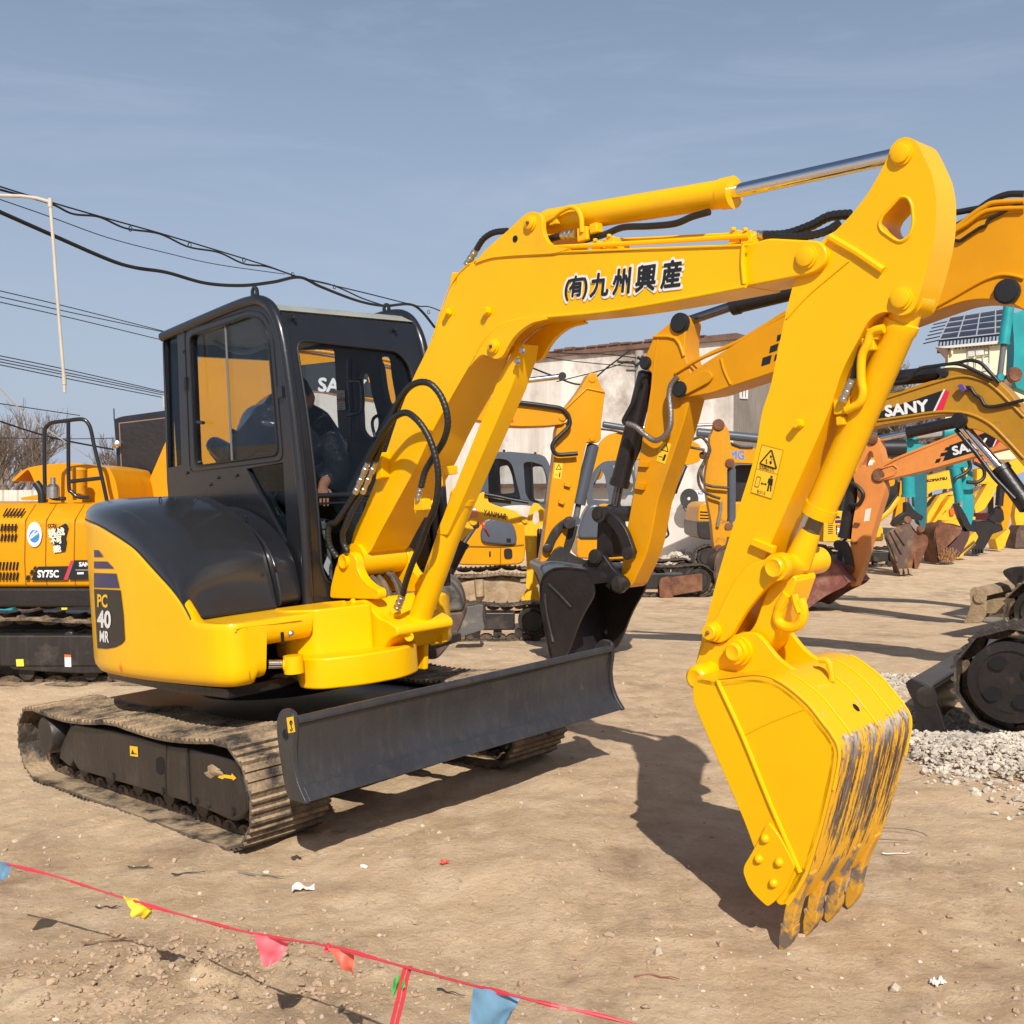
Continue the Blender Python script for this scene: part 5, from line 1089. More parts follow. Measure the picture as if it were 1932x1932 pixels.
TR(A,FA2,-.16,.06,'guide_link',BLKD,'J','790,842 815,800 860,700 920,640 975,608 1035,628 1025,680 940,690 890,762 862,842 825,868'); TR(A,FA2,-.08,.16,'bucket_link',BLKD,'J','950,680 1050,665 1030,760 985,880 930,870 925,800')
b=MB(); b.cyl(FA2.on(PZ('J','985,645')[0],1,-.22),FA2.on(PZ('J','985,645')[0],1,.2),.06); b.build('linkage_pin',BLKD,A)
for q in ('922,870','825,832'): PN(A,FA2,-.17,'J',q,.035,BLKD,.02)
TR(A,FA2,-.20,.05,'bucket_ear',BLKD,'J','765,965 830,920 880,840 925,815 970,850 1040,895 1120,925 1110,1010 900,1110 800,1070')
bucketB(A,FA2,-.34,.34,GRYP,'J','762,965 830,925 900,930 1100,960 1105,1010 1040,1200 1000,1400 900,1400 860,1200 800,1040','1105,960 900,930 790,945 770,990 830,1100 900,1400')
# ---------------------------------------------------------------- big amber machine on the right, black undercarriage
FB=Fr((5.1,6.55,0),R_(219.7)); B=machine(FB.O,'large amber excavator at the right edge with black tracks and a hanging black bucket')
boomB=TR(B,FB,.17,-.34,'boom',BY1,'R','1022,1115 1035,1080 1080,1050 1150,1000 1290,905 1560,740 1835,590;G 1100,740 1560,505 1600,470 1700,402 1800,376 1932,360 2200,370 2500,500 2900,900 3300,1500 3530,1900 3440,2100 3250,1900 2900,1500 2500,1180 2200,1000 2080,960 2000,990 1940,965 1880,928 1800,905 1700,897 1600,910 1450,962 1100,1090;R 1740,1010 1370,1130 1290,1160 1090,1192 1040,1180',r=.05,bev=.012)
for l_,q in ((.174,'1430,950 1540,890 1640,832 1720,790 1800,765 1870,768 1932,785'),(.174,'1430,600 1560,520 1700,450 1850,425 1932,420')): TB(boomB,FB,l_,'edge_flange',BY1,'G',q,.016)
TR(boomB,FB,.20,-.03,'tip_plate',BY1,'R','1030,1110 1060,1075 1230,990 1280,1000 1300,1040 1270,1080 1100,1170 1050,1175 1025,1150',r=.05)
for q,r_ in (('R 1060,1130',.06),('G 1840,855',.075)): PN(boomB,FB,.20,'R',q,r_,RUB,.02)
b=MB(); b.tube(TP(FB,'R','1360,910 1385,1000 1430,1095',.172,3),.012,8); b.build('weld_bead',BY1,boomB)
for q in ('1768,738 1805,728 1795,772 1762,783','1718,818 1778,795 1765,848 1708,868','1662,902 1728,880 1715,942 1650,963','1752,880 1800,860 1790,905 1742,925'): DC(boomB,FB,.1735,'checker_mark',BLKT,'R',q)
for o_,q in ((.14,'1030,1012 1200,912 1480,790 1830,588'),(.06,'1120,960 1300,862 1500,775 1830,570')): TB(boomB,FB,o_,'hydraulic_pipe',BY1,'R',q,.016,n=2)
for q,r_ in (('Y 930,905 1180,700 1350,590 1500,525 1932,500',.02),('Y 930,1065 1010,1070 1130,990 1300,880 1380,850 1430,760 1650,650 1780,585 1932,580',.012),('Y 930,930 1100,830 1400,640 1932,600',.02)): TB(boomB,FB,.19,'hydraulic_pipe' if r_>.015 else 'hydraulic_hose',BY1 if r_>.015 else RUB,'Y',q,r_)
for q in ('Y 928,665 1000,655 1160,625 1300,600','Y 930,870 1120,760 1220,660 1350,560 1500,470 1700,400 1932,395'): TB(B,FB,.05,'hydraulic_hose',RUB,'Y',q,.024)
CY(B,FB,0,'R','2250,330','1445,525',.075,RUB,rod='1105,640',rr=.042,rm=mat('dark_chrome',(.16,.17,.2),.22,metal=.9))
armB=TR(B,FB,.13,-.26,'arm',BY1,'R','868,748 1010,628 1040,592 1075,585 1105,602 1113,642 1100,720 1095,800 1100,890 1140,1000 1160,1100 1130,1215 1090,1370 960,1760 900,1932;J 1560,850 1440,1100 1405,1125 1360,1095 1358,1000 1375,900 1400,700 1440,480;R 770,1600 800,1400 838,1230 855,1010 830,990 790,972 797,920 850,800',r=.04,bev=.012)
TB(armB,FB,.134,'stiffener_rib',BY1,'R','870,748 1030,760 1090,890',.016,n=3); b=MB(); b.tube(TP(FB,'R','905,760 880,900 860,1100 800,1500',.131,2),.006,6); b.build('weld_bead',BY1,armB)
for q,r_ in (('1062,650',.075),('815,940',.05)): PN(armB,FB,.132,'R',q,r_,RUB,.03)
q=DC(armB,FB,.1335,'warning_sign',DYEL,'R','930,1508 1000,1525 955,1672 890,1650'); DC(q,FB,.1345,'warning_triangle',BLKT,'R','965,1518 980,1586 920,1570'); DC(q,FB,.1355,'warning_triangle',DYEL,'R','961,1534 972,1577 932,1566'); DC(q,FB,.1345,'pictogram',BLKT,'R','950,1600 965,1604 948,1650 932,1645'); DC(q,FB,.1345,'pictogram',BLKT,'R','910,1612 938,1620 936,1626 908,1618')
for q in ('762,1650 828,1652 822,1695 755,1690','738,1800 805,1812 795,1860 732,1850','1725,0 1725,0 1725,0'): 
    if q[0]!='1': TR(armB,FB,.17,-.05,'mounting_stud',BY1,'R',q,r=.004,bev=.003)
CY(B,FB,0,'R','830,1000','620,1830',.085,BLKB,rod='J 1310,560',rr=.045,rm=MATS['dark_chrome'])
TB(B,FB,.22,'braided_hose',mat('braided_steel',(.3,.27,.24),.35,metal=.8,bump=.4,bs=80),'R','1045,1040 1000,1100 985,1180 995,1300 990,1400 950,1470 880,1500 800,1450 740,1400 680,1378',.026,n=6)
TB(B,FB,.16,'hydraulic_pipe',RUB,'R','800,1025 765,1080 735,1200 690,1290 655,1360 680,1380',.022,n=4); TB(B,FB,-.06,'hydraulic_pipe',RUB,'R','790,1440 765,1560 700,1700',.02,n=3)
for l_ in (.22,-.16): TR(B,FB,l_,-.06,'guide_link',BLKB,'J','1168,585 1195,555 1260,560 1340,620 1400,705 1440,820 1458,870 1420,912 1375,885 1370,830 1345,760 1285,670 1230,615 1190,622',r=.03)
TR(B,FB,.12,-.24,'bucket_link',BLKB,'J','1195,590 1280,600 1300,700 1290,900 1180,900 1185,700',r=.03)
b=MB(); P=FB.on(PZ('J','1195,588')[0],1,.26); b.cyl(P,P-FB.L*.52,.075); b.build('linkage_pin',BLKD,B)
for q,r_ in (('1192,585',.05),('1408,868',.05)): PN(B,FB,.25,'J',q,r_,BLKD,.02)
for l_ in (.24,-.18): TR(B,FB,l_,-.06,'bucket_ear',BLKB,'J','1060,972 1140,890 1190,855 1230,880 1270,940 1320,1005 1390,1050 1412,1105 1350,1165 1280,1140 1200,1070 1130,1030',r=.03)
for q,r_ in (('1175,895',.06),('1345,1095',.065)): PN(B,FB,.26,'J',q,r_,BLKD,.03)
bucketB(B,FB,.46,-.42,BLKB,'J','775,1090 790,1040 850,985 930,970 1095,985 1150,1040 1165,1170 1060,1350 985,1560 940,1640 850,1648 830,1560 800,1400 765,1230','1165,1090 1150,1035 1095,985 930,970 850,985 790,1040 768,1150 800,1400 850,1648')
TB(B,FB,.465,'wear_strip',BLKD,'J','835,1092 920,1175 1000,1262',.014,n=2); TB(B,FB,.465,'wear_strip',BLKD,'J','808,1160 820,1300 868,1512',.014,n=2)
FBU=Fr((5.1,6.8,0),R_(213.8))
ntrack(B,FBU,-1.7,1.88,1.02,1.50,.335,TRKD,n=38,lift=.07,frm=BLKB); ntrack(B,FBU,-1.7,1.88,-1.5,-1.02,.335,TRKD,n=30,lift=.07,frm=BLKB)
b=MB(); b.rings(FBU.w(1.545,1.47,.405),FBU.L,[(0,.05),(0,.24),(.02,.245),(.025,.19),(.01,.2),(.01,.05)],36); b.build('idler_plate',BLKB,B)
for g in (1.0,2.6,4.2,5.6):
    P=FBU.w(1.545+.13*math.cos(g),1.502,.405+.13*math.sin(g)); decal(B,'idler_opening',MATS['hole_black'],[P+(FBU.F*math.cos(h)*.05+FBU.U*math.sin(h)*.04) for h in [k*math.pi/6 for k in range(12)]])
ep='118,962 165,925 268,970 332,1008 372,1095 440,1290 465,1395 430,1440 150,1560 195,1400 205,1230 185,1120 140,1030'
bb=TR(B,FBU,1.42,-.04,'blade_end_plate',BLKB,'S',ep,r=.03); TR(B,FBU,-1.30,-.04,'blade_end_plate',BLKB,'S',ep,r=.03) if False else None
P=FBU.side(PZ('S','118,962 150,1040 195,1130 208,1240 190,1400 150,1560 175,1565 222,1400 238,1240 225,1120 180,1030 160,950'),1.40); b=MB(); b.pr(P,-FBU.L*2.75); b.build('dozer_blade',BLKB,B,bev=.006)
P=FBU.side(PZ('S','150,935 330,1005 330,1040 150,975'),1.40); b=MB(); b.pr(P,-FBU.L*2.75); b.build('blade_top_flange',BLDE,B,bev=.006)
PN(bb,FBU,1.425,'S','297,1078',.055,BLKD,.004,'end_plate_disc')
b=MB(); b.box(FBU,1.1,1.75,-.6,-.35,.3,.45); b.box(FBU,1.1,1.75,.35,.6,.3,.45); b.each('blade_arm',BLKB,B,bev=.01)
genbody(B,FB,1.15,BY1,GRYP,side=-1)
# ---------------------------------------------------------------- dusty ochre machine, its boom bent over the yard
FC=Fr((7.4,11.9,-.12),R_(219.7)); C3=machine(FC.O,'dusty ochre excavator at right whose bent boom carries a black and red name panel')
bc_=TR(C3,FC,.16,-.32,'boom',BY3,'K','60,1090 230,770 400,705 640,635 900,545 990,500 1000,420 1045,380 1150,375 1290,392 1450,440 1600,505 1750,625 1932,860 2200,1250 2500,1700 2300,1850 2000,1560 1932,1480 1740,1260 1640,1185 1500,1105 1400,1065 1310,1060 1280,1000 1240,940 1180,925 1100,905 1000,912 850,932 600,975 300,1030',r=.04,bev=.01)
DC(bc_,FC,.164,'name_panel',BLKT,'K','345,865 1040,628 925,868 290,965 200,975'); DC(bc_,FC,.166,'slash_mark',WHT,'K','1040,620 1060,620 942,868 920,870'); DC(bc_,FC,.167,'slash_mark',RED,'K','1060,625 1106,650 1030,862 942,868')
TX(bc_,FC,.168,'SANY','K','398,925','868,858',120,WHT,fat=.009)
for q in ('290,968 600,925 900,880 1090,870 1300,890 1480,960 1640,1080 1932,1390','400,720 900,560 1200,480 1400,500 1600,600 1932,930'): TB(bc_,FC,.164,'edge_flange',BY3,'K',q,.018)
TB(bc_,FC,.10,'hydraulic_pipe',BY3,'K','380,700 640,625 990,520 1200,470',.02,n=2)
for q in ('480,545 640,520 710,440 790,385 950,360 1200,325 1330,300 1450,330 1560,440 1660,550','1000,352 1200,340 1400,420 1570,510','1290,600 1340,610 1390,680 1450,720 1500,800 1620,810 1932,740'): TB(C3,FC,.20,'hydraulic_hose',RUB,'K',q,.022)
CY(C3,FC,0,'K','1010,445','300,520',.10,BLKB); PN(bc_,FC,.165,'K','1042,440',.05,BLKB,.03); PN(bc_,FC,.165,'K','1215,970',.085,BLKB,.05)
TR(C3,FC,.26,-.06,'work_lamp',mat('violet_plastic',(.11,.06,.22),.3),'K','1185,575 1245,560 1295,620 1265,655 1225,640',r=.02)
CY(C3,FC,.0,'K','1990,1950','1660,1490',.11,BLKB,rod='1240,1000',rr=.055)
TB(C3,FC,.12,'hydraulic_pipe',BLKB,'K','1175,1065 1400,1330 1600,1600 1830,1840',.03,n=1)
genbody(C3,FC,1.2,BY3,GRYP,side=-1); ntrack(C3,FC,-1.7,1.5,.85,1.3,.36,TRK,n=30); ntrack(C3,FC,-1.7,1.5,-1.3,-.85,.36,TRK,n=24)
eb=TR(C3,FC,1.2,-.05,'blade_end_plate',TAN,'S','652,215 665,180 700,165 745,192 775,235 788,290 790,400 745,470 600,468 640,385 665,300 655,240',r=.03)
P=FC.side(PZ('S','655,200 668,300 640,385 600,466 640,466 675,390 695,300 690,200'),1.17); b=MB(); b.pr(P,-FC.L*2.35); b.build('dozer_blade',TAN,C3,bev=.01)
P=FC.side(PZ('S','690,172 760,200 780,250 700,215'),1.17); b=MB(); b.pr(P,-FC.L*2.35); b.build('blade_top_flange',TAN,C3,bev=.01); TR(C3,FC,.85,-.25,'blade_arm',TAN,'S','690,300 900,260 1104,290 1300,300 1300,380 1104,385 850,390 700,385')
PN(eb,FC,1.205,'S','738,255',.06,TAN,.02,'mud_lump')
for q in ('925,35 985,5 1104,0 1104,190 1040,170 975,110 935,70','1020,60 1104,80 1104,330 1040,300'): TR(C3,FC,.55,-.2,'blade_linkage',BLKD,'S',q)
# ---------------------------------------------------------------- faded orange machine
FD=Fr((9.5,13.0,-.22),R_(219.7)); D4=machine(FD.O,'faded orange excavator with rust stains, its arm hanging just right of the foreground arm')
bd=TR(D4,FD,.13,-.26,'boom',ORG1,'K','292,1600 325,1535 480,1425 700,1335 1100,1172 1400,1052 1800,930 2100,900 2400,1100 2700,1600 2600,1750 2300,1400 2050,1230 1770,1275 1380,1372 860,1520 540,1595 330,1642',r=.04,bev=.01)
DC(bd,FD,.134,'name_panel',BLKT,'K','1030,1420 1105,1245 1500,1102 1622,1172 1580,1262'); DC(bd,FD,.136,'slash_mark',WHT,'K','1622,1170 1634,1174 1596,1258 1582,1262'); DC(bd,FD,.137,'slash_mark',RED,'K','1634,1176 1668,1196 1612,1256 1596,1258')
for q in ('1062,1268 1100,1258 1086,1296 1048,1302','1012,1330 1078,1316 1060,1356 1000,1368','960,1398 1012,1384 994,1430 942,1442'): DC(bd,FD,.135,'checker_mark',BLKT,'K',q)
TX(bd,FD,.138,'SANY','K','1152,1352','1540,1255',95,WHT,fat=.008); TB(bd,FD,.10,'hydraulic_pipe',ORG1,'K','330,1500 500,1400 900,1240 1400,1040',.025,n=2); TB(bd,FD,.137,'tip_plate',ORG1,'K','350,1500 480,1460 530,1500 490,1570 340,1620',.012,n=1)
CY(D4,FD,0,'K','1180,985','640,1105',.085,BLKB,rod='250,1185',rr=.045); 
ad_=TR(D4,FD,.11,-.22,'arm',ORG1,'K','60,1560 130,1350 205,1165 250,1138 300,1150 325,1220 385,1480 350,1570;L 638,340 625,420 560,620 480,900 430,1100 355,1275 318,1270 300,1235 310,950 340,640 375,480 385,380 345,280 345,215',r=.03,hl=['130,1470 195,1330 225,1300 252,1320 265,1400 290,1430 200,1490'])
for q,r_ in (('K 248,1180',.07),('K 322,1578',.09)): PN(ad_,FD,.115,'K',q,r_,RUST,.03)
DC(ad_,FD,.114,'faded_sign',CRM,'L','455,555 510,540 490,660 438,668')
for q in ('345,676 396,682 392,706 342,700','315,852 368,856 362,880 312,876'): TR(ad_,FD,.15,-.05,'mounting_stud',RUST,'L',q,r=.004,bev=.002)
CY(D4,FD,0,'L','350,260','262,820',.10,BLKB,rod='215,880',rr=.05); TB(D4,FD,.15,'hydraulic_hose',RUB,'L','310,300 380,340 430,400 425,460 380,510 310,495',.03,n=5)
TR(D4,FD,.16,-.06,'guide_link',BLKD,'L','195,870 235,840 280,860 320,950 345,1090 335,1150 285,1160 270,1060 230,950 205,920',r=.02); TR(D4,FD,.09,-.18,'bucket_link',BLKD,'L','200,880 250,880 240,1000 225,1110 180,1110')
for q in ('210,1098','262,1238','296,1115'): PN(D4,FD,.19,'L',q,.07,RUST,.03)
RB=mat('red_brown_bucket',(.22,.075,.06),.6,var=.3,vs=4,bump=.3,bs=20,dirt=((.33,.24,.15),4,.5,.8)); bucketB(D4,FD,.42,-.42,RB,'H','640,1130 700,960 800,850 900,880 985,985 960,1010 850,1062 760,1132 720,1112','985,985 900,880 800,850 700,960 640,1130')
genbody(D4,FD,1.1,ORG1,GRYP,side=-1)
# ---------------------------------------------------------------- machines in the middle distance
FH=DF(17.5,-.30,0,.0); FH.O.x=(960-966)/FOC*17.5; Hm=machine(FH.O,'amber excavator with slate cab and mud caked tracks between the two foreground arms')
TR(Hm,FH,-.9,1.8,'house',BY1,'J','150,700 300,655 560,640 660,640 672,700 672,800 655,930 620,950 480,958 200,955 150,930',r=.06,bev=.03)
hd_=TR(Hm,FH,-.97,.5,'engine_cover',GRYP,'J','340,700 380,645 460,605 540,612 590,680 606,760 600,808 500,812 345,792',r=.08,bev=.04)
b=MB(); b.tube(TP(FH,'J','190,818 490,822 655,808',-.905,1),.012,6); b.tube(TP(FH,'J','488,822 486,950',-.905,1),.008,6); b.each('panel_gap',MATS['seam_brown'],Hm)
TR(Hm,FH,-.93,.05,'round_vent',BLKB,'J','510,835 570,832 575,905 515,908',r=.05); DC(Hm,FH,-.905,'slot',MATS['hole_black'],'J','404,855 416,855 416,895 404,895'); DC(hd_,FH,-.975,'latch',MATS['hole_black'],'J','530,762 562,762 562,790 530,790')
cabH=TR(Hm,FH,-.75,.06,'cab_frame',GRYP,'J','330,560 350,300 382,190 402,150 450,135 560,133 770,152 812,170 845,230 860,335 848,480 822,565 700,520 560,520',r=.06,hl=['395,262 412,190 480,182 540,192 572,230 600,340 636,482 400,446','652,212 700,204 790,226 828,300 838,400 815,520 700,492 668,440'])
TR(Hm,FH,.3,.06,'cab_frame',GRYP,'J','340,560 360,300 390,190 402,155 450,140 560,138 770,158 812,175 845,230 855,335 842,480 815,560 700,520 560,520',r=.06,hl=['480,240 540,230 570,300 590,430 490,440','720,240 790,240 815,310 820,400 800,500 730,480'])
for l_ in (-.72,): 
    b=MB(); b.pr(FH.side(PZ('J','395,262 412,190 480,182 540,192 572,230 600,340 636,482 400,446'),l_),FH.L*.01); b.pr(FH.side(PZ('J','652,212 700,204 790,226 828,300 838,400 815,520 700,492 668,440'),l_),FH.L*.01); b.each('window_pane',GLS,cabH,flat=True)
b=MB(); b.pr(FH.side(PZ('J','402,150 450,135 560,133 770,152 812,170 800,180 450,160'),-.7),FH.L*1.05); b.build('cab_roof',GRYP,Hm,bev=.02)
TR(Hm,FH,-.4,.4,'operator_seat',LEM,'J','320,300 372,290 380,420 330,430',r=.04); TB(cabH,FH,-.74,'window_bar',BLKP,'J','712,205 722,490',.012,n=1)
for q in ('512,135 512,118','738,150 738,136'): TB(Hm,FH,-.4,'roof_beacon',BLKB,'J',q,.02,n=1)
ntrack(Hm,FH,-1.45,1.25,-1.15,-.7,.31,TRK,n=30,frm=TAN); ntrack(Hm,FH,-1.45,1.25,.5,.95,.31,TRK,n=24,frm=TAN)
TR(Hm,FH,-1.17,.15,'mud_cake',TAN,'J','150,1100 250,1072 330,1062 420,1075 520,1070 660,1092 690,1160 690,1236 560,1245 400,1238 260,1232 170,1150',r=.08,bev=.03); TB(Hm,FH,-1.2,'mud_lump',TAN,'J','330,1060 335,1130 340,1180',.07,n=2)
TR(Hm,FH,-1.3,.3,'mud_base',TAN,'J','270,1262 400,1258 560,1262 700,1262 700,1280 500,1290 330,1282',r=.05,bev=.02)
# machine with the slate hood and the high arched boom
FI=DF(20,-.31,0,2.1); I_=machine(FI.O,'amber excavator with slate hood and worn rusty arm in front of the warehouse')
TR(I_,FI,-.8,1.7,'house',BY1,'J','1035,880 1040,760 1100,745 1500,740 1520,800 1510,900 1300,920 1050,905',r=.05,bev=.03); TR(I_,FI,-.86,.6,'engine_cover',GRYP,'J','1050,700 1090,580 1130,515 1200,510 1240,560 1250,700 1240,765 1050,765',r=.08,bev=.05)
TR(I_,FI,-.87,.5,'hood_top',BY1,'J','1195,520 1240,508 1290,520 1285,600 1240,580',r=.03)
cI=TR(I_,FI,-.7,.06,'cab_frame',GRYP,'J','1110,510 1130,360 1165,260 1230,205 1290,195 1390,205 1440,240 1470,330 1475,480 1440,600 1300,600 1160,560',r=.06,hl=['1150,480 1165,330 1200,250 1240,290 1262,400 1275,490','1300,230 1390,225 1430,260 1450,340 1448,420 1370,430 1330,330','1345,450 1450,445 1430,560 1370,560'])
b=MB(); b.pr(FI.side(PZ('J','1140,490 1160,300 1240,210 1400,210 1460,330 1460,560 1300,570'),-.66),FI.L*.01); b.build('window_pane',GLS,cI,flat=True)
bi=TR(I_,FI,-.2,.35,'boom',BY1,'W','1112,905 1120,862 1134,832 1150,818 1180,815 1240,820 1300,828 1322,840 1322,870 1300,878 1260,872 1200,866 1160,868 1142,880 1134,905',r=.06,bev=.01)
TX(bi,FI,-.205,'XCMG','W','1193,858','1290,862',20,BLUE,fat=.006); CY(I_,FI,0,'E','1225,900','1405,930',.06,GRYP,rod='R 1345,1385',rr=.03); TB(I_,FI,-.22,'hydraulic_hose',RUB,'E','1215,935 1300,945 1380,965 1470,990',.02)
TB(I_,FI,-.25,'strut',mat('brown_grey_pipe',(.2,.15,.12),.5),'J','1205,260 1160,360 1110,450 1080,520',.035,n=2); CY(I_,FI,0,'R','940,2020','1100,1680',.045,BLKB)
FE=DF(19.3,-.31,0,3.6)
ae=TR(I_,FE,-.12,.24,'arm',BY2,'M','552,320 562,262 600,235 650,242 690,300 727,372 742,520 762,650 795,720 788,770 725,765 702,800 705,1180 702,1400 685,1500 702,1600 660,1740 560,1745 540,1640 520,1400 480,1200 442,920 470,750 500,600 502,430 530,380',r=.03)
for q,r_ in (('600,290',.09),('730,735',.07),('425,640',.06),('715,1470',.06),('600,1722',.06)): PN(ae,FE,-.125,'M',q,r_,RUST,.03)
CY(I_,FE,-.02,'M','752,790','752,1410',.075,GRYP,rod='735,1470'); TR(ae,FE,-.13,.3,'scorched_patch',RUST,'M','515,640 540,680 535,800 550,900 535,970 480,960 455,900 475,800 500,740',r=.03) if False else None
for q in ('490,520 500,600 440,700 372,840 372,960 420,1050 520,1110 620,1140','485,600 430,740 400,860 430,960 520,1000 640,1012 720,1020','300,460 400,430 470,500 495,560','240,540 340,560 440,580'): TB(I_,FE,-.22,'hydraulic_hose',RUBD,'M',q,.025,n=5)
TB(ae,FE,-.16,'hose_block',STL,'M','625,1180 625,1280 600,1400 590,1470',.03,n=2); CY(I_,FE,.1,'M','215,760','90,1080',.04,BLKB,rod='10,1300'); TB(I_,FE,.2,'hydraulic_hose',RUB,'M','0,1300 5,1480 20,1560 -30,1600 -60,1570',.02)
bucketB(I_,FE,-.38,.38,RUSTB,'M','560,1880 600,1770 700,1690 760,1720 780,1932 700,2250 560,2200','760,1720 700,1690 600,1770 555,1900 560,2200')
ntrack(I_,FI,-1.2,1.5,-1.1,-.7,.3,TRKD,n=28); ntrack(I_,FI,-1.2,1.5,.5,.9,.3,TRKD,n=20)
FI2=DF(18.8,-.31,0,2.7); TR(I_,FI2,0,.05,'blade_end_plate',RUST,'J','1635,1080 1650,1050 1700,1035 1720,1060 1715,1120 1740,1190 1700,1200 1640,1185',r=.02); 
P=FI2.side(PZ('J','1700,1045 1950,1015 1950,1140 1720,1180'),.06); b=MB(); b.pr(P,Vector((0,.08,0))); b.build('dozer_blade',RUST,I_,bev=.01)
TB(I_,FI2,.3,'blade_arm',BLKD,'J','1560,930 1640,1000 1700,1060',.06,n=1)
# machine seen end-on with louvred tail
FK=DF(25.6,-.32,0,5.2); K_=machine(FK.O,'amber excavator beside the warehouse with black louvred tail and blue boom letters')
hk=TR(K_,FK,0,1.8,'house',BY1,'M','360,1600 362,1320 378,1230 420,1190 480,1180 1100,1180 1100,1400 1100,1600',r=.1,bev=.05); TR(K_,FK,-.03,2.05,'counterweight',BLKD,'M','352,1400 530,1400 540,1620 420,1615 360,1580',r=.08,bev=.03)
for k in range(4): DC(hk,FK,-.003,'louvre_slot',MATS['hole_black'],'M',f'385,{1290+k*36} 490,{1295+k*36} 490,{1312+k*36} 385,{1307+k*36}',r=.01)
TR(K_,FK,.3,1.2,'cab_shell',BLKB,'M','795,1170 795,760 850,752 1100,752 1100,1170',r=.05,bev=.03)
bk_=TR(K_,FK,-.25,.4,'boom',BY1,'M','740,520 1010,560 1400,640 1900,700 1900,1000 1300,780 1000,735 720,725',r=.04,bev=.01); TX(bk_,FK,-.255,'XCMG','M','560,675','895,690',100,BLUE,fat=.008); CY(K_,FK,-.1,'M','345,375','1300,470',.11,GRYP); TB(K_,FK,-.27,'hydraulic_pipe',BLKD,'M','740,500 860,545 1000,545',.03,n=2)
b=MB(); P=FK.on(PZ('M','495,1830')[0],1,-.1); b.rings(P,FK.L,[(0,.05),(0,.17),(.05,.19),(.4,.19)],20); b.build('track_wheel',GRYP,K_)
ntrack(K_,FK,-.9,2.4,-.2,.2,.33,TRKD,n=26)
# small bright yellow digger
FY=DF(12.6,-.10,0,-.3); Y_=machine(FY.O,'small lemon yellow mini excavator with lettered boom and narrow arm behind the boom cylinder')
by=TR(Y_,FY,-.07,.14,'boom',YB,'J','240,650 270,560 310,472 342,430 368,425 392,450 400,500 470,530 590,560 640,600 690,612 692,655 640,668 560,650 420,622 365,632 330,680 290,690 160,830 90,960 50,1010 30,960 130,780 200,690',r=.02)
TX(by,FY,-.073,'YANMAR','J','360,592','525,625',42,BLKT,fat=.0015); sk_=DC(by,FY,-.074,'price_sticker',mat('salmon_sticker',(.75,.22,.12),.5),'J','264,545 312,530 328,605 268,608'); DC(sk_,FY,-.076,'sticker_heading',WHT,'J','270,550 308,540 312,560 272,568')
TR(Y_,FY,-.06,.12,'arm',YB,'J','700,545 728,503 760,508 812,560 806,640 765,700 752,800 748,1000 782,1020 765,1090 700,1140 670,1110 680,1000 665,800 658,655 690,600',r=.02,hl=['720,595 745,558 765,575 768,640 745,665 720,640'])
bucketB(Y_,FY,-.18,.2,YB,'J','655,1180 680,1150 760,1120 772,1200 765,1330 776,1385 740,1405 735,1340 695,1255','655,1180 695,1255 735,1340 740,1405')
CY(Y_,FY,0,'J','325,470','565,490',.035,BLKB); CY(Y_,FY,-.03,'J','95,1050','225,790',.06,BLKB,rod='310,665'); CY(Y_,FY,-.08,'J','770,690','765,980',.03,BLKB); TB(Y_,FY,-.1,'hydraulic_hose',RUB,'J','370,440 480,460 560,478 690,500',.02,n=3); TB(by,FY,-.1,'red_ribbon',RED,'J','345,640 370,690 405,750',.012,n=2)
PN(by,FY,-.072,'J','290,640',.04,YB,.02); PN(by,FY,-.072,'J','662,632',.03,YB,.02); DC(Y_,FY,-.065,'warning_sign',DYEL,'J','685,770 712,772 712,860 685,858')
TR(Y_,FY,.1,1.0,'house',YB,'J','-300,1150 -300,900 -100,850 60,850 90,960 80,1150',r=.06,bev=.04)
P=FY.side(PZ('J','195,1262 345,1240 368,1252 360,1300 362,1360 376,1420 160,1490 170,1400'),-1.6); b=MB(); b.pr(rnd(P,.03),Vector((.0,.06,0))); b.build('dozer_blade',mat('grey_scuffed_steel',(.10,.095,.09),.5,var=.2,bump=.3,bs=20,dirt=((.3,.24,.18),5,.5,.7)),Y_,bev=.01)
P=FY.side(PZ('J','362,1240 376,1300 380,1350 368,1360 356,1300'),-1.62); b=MB(); b.pr(P,Vector((0,.3,0))); b.build('blade_end_plate',BLKD,Y_)
ntrack(Y_,DF(12.6,-.1,0,-.3),-.95,.75,-.75,-.45,.22,TRKD,n=26)
# worn dome of a bucket behind the main machine
OB=DF(7.7,0,0,-.55); q_=thing('loose_bucket',(-.6,7.7,0),'worn round-backed steel bucket half hidden behind the main excavator','bucket')
TR(q_,OB,0,.6,'bucket_back',mat('dust_black_steel',(.055,.05,.045),.45,var=.4,vs=6,bump=.3,bs=14,dirt=((.30,.25,.19),4,.45,.7)),'J','-60,1080 30,1045 100,1062 160,1105 200,1185 222,1290 -60,1310',r=.1,bev=.05)
TR(q_,OB,0,.6,'bucket_floor',RUSTB,'J','-60,1312 222,1292 220,1350 190,1430 120,1530 30,1640 -60,1640',r=.05,bev=.03)
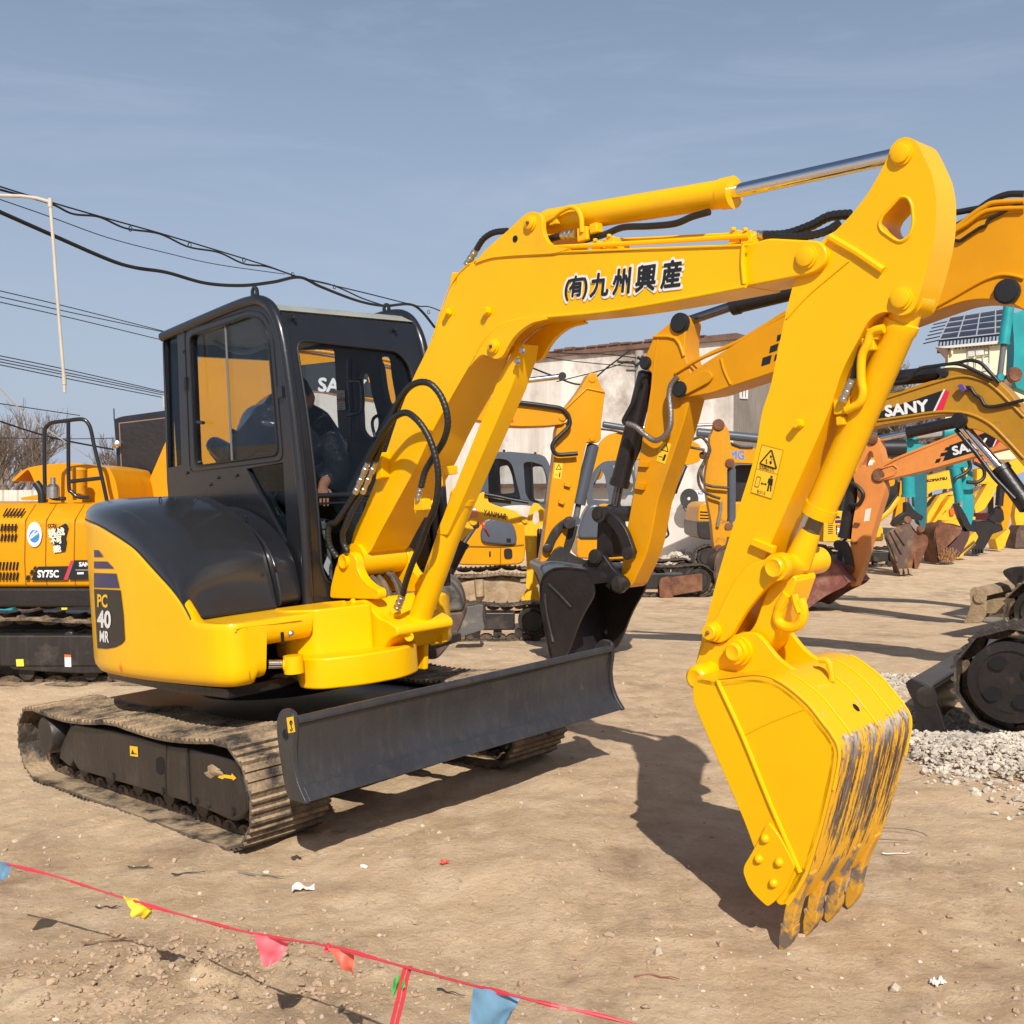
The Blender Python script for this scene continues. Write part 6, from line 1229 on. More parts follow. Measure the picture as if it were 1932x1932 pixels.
# ---------------------------------------------------------------- the far row at right
FP3=DF(27.5,-.32,0,8.9); P3=machine(FP3.O,'yellow mini excavator with striped model panel beyond the faded orange arm')
hp=TR(P3,FP3,-.5,1.2,'house',YB,'L','60,860 70,570 160,560 268,572 300,600 620,720 625,850 500,852 90,858',r=.08,bev=.04)
for k in range(7): DC(hp,FP3,-.505,'louvre_slot',MATS['hole_black'],'L',f'105,{665+k*18} 152,{662+k*18} 152,{670+k*18} 105,{673+k*18}')
for q in ('170,615 205,612 225,635 172,640','172,655 235,650 255,680 172,682'): DC(hp,FP3,-.505,'stripe',NAVY,'L',q)
DC(hp,FP3,-.505,'model_panel',BLKT,'L','178,700 250,700 250,792 182,790'); TX(hp,FP3,-.508,'PC','L','192,722','232,722',18,ORD,fat=.006); TX(hp,FP3,-.508,'30','L','192,760','248,760',32,WHT,fat=.012); TX(hp,FP3,-.508,'MR','L','194,784','234,784',16,WHT,fat=.004)
TR(P3,FP3,-.3,1.0,'cab_shell',BLKB,'L','210,570 240,420 300,330 640,270 760,270 760,450 640,560 560,600',r=.08,bev=.03)
TR(P3,FP3,-.2,.2,'arm',BY1,'L','715,690 770,420 780,290 890,270 900,400 840,600 800,700 740,720',r=.03); TB(P3,FP3,-.4,'hydraulic_cylinder',YB,'L','580,640 680,560 760,440',.09,n=1); TB(P3,FP3,-.5,'hydraulic_hose',RUB,'L','600,600 680,510 760,400',.03,n=2)
TR(P3,FP3,-.35,.3,'arm_linkage',BLKB,'L','715,700 740,650 820,600 850,560 880,600 860,640 780,690',r=.03)
ntrack(P3,FP3,-1.3,1.0,-.75,-.4,.27,TRKD,n=26); DC(P3,FP3,-.80,'direction_arrow',DYEL,'L','455,985 490,983 490,976 505,988 490,1000 490,992 455,994')
def far(d,x,label): 
    f=DF(d,gz(x,d),0,x); return f,machine(f.O,label)
f1,t1=far(24,9.1,'teal excavator arm with the first rust brown toothed bucket standing on the ground')
TR(t1,f1,0,.25,'arm',mat('deep_teal_paint',(.01,.12,.15),.4,var=.2,dirt=((.05,.06,.06),4,.6,.8)),'L','890,205 1025,198 1030,560 1010,745 960,700 905,520 890,300',r=.03); CY(t1,f1,-.15,'L','852,245','855,440',.14,TEAL,rod='860,560')
TR(t1,f1,.02,.25,'boom',TEAL,'K','575,1340 640,1150 700,1145 790,1240 960,1225 1100,1240 1100,1300 800,1340 700,1400',r=.05); CY(t1,f1,-.1,'K','1290,1075','1025,1105',.12,TEAL,rod='K 700,1140',rr=.07); TB(t1,f1,-.1,'corrugated_hose',RUB,'K','350,1275 600,1275',.20,n=1)
TR(t1,f1,-.3,.2,'arm_linkage',BLKB,'L','830,490 860,480 905,560 1000,620 980,660 880,640 800,640 730,720 715,690 760,620 830,580',r=.03); TR(t1,f1,-.32,.1,'bucket_lug',mat('grey_lug_steel',(.22,.19,.17),.5,bump=.3),'L','805,655 850,625 900,650 940,700 990,710 1000,750 970,775 930,765 870,690 830,690',r=.03)
for q in ('848,652','968,736'): PN(t1,f1,-.33,'L',q,.07,RUST,.04)
P=f1.side(PZ('L','632,790 700,740 842,682 880,700 910,790 890,930 800,1150 770,1160 745,1070 690,980'),-.35); b=MB(); b.pr(rnd(P,.05),f1.L*.06); b.build('bucket_back',RUSTB,t1,bev=.01)
P=f1.side(PZ('L','842,682 905,760 1030,795 1045,860 985,1010 940,1112 915,1110 905,1000 880,1155 790,1160 760,1000 870,900'),-.28); b=MB(); b.pr(rnd(P,.05),f1.L*.5); b.build('bucket_side_plate',RUST,t1,bev=.02)
for q in ('650,800 700,900 748,1040','690,760 740,860 790,960','730,740 780,820 820,880'): TB(t1,f1,-.37,'bucket_rib',RUSTB,'L',q,.03,n=2)
for q in ('765,1110 800,1105 800,1160 780,1165','815,1110 845,1105 850,1155 825,1160','855,1105 885,1100 888,1150 865,1155'): TR(t1,f1,-.38,.12,'tooth',TAN,'L',q,r=.01)
f2,t2=far(28,11.9,'teal excavator arm ending in the second, orange rusted bucket with straw')
TR(t2,f2,0,.3,'arm',TEAL,'L','1268,130 1450,85 1468,600 1440,705 1400,640 1335,520 1300,330',r=.04); CY(t2,f2,-.2,'L','1285,160','1335,480',.12,TEAL,rod='1350,560'); DC(t2,f2,-.01,'warning_sign',DYEL,'L','1362,172 1405,165 1402,248 1366,250')
TR(t2,f2,-.3,.25,'arm_linkage',BLKB,'L','1300,500 1340,520 1400,620 1440,720 1420,770 1380,720 1330,620',r=.03); TB(t2,f2,-.3,'hydraulic_hose',RUB,'L','1410,80 1430,160 1380,220 1300,260 1280,290',.05,n=5); TB(t2,f2,-.3,'hydraulic_hose',RUB,'L','1470,120 1550,170 1560,250 1500,300 1400,300',.05,n=5)
bucketB(t2,f2,-.5,.4,RUST,'L','1095,790 1130,700 1240,682 1345,712 1350,765 1195,920 1190,1015 1128,1056 1110,900','1345,712 1240,682 1130,700 1095,790 1110,900 1128,1056'); TR(t2,f2,-.3,.5,'bucket_side_plate',mat('dark_maroon_steel',(.07,.03,.025),.7,bump=.3),'L','1200,920 1350,760 1430,760 1420,830 1330,1000 1190,1015',r=.03)
b=MB(); rg=random.Random(5)
for i in range(260):
    p=(rg.gauss(1230,30),rg.uniform(970,1050)); P=f2.on(PZ('L',f'{p[0]},{p[1]}')[0],1,-.55); b.tube([P,P+Vector((rg.gauss(0,.05),rg.gauss(0,.05),rg.uniform(.05,.18)))],.008,3)
b.build('straw_tuft',mat('dry_straw',(.42,.24,.11),.9),t2,flat=True)
f3,t3=far(29.8,13.5,'yellow bucket with dark side standing between the rusty bucket and the black bucket')
TR(t3,f3,-.4,.6,'bucket_shell',YB,'L','1308,912 1480,760 1508,808 1482,860 1340,1008 1304,1016',r=.03)
for q in ('1340,960 1470,850','1380,970 1480,880'): TB(t3,f3,-.42,'worn_stripe',RUSTB,'L',q,.03,n=1)
TR(t3,f3,.1,.3,'arm',YB,'L','1470,560 1690,330 1700,270 1600,300 1470,520',r=.03); TR(t3,f3,.2,.3,'boom',YB,'L','1470,180 1660,170 1932,60 1932,200 1700,300 1480,330',r=.03)
TX(t3,f3,.18,'KOMATSU','L','1480,342','1690,325',22,BLKT,fat=.006)
f4,t4=far(31.8,14.8,'yellow excavator arm carrying a black bucket with long teeth in the far row')
bucketB(t4,f4,-.6,.3,BLKB,'L','1478,705 1530,660 1620,660 1725,705 1740,750 1640,782 1560,925 1480,930 1452,900','1725,705 1620,660 1530,660 1478,705 1452,900')
for k in range(4): TR(t4,f4,-.62,.15,'tooth',BLKB,'L',f'{1460+k*26},915 {1478+k*26},915 {1476+k*26},{975-k*4} {1466+k*26},{975-k*4}',r=.01)
TR(t4,f4,-.1,.3,'arm',BY1,'L','1700,620 1760,380 1830,390 1830,480 1785,720 1740,745',r=.03); TR(t4,f4,-.3,.2,'arm_linkage',BLKB,'L','1610,650 1660,560 1700,520 1740,560 1750,650 1720,680 1660,680',r=.03); TB(t4,f4,-.3,'hydraulic_cylinder',BLKB,'L','1715,320 1700,520',.12,n=1)
f5,t5=far(34.3,16.3,'pale yellow bucket seen from behind at the end of the far row')
TR(t5,f5,-.5,.6,'bucket_shell',YB,'L','1665,835 1790,730 1805,760 1742,922 1690,932',r=.03); TR(t5,f5,-.2,.3,'arm',YB,'L','1840,600 1870,480 1932,470 1932,700 1860,700',r=.03)
f6,t6=far(36,17.7,'rusty bucket cut off by the right edge of the picture'); TR(t6,f6,-.5,.7,'bucket_shell',RUSTB,'L','1848,915 1862,760 1900,700 1990,680 2100,760 2100,890 1932,905',r=.05)
f7,t7=far(38.5,14.4,'row of bright yellow excavators with dark cabs beyond the teal arms, lettered boom uppermost')
TR(t7,f7,0,.5,'boom',YB,'L','1030,245 1150,215 1260,185 1290,330 1250,360 1100,370 1030,420',r=.05); TX(t7,f7,-.01,'KOMATSU','L','1030,300','1215,275',24,BLKT,fat=.01); TR(t7,f7,.1,.5,'house',YB,'L','1030,450 1290,380 1300,440 1220,600 1030,720',r=.05)
for q in ('1030,600 1110,480 1150,425 1200,420 1060,660 1030,690','1050,720 1240,440 1300,420 1300,470 1130,650','1130,650 1260,660 1300,640 1300,560 1200,560'): TR(t7,f7,-.6,.4,'arm',YB,'L',q,r=.03)
for q in ('1040,560 1060,480 1130,410 1150,420 1080,560','1160,520 1250,420 1290,415 1230,520'): TR(t7,f7,-.3,.3,'window',BLKB,'L',q,r=.03)
TR(t7,f7,-.7,.2,'tail_light',ORD,'L','1240,560 1290,540 1290,600 1250,610',r=.03); TR(t7,f7,.3,2.0,'engine_cover',YB,'L','1030,700 1300,650 1480,620 1480,680 1200,720 1030,750',r=.03)
f8,t8=far(40.5,19.7,'yellow excavator at the end of the row under an orange red banner'); TR(t8,f8,0,.5,'boom',YB,'L','1470,420 1640,330 1690,350 1560,560 1480,590',r=.05); TR(t8,f8,.6,1.0,'house',YB,'L','1480,200 1620,150 1760,120 1800,300 1500,340',r=.05); TR(t8,f8,.4,.3,'banner',mat('orange_red_cloth',(.8,.13,.02),.6),'L','1470,70 1640,50 1640,100 1470,130',r=.02)
f9,t9=far(45,22.5,'white and maroon van body parked at the very end of the yard'); t9['category']='van'; t9.name='van'; t9['group']='vehicles at the end of the yard'
TR(t9,f9,0,3,'body',mat('maroon_paint',(.2,.03,.03),.4),'L','1480,590 1640,590 1650,670 1480,665',r=.05); TR(t9,f9,.1,3,'roof',WHT,'L','1500,360 1600,340 1640,590 1480,590',r=.05); TR(t9,f9,-.05,.1,'window',BLKB,'L','1600,450 1650,430 1650,590 1610,590',r=.05)
f10,t10=far(27,13,'teal boom section raised above the yard at the upper right edge')
CY(t10,f10,-.1,'G','1852,925','1822,1142',.13,TEAL,rod='1800,1320',rr=.07,rm=GREY); TR(t10,f10,.1,.4,'arm',TEAL,'G','1868,985 1900,965 2000,930 2000,1420 1890,1375 1872,1300 1880,1160',r=.05); TR(t10,f10,-.3,.3,'arm_linkage',RUSTB,'G','1820,1345 1880,1280 1900,1300 1860,1370 1880,1400 1850,1400',r=.05); PN(t10,f10,-.32,'G','1880,1305',.16,RUST,.05)
f11,t11=far(23,4.0,'yellow house with white lettering glimpsed through the orange arm bracket')
TR(t11,f11,0,1,'house',BY1,'K','60,1380 350,1380 500,1400 500,1700 60,1700',r=.1); TX(t11,f11,-.01,'Mr','K','155,1460','265,1450',55,WHT,fat=.02)
# small teal part under the amber machine at the left
FT=DF(12.5,-.15,0,-6); tt=machine(FT.O,'teal machine and brown bucket seen under the deck of the left amber excavator'); TR(tt,FT,0,1.5,'tail',TEAL,'X','-400,20 0,20 140,22 148,90 130,180 40,215 -400,225',r=.05,bev=.04); TX(tt,FT,-.01,'v','X','-6,108','8,108',22,WHT)
TR(tt,FT,-.4,.5,'bucket_side_plate',RUST,'X','180,205 205,110 270,40 340,35 390,110 385,205',r=.03); TR(tt,FT,-.2,1.5,'track_frame',BLKD,'X','430,180 460,80 620,60 1060,60 1060,180',r=.03); DC(tt,FT,-.21,'direction_arrow',LEM,'X','710,90 780,88 780,110 715,115')
TR(tt,FT,-.35,1.8,'track_shoes',TAN,'X','-400,240 400,180 1100,150 1100,200 400,230 -400,290',r=.02)
# ---------------------------------------------------------------- buildings
def quad(name,m,P,par=None,th=None):
    b=MB()
    if th is None: b.add(P,[(0,1,2,3)])
    else: b.pr(P,th)
    return b.build(name,m,par,flat=True)
PLA=mat('stained_white_plaster',(.72,.67,.60),.9,var=.12,vs=.5,bump=.25,bs=7,dirt=((.30,.24,.19),.45,.53,.70),streak=((.30,.24,.19),.85),ssc=(.35,.35,.035))
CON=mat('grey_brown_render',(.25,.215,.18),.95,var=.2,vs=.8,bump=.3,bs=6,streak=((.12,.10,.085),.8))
COP=mat('brick_coping',(.16,.09,.065),.85,var=.3,vs=4)
A0=Vector((5.75,28,-.31)); dw=Vector((-.79,.613,0)); dn=Vector((.62,.785,0)); HT=5.82
W_=thing('warehouse',A0+dw*13,'long warehouse of stained white plaster with a brown coping behind the excavators','warehouse')
def wp(s_,n_,z): return A0+dw*s_+dn*n_+Vector((0,0,z))
wl_=quad('front_wall',PLA,[wp(0,0,0),wp(23,0,0),wp(23,0,HT),wp(0,0,HT)],W_,dn*.25)
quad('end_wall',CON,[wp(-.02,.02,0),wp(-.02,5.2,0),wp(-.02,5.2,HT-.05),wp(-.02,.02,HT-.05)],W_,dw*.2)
b=MB(); b.pr([wp(-.15,-.12,HT),wp(23,-.12,HT),wp(23,.35,HT),wp(-.15,.35,HT)],Vector((0,0,.16))); 
for k in range(60): 
    if random.random()<.75: b.pr([wp(k*.38,-.16,HT+.16),wp(k*.38+.3,-.16,HT+.16),wp(k*.38+.3,.3,HT+.16),wp(k*.38,.3,HT+.16)],Vector((0,0,random.uniform(.02,.07))))
b.build('coping',COP,W_)
quad('end_coping',COP,[wp(-.2,.35,HT-.05),wp(-.2,5.3,HT-.05),wp(-.2,5.3,HT+.1),wp(-.2,.35,HT+.1)],W_,dw*.5)
TR(W_,Fr(A0-dw*.05,math.atan2(-dn.y,dn.x)),0,.06,'window_frame',WHT,'R','1500,1110 1558,1105 1555,1200 1502,1198',hl=['1510,1118 1528,1117 1528,1190 1512,1190','1534,1117 1550,1115 1548,1190 1534,1190'])
b=MB(); b.pr([wp(3,-.05,2.0),wp(9,-.05,2.0),wp(9,-.05,2.12),wp(3,-.05,2.12)],-dn*.25); b.build('ledge',COP,W_)
quad('eave_sheet',mat('corrugated_cream',(.5,.48,.42),.7,bump=.2),[wp(22.6,-.6,HT-.6),wp(24.2,-.6,HT-.6),wp(24.2,-.6,HT-.05),wp(22.6,-.6,HT-.05)],W_,dn*.8)
# ac unit on the wall
FWL=Fr(A0,math.atan2(-dw.y,dw.x)) ; FWn=FWL
P=FWn.on(pz('M','320,1140')[0],1,0); _,l0_,_=FWn.loc(P); sg=-1 if (CAMP-A0).dot(FWn.L)<0 else 1
AC=thing('air_conditioner',P,'white outdoor air conditioner unit bracketed on the plaster warehouse wall','air conditioner')
sgn=1 if (CAMP-A0).dot(FWn.L)>0 else -1; OFF=.45*sgn
b=MB(); q=[FWn.on(p,1,OFF) for p in pz('M','172,1052 460,1040 462,1238 176,1235')]; b.pr(q,FWn.L*(-.36*sgn)); acb=b.build('housing',mat('ac_white',(.9,.88,.84),.5),AC,bev=.02)
P=FWn.on(pz('M','262,1145')[0],1,OFF+.006*sgn); b=MB(); b.rings(P,FWn.L*sgn,[(0,.27),(.01,.27),(.012,.24)],32); fn_=b.build('fan_guard',mat('ac_dark',(.05,.045,.04),.5),AC)
b=MB()
for r_ in (.06,.10,.14,.18,.22,.26): b.tube([P+FWn.L*sgn*.02+(FWn.F*math.cos(g)+FWn.U*math.sin(g))*r_ for g in [k*math.pi/14 for k in range(28)]],.006,5,closed=True)
b.build('guard_ring',GREY,fn_); b=MB(); b.rings(P+FWn.L*sgn*.02,FWn.L*sgn,[(0,.045),(.01,.04)],16); b.build('fan_hub',WHT,fn_)
bd_=decal(acb,'brand_badge',BLUE,[FWn.on(p,1,OFF+.006*sgn) for p in pz('M','365,1060 420,1060 420,1092 365,1092')])
A_=FWn.on(pz('M','372,1086')[0],1,OFF+.01*sgn); B_=FWn.on(pz('M','414,1086')[0],1,OFF+.01*sgn); text('Midea',A_,(B_-A_).normalized(),(0,0,1),(B_-A_).length,.07,WHT,acb,fat=.003)
b=MB()
for q in ('190,1245','380,1245'):
    P=FWn.on(pz('M',q)[0],1,OFF); b.tube([P,P-FWn.L*(OFF)-FWn.U*.02],.015,6); b.tube([P,P-FWn.L*OFF-FWn.U*.3],.012,6)
b.each('wall_bracket',GREY,AC)
# block with the solar roof
FS=Fr((18,42,-.3),R_(27)); S_=thing('house',FS.O,'cream rendered house with solar panels on its flat roof at the upper right','house')
CREAM=mat('cream_render',(.72,.66,.46),.85,var=.06,vs=.4); 
TR(S_,FS,0,6,'wall',CREAM,'K','1058,160 1800,120 2200,95 2200,1400 1058,1400',r=0,bev=0); TR(S_,FS,-.25,7,'roof_slab',mat('pale_concrete',(.62,.58,.52),.8),'K','944,152 1795,64 2300,20 2300,60 1795,100 1060,165',r=0,bev=0)
TR(S_,FS,-1.2,1.2,'eave_soffit',COP,'K','950,165 1058,165 1058,275 1030,240',r=0,bev=0)
wf=TR(S_,FS,-.06,.08,'window',mat('window_white',(.55,.55,.5),.5),'K','1298,180 1552,150 1556,400 1480,420 1312,440',r=0,bev=0,hl=['1308,192 1382,184 1386,250 1312,258','1394,182 1482,172 1490,236 1398,246','1496,168 1540,160 1542,226 1500,232','1318,276 1372,270 1380,410 1326,416','1394,268 1470,256 1480,400 1400,404','1484,256 1546,246 1546,330 1488,336'])
TR(S_,FS,.02,.05,'window_pane',BLKB,'K','1300,182 1552,152 1554,398 1314,438',r=0,bev=0)
TB(S_,FS,-.1,'downpipe',CREAM,'K','1130,150 1130,230',.05,n=1)
SP=[FS.on(p,1,v) for p,v in zip(pz('G','1475,1118 1880,1075 1862,945 1532,998'),(-.15,-.15,4.5,4.5))]
pn_=quad('solar_array',mat('solar_cells',(.018,.02,.034),.3,spec=.3),SP,S_,Vector((0,0,-.08)))
b=MB()
for k in range(5): t_=k/4; b.tube([SP[0].lerp(SP[1],t_)+Vector((0,0,.02)),SP[3].lerp(SP[2],t_)+Vector((0,0,.02))],.035,4)
for k in range(5): t_=k/4; b.tube([SP[0].lerp(SP[3],t_)+Vector((0,0,.02)),SP[1].lerp(SP[2],t_)+Vector((0,0,.02))],.03,4)
b.build('panel_frame',mat('alu_frame',(.33,.34,.36),.5),pn_)
b=MB()
for k in range(22):
    q=SP[0].lerp(SP[1],k/21); b.tube([q,Vector((q.x,q.y+.1,q.z-.42))],.03,4)
for k in range(6): q=SP[0].lerp(SP[3],k/6); b.tube([q,q-FS.F*.6-Vector((0,0,.1))],.03,4)
b.each('rack_post',BLKB,S_)
b=MB()
for k in range(40): 
    q=SP[0].lerp(SP[1],k/39)+Vector((random.uniform(-.2,.2),.5,-.42)); b.box(Fr(q,random.random()),0,.4,0,.3,0,random.uniform(.05,.15))
b.build('roof_clutter',BLKD,S_)
f12=DF(50,-.33,0,18); hv=thing('shed',(12,50,-.33),'low white shed with a flat roof far behind the teal arms','shed'); TR(hv,f12,0,4,'wall',PLA,'L','1000,230 1130,180 1265,125 1265,200 1000,420',r=0,bev=0); TR(hv,f12,-.2,4,'roof',WHT,'K','1095,1130 1160,1120 1160,1190 1095,1200',r=0,bev=0)
# ---------------------------------------------------------------- corrugated fence at the far left
FF=DF(22,-.31,0,-12); fc=thing('fence',FF.O,'pale corrugated metal fence behind the amber machine at the far left','fence')
zt=FF.loc(FF.on(pz('N','200,850')[0],1,0))[2]
prf=[]; x=-4.0
while x<6.2: prf+=[(x,0),(x+.16,0),(x+.19,.05),(x+.27,.05),(x+.30,0)]; x+=.30
b=MB(); m_=len(prf); b.add([FF.w(a,l,0) for a,l in prf]+[FF.w(a,l,zt) for a,l in prf],[(i,i+1,m_+i+1,m_+i) for i in range(m_-1)]); b.build('sheet',mat('fence_sheet',(.56,.53,.45),.6,var=.1,vs=3,dirt=((.15,.10,.07),4,.68,.75)),fc,flat=True)
b=MB(); b.box(FF,-4,6.2,.06,.12,zt*.8,zt*.8+.06); b.build('rail',BLKD,fc)
# ---------------------------------------------------------------- bare trees
BARK=mat('bare_twigs',(.20,.155,.125),.9,var=.2,vs=3); BARK2=mat('grey_twigs',(.21,.185,.17),.9,var=.2,vs=3)
def tree(base,h,seed,m,label,spread=.55,lv=5,group='bare winter trees'):
    rg=random.Random(seed); T_=thing('bare_tree',base,label,'tree',group); tr=MB(); cr=MB()
    def br(p,d,ln,r,k):
        n_=4 if k<2 else 3; path_=[p]; q=p.copy(); e=d.copy()
        for i in range(n_):
            e=(e+Vector((rg.gauss(0,.13),rg.gauss(0,.13),rg.gauss(.03,.06)))).normalized(); q=q+e*ln/n_; path_.append(q.copy())
        (tr if k<2 else cr).tube(path_,[lerp(r,r*.62,i/n_) for i in range(n_+1)],6 if k<2 else 3,caps=False)
        if k>=lv: return
        for j in range(rg.choice((3,4)) if k<lv-1 else 4):
            i=rg.uniform(.3,1)*n_; i0=min(n_-1,int(i)); s_=path_[i0].lerp(path_[i0+1],i-i0) if k else path_[-1]
            az=rg.uniform(0,6.28); up_=e.orthogonal().normalized(); up_=Matrix.Rotation(az,3,e)@up_
            br(s_,(e*rg.uniform(.75,1.1)+up_*rg.uniform(.4,.9)*spread*1.3+Vector((0,0,.12))).normalized(),ln*rg.uniform(.55,.8),max(r*.55,.006 if base[1]<40 else .014),k+1)
    for j in range(3):
        a=rg.uniform(0,6.28); br(Vector(base)+Vector((math.cos(a)*.2,math.sin(a)*.2,0)),Vector((math.cos(a)*.25,math.sin(a)*.25,1)).normalized(),h*.33,h*.018,0)
    tr.build('trunk',m,T_); cr.build('crown',m,T_,rec=False)
tree((-14.6,31,-.35),5.0,1,BARK,'brownish bare tree at the left edge above the corrugated fence',lv=5,spread=.42)
tree((-12.3,33,-.35),4.2,2,BARK,'bare tree right of the first one, seen through the handrail',lv=5,spread=.42)
tree((-17.8,36,-.35),5.6,4,BARK,'bare tree cut off by the left edge of the picture',lv=5)
tree((16.6,52,-.35),10.2,5,BARK2,'tall grey bare tree behind the bucket cylinder, left of the solar roof',lv=6,spread=.45)
tree((14.2,44,-.35),7.5,6,BARK2,'bare tree under the lettered ochre boom',lv=6)
tree((18.6,47,-.35),7.0,7,BARK2,'low bare tree directly below the cream house',lv=5)
# ---------------------------------------------------------------- wires, pole, pipe
WIRE=mat('cable_black',(.012,.012,.013),.6)
UP=Fr((0,24.5,0),0)
pole=thing('utility_pole',(UP.on((1208,690),1,0).x,24.5,-.31),'concrete utility pole with a tangle of wires in front of the warehouse wall','utility pole')
b=MB(); q0=UP.on((1206,662),1,0); b.tube([Vector((q0.x,24.5,-.35)),q0],[.14,.10],12); b.build('post',mat('pole_concrete',(.33,.30,.26),.85,bump=.2),pole)
b=MB(); b.cyl(q0+Vector((-.5,-.05,-.25)),q0+Vector((.5,.1,-.3)),.03); b.cyl(q0+Vector((-.3,-.05,-.45)),q0+Vector((.4,0,-.45)),.025); b.each('crossarm',BLKD,pole)
for q in ('1480,410 1500,425 1520,405','1440,440 1470,470 1510,440'): TB(pole,UP,-.1,'wire_bundle',WIRE,'E',q,.03)
def cable(name,pts,d0,d1,r,label,grp=None,n=8,cat_='cable',m=None):
    """pts in 1932-picture units from left to right, depth d0..d1"""
    P=[]; x0,x1=pts[0][0],pts[-1][0]
    for x,y in pts:
        t_=(x-x0)/(x1-x0); D=1/lerp(1/d0,1/d1,t_); r_=ray((x,y)); P.append(CAMP+r_*(D/r_.y))
    b=MB(); b.tube(cat(P,n),r,6); o=b.build(name,m or WIRE); tag(o,label,cat_,grp); return o,P
G1_='overhead wires'
def scl(s): return [(float(a)*.4557+0,(500+float(c)*.7246)*.62890) for a,c in (t.split(',') for t in s.split())]
c1,_=cable('messenger_wire',scl('-40,70 180,138 410,205 660,275 910,350 1110,412 1240,458 1500,520 1720,575 1830,600')+[(1000,668),(1208,693)],11,24.5,.010,'thin straight overhead wire hung with small clips, uppermost over the cab',G1_)
b=MB()
for q in scl('540,250 785,318 1010,380 1212,440 1385,492 1775,597'):
    t_=(q[0]+18)/(1208+18); D=1/lerp(1/11,1/24.5,t_); r_=ray(q); P=CAMP+r_*(D/r_.y); b.tube([P+Vector((math.cos(g)*.02,0,math.sin(g)*.03-.02)) for g in [k*math.pi/4 for k in range(8)]],.006,4,closed=True)
b.each('cable_clip',WIRE,c1)
cable('overhead_cable',scl('-40,85 200,150 300,195 410,208 520,255 660,278 780,332 905,355 1010,402 1110,415 1240,458 1380,492 1500,545 1590,575'),11,19,.013,'wavy black cable lashed in loops below the uppermost wire',G1_)
cable('overhead_cable',scl('-40,122 200,205 450,295 700,360 900,405 1180,445'),11,16,.006,'faint thin wire sagging just below the lashed cable',G1_)
cable('overhead_cable',scl('-40,170 220,285 450,385 560,418 690,438 850,482 1000,492 1130,478 1240,458 1330,498 1480,555 1590,576 1715,575 1800,665'),11,20,.024,'thickest black overhead cable, drooping to the top of the cab',G1_)
for i,(s_,lb) in enumerate((('-40,505 300,585 680,682','upper wire of the three that run behind the cab roof'),('-40,530 300,605 680,685','middle wire of the three that run behind the cab roof'),('-40,552 300,628 680,720','lower wire of the three that run behind the cab roof'),('-40,775 300,845 690,935','uppermost wire of the low bundle at left'),('-40,788 300,858 690,940','second wire of the low bundle at left'),('-40,800 300,868 690,948','third wire of the low bundle at left'),('-40,812 300,882 670,955','lowest wire of the low bundle at left'),('-20,978 330,1030','short wire above the bare trees'))): cable('overhead_cable',scl(s_),24,30,.013,lb,'distant wires at the left',n=3)
cable('guy_rope',[(-5,728),(60,790),(180,870),(214,890)],18,24,.011,'white rope slanting down over the bare trees','distant wires at the left',m=WHT)
cable('overhead_cable',[(0,795),(100,826),(214,848)],24,26,.022,'sagging bundle of wires crossing behind the handrail','distant wires at the left')
cable('overhead_cable',[(0,826),(110,828),(214,827)],26,28,.010,'level thin wire crossing the bare trees','distant wires at the left')
cable('overhead_cable',[(985,686),(1040,708),(1100,725),(1150,690),(1190,660)],24,24.5,.02,'drooping black wire across the white warehouse wall','wires on the warehouse wall')
cable('overhead_cable',[(1050,720),(1130,700),(1185,682)],24.2,24.5,.012,'slanting wire ending at the utility pole','wires on the warehouse wall')
cable('overhead_cable',[(1000,662),(1080,667),(1140,668),(1206,676)],23,24.5,.012,'wire along the top of the warehouse wall','wires on the warehouse wall')
# plastic pipe drooping from an arch
FPp=DF(6.2,0,0,-3); pp=thing('hanging_pipe',FPp.on((95,380),1,0),'cream plastic pipe arching in from the left and hanging straight down','pipe')
PV=mat('cream_pvc',(.52,.46,.37),.5,var=.15,vs=4)
b=MB(); b.tube([FPp.on(p,1,v) for p,v in (((-60,372),.0),((0,369),0),((40,370),0),((70,374),0),((94,381),0))],.0105,10); b.build('arch_pipe',PV,pp)
b=MB(); b.tube([FPp.on(p,1,0) for p in ((94.5,384),(100,450),(108,560),(121,718))],.0095,10); b.build('drop_pipe',PV,pp)
b=MB(); P=FPp.on((94.5,381),1,0); b.rings(P-Vector((0,0,.03)),Vector((0,0,1)),[(0,.013),(.05,.013)],12); P=FPp.on((121,716),1,0); b.rings(P,Vector((.03,0,-1)),[(-.03,.0125),(.03,.0125),(.03,.0095),(.075,.0095)],12); b.each('pipe_coupling',PV,pp)
# ---------------------------------------------------------------- bunting in the foreground
def bp(x,y):
    """string height and distance follow from the picture of its shadow on the ground"""
    D=lerp(3.43,2.20,sstep(0,1,0) if False else max(0,min(1,(x-0)/1000))) ; r_=ray((x,y)); return CAMP+r_*(D/r_.y)
BR=mat('red_plastic_ribbon',(.60,.05,.07),.4); BPK=mat('pink_red_flag',(.75,.13,.16),.5); BOR=mat('orange_red_flag',(.62,.13,.08),.5); BBL=mat('blue_flag',(.13,.26,.38),.5); BYE=mat('yellow_rag',(.75,.55,.03),.5); BGR=mat('green_rag',(.06,.42,.08),.5)
SP_=[(-60,1600),(0,1626),(100,1652),(200,1684),(300,1714),(400,1742),(500,1766),(620,1785),(755,1822),(880,1856),(960,1876),(1040,1896),(1140,1918),(1300,1960)]
bun=thing('bunting',bp(500,1766),'slack red ribbon of torn coloured pennants strung low across the foreground','bunting')
pth=cat([bp(*p) for p in SP_],6); b=MB()
n_=len(pth)
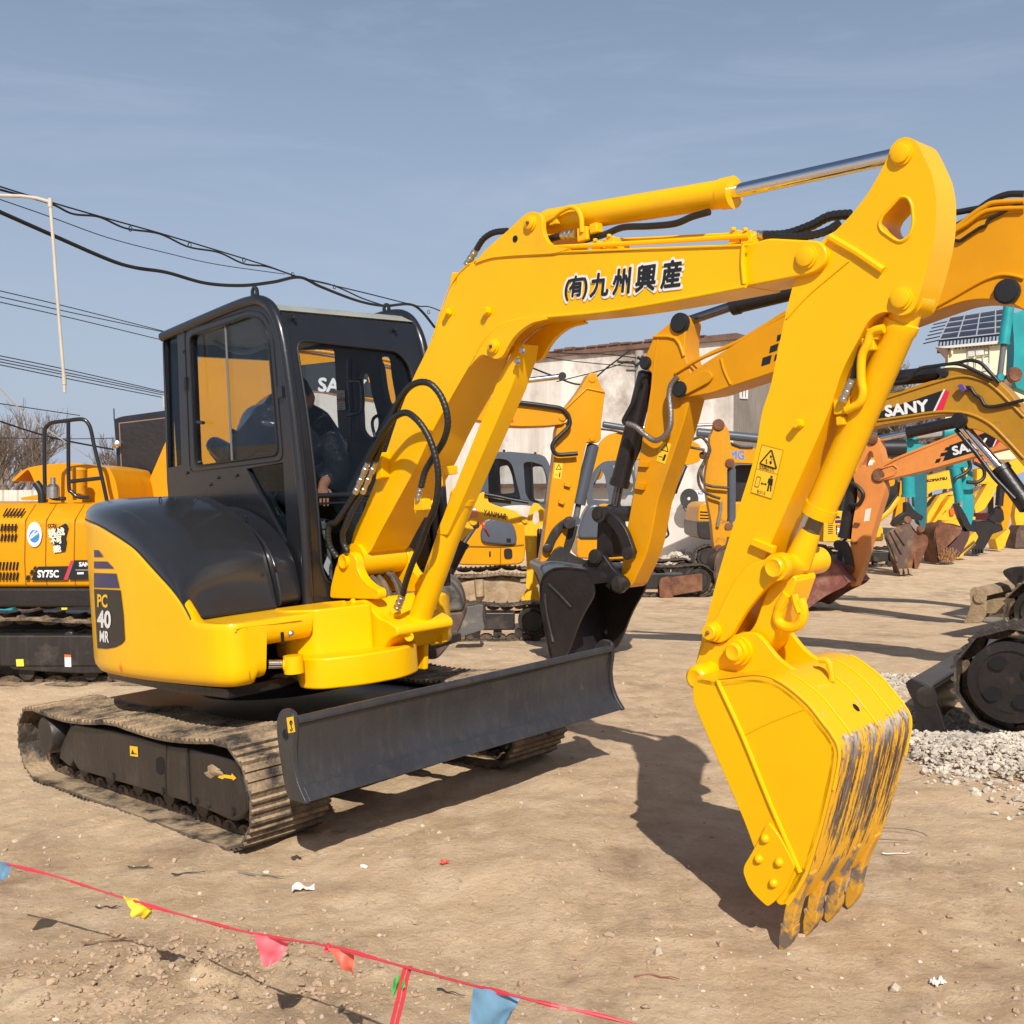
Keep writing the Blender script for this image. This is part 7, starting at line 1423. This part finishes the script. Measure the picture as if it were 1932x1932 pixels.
for i in range(n_-1):
    w0=.0042+.0016*math.sin(i*.9); a=i*.55; u=Vector((0,math.cos(a)*.5,abs(math.sin(a))*.6+.55)).normalized(); a2=(i+1)*.55; u2=Vector((0,math.cos(a2)*.5,abs(math.sin(a2))*.6+.55)).normalized()
    b.add([pth[i]-u*w0,pth[i+1]-u2*w0,pth[i+1]+u2*w0,pth[i]+u*w0],[(0,1,2,3)])
b.tube(pth,.0028,5); b.build('ribbon',BR,bun,flat=True,rec=False)
def flag(m,pts,dx=0,name='pennant',crinkle=.012):
    P=[bp(*p) for p in pts]; y0=sum(p.y for p in P[:2])/2
    P=[CAMP+(p-CAMP)*(y0/p.y) for p in P] if dx is not None else P
    c=MB(); N_=9
    A_,B_=P[0],P[1]; rest=P[2:]
    # bilinear-ish fan from the top edge to the lower outline
    low=rest[::-1]
    def along(L,t_):
        if len(L)==1: return L[0]
        x_=t_*(len(L)-1); i=min(len(L)-2,int(x_)); return L[i].lerp(L[i+1],x_-i)
    def f(s_,t_):
        q=A_.lerp(B_,s_).lerp(along(low,s_),t_); return q+Vector((0,1,0))*(crinkle*noise.noise(q*38)+crinkle*.7*math.sin(s_*9+t_*3)*t_)
    c.grid(f,12,10); return c.build(name,m,bun,rec=False,ang=60)
flag(BBL,[(-20,1618),(24,1630),(18,1652),(0,1664),(-20,1668)]); flag(BYE,[(232,1690),(284,1708),(288,1722),(272,1736),(262,1728),(256,1714),(240,1706)],crinkle=.02); flag(BYE,[(256,1706),(290,1712),(286,1718),(268,1736),(256,1730),(246,1722)],crinkle=.02)
flag(BPK,[(478,1762),(546,1779),(532,1806),(512,1820),(502,1826),(488,1800)]); flag(BOR,[(618,1786),(668,1800),(667,1837),(660,1838),(640,1818)]); flag(BBL,[(893,1862),(984,1880),(962,1910),(935,1990),(890,1990),(886,1920)])
b=MB()
for k in range(7): b.tube([bp(618,1787)+Vector((random.gauss(0,.004),random.gauss(0,.006),random.gauss(0,.004))) for _ in range(5)],.004,4)
b.build('knot',BR,bun,flat=True,rec=False)
b=MB(); vp=[bp(*p) for p in ((765,1822),(757,1850),(752,1880),(742,1920),(730,1970))]
for o_ in (0,.012): b.add([p+Vector((o_+s_*.005,0,0)) for p in vp for s_ in (-1,1)],[(2*i,2*i+1,2*i+3,2*i+2) for i in range(len(vp)-1)])
b.build('tie_ribbon',BR,bun,flat=True,rec=False)
flag(BGR,[(744,1842),(762,1836),(766,1856),(756,1862),(748,1872),(742,1880),(740,1864)],crinkle=.02)
# ---------------------------------------------------------------- litter
def litter(name,px,m,kind,label,cat_,s=1,ang=0):
    P=gnd(px); P.z+=relief(P.x,P.y)+.006; b=MB(); rg=random.Random(int(px[0]*7+px[1]))
    X=Vector((math.cos(ang),math.sin(ang),0)); Yv=Vector((-math.sin(ang),math.cos(ang),0))
    if kind=='stick':
        q=[P+X*(t_-.5)*s+Yv*rg.gauss(0,s*.04)+Vector((0,0,abs(rg.gauss(0,.004)))) for t_ in (0,.2,.4,.6,.8,1)]; b.tube(cat(q,3),[s*.028*(1-.04*i) for i in range(16)],6)
        if rg.random()<.6: b.tube([q[3],q[3]+X*s*.15+Yv*s*.2],s*.02,5)
    elif kind=='paper':
        def f(u,v): q=P+X*(u-.5)*s+Yv*(v-.5)*s*.6; q.z+=.02*abs(noise.noise(Vector((u*3,v*4,px[0]))))+.012*math.sin(u*7)*v; return q
        b.grid(f,9,7)
    elif kind=='clod':
        for k in range(9): stone(b,P+Vector((rg.gauss(0,s*.3),rg.gauss(0,s*.25),0)),s*rg.uniform(.2,.4),rg)
    elif kind=='wire':
        q=[P+Vector((math.cos(g)*s,math.sin(g)*s*.6,.004+.01*abs(math.sin(g)))) for g in [k*.35 for k in range(15)]]; b.tube(q,.0022,5)
    else: stone(b,P,s,rg)
    o=b.build(name,m,flat=kind!='stick'); tag(o,label,cat_); return o
CHA=mat('charred_wood',(.03,.03,.035),.8,bump=.5); WOOD=mat('grey_wood',(.20,.17,.13),.85,bump=.4); PAP=mat('white_paper',(.68,.66,.60),.8); DRK=mat('dark_soil',(.06,.042,.03),.95,bump=.5); DBR=mat('old_brick',(.40,.17,.10),.9,bump=.4)
litter('charred_stick',(266,1640),CHA,'stick','short charred stick below the front of the near track','stick',.11,-.1)
litter('charred_stick',(356,1658),CHA,'stick','forked charred stick right of the short one','stick',.13,.25)
litter('stick',(492,1654),WOOD,'stick','curved grey stick left of the crumpled paper','stick',.20,-.25)
litter('paper_scrap',(572,1682),PAP,'paper','crumpled white paper scrap lying in front of the blade','paper scrap',.085,.2)
litter('soil_lump',(560,1618),DRK,'clod','dark lump of soil in front of the blade corner','lump of soil',.035)
litter('plastic_scrap',(838,1638),mat('red_scrap',(.6,.08,.07),.5),'paper','small red plastic scrap on open ground between blade and bucket','plastic scrap',.035,.7)
litter('paper_scrap',(687,1638),PAP,'stone','small pale flake beside the twig in the middle of the yard','paper scrap',.018)
litter('stick',(205,1718),CHA,'stick','dark twig just left of the yellow rag','stick',.10,.05)
litter('stick',(205,1792),mat('brown_board',(.22,.14,.08),.8),'stick','brown splinter of wood half buried in the churned dirt','stick',.17,.45)
litter('charred_stick',(850,1875),CHA,'stick','charred stick left of the large blue pennant','stick',.10,-.5)
litter('broken_brick',(1345,1335),DBR,'stone','broken red brick right of the blade end','brick',.05)
litter('wire_loop',(1690,1585),mat('rusty_wire',(.16,.11,.07),.7),'wire','loop of rusty wire on the dirt right of the bucket','wire',.14)
litter('plastic_strip',(1690,1614),PAP,'stick','thin white plastic strip below the rusty wire loop','plastic strip',.12,0)
litter('plastic_scrap',(1770,1858),PAP,'paper','folded white scrap on the dirt at the lower right','plastic scrap',.05,.6)
litter('stick',(1240,1848),mat('reddish_twig',(.25,.10,.07),.8),'stick','reddish twig at the bottom, right of the blue pennant','stick',.14,-.15)
litter('pebble',(1243,1806),PEB,'stone','large rounded pebble at the bottom, left of the bucket teeth','stone',.022)
litter('pebble',(1690,1862),PEB,'stone','flat grey stone right of the bottom centre','stone',.022)
litter('stick',(640,1575),WOOD,'stick','thin twig just in front of the blade shadow','stick',.16,.1)
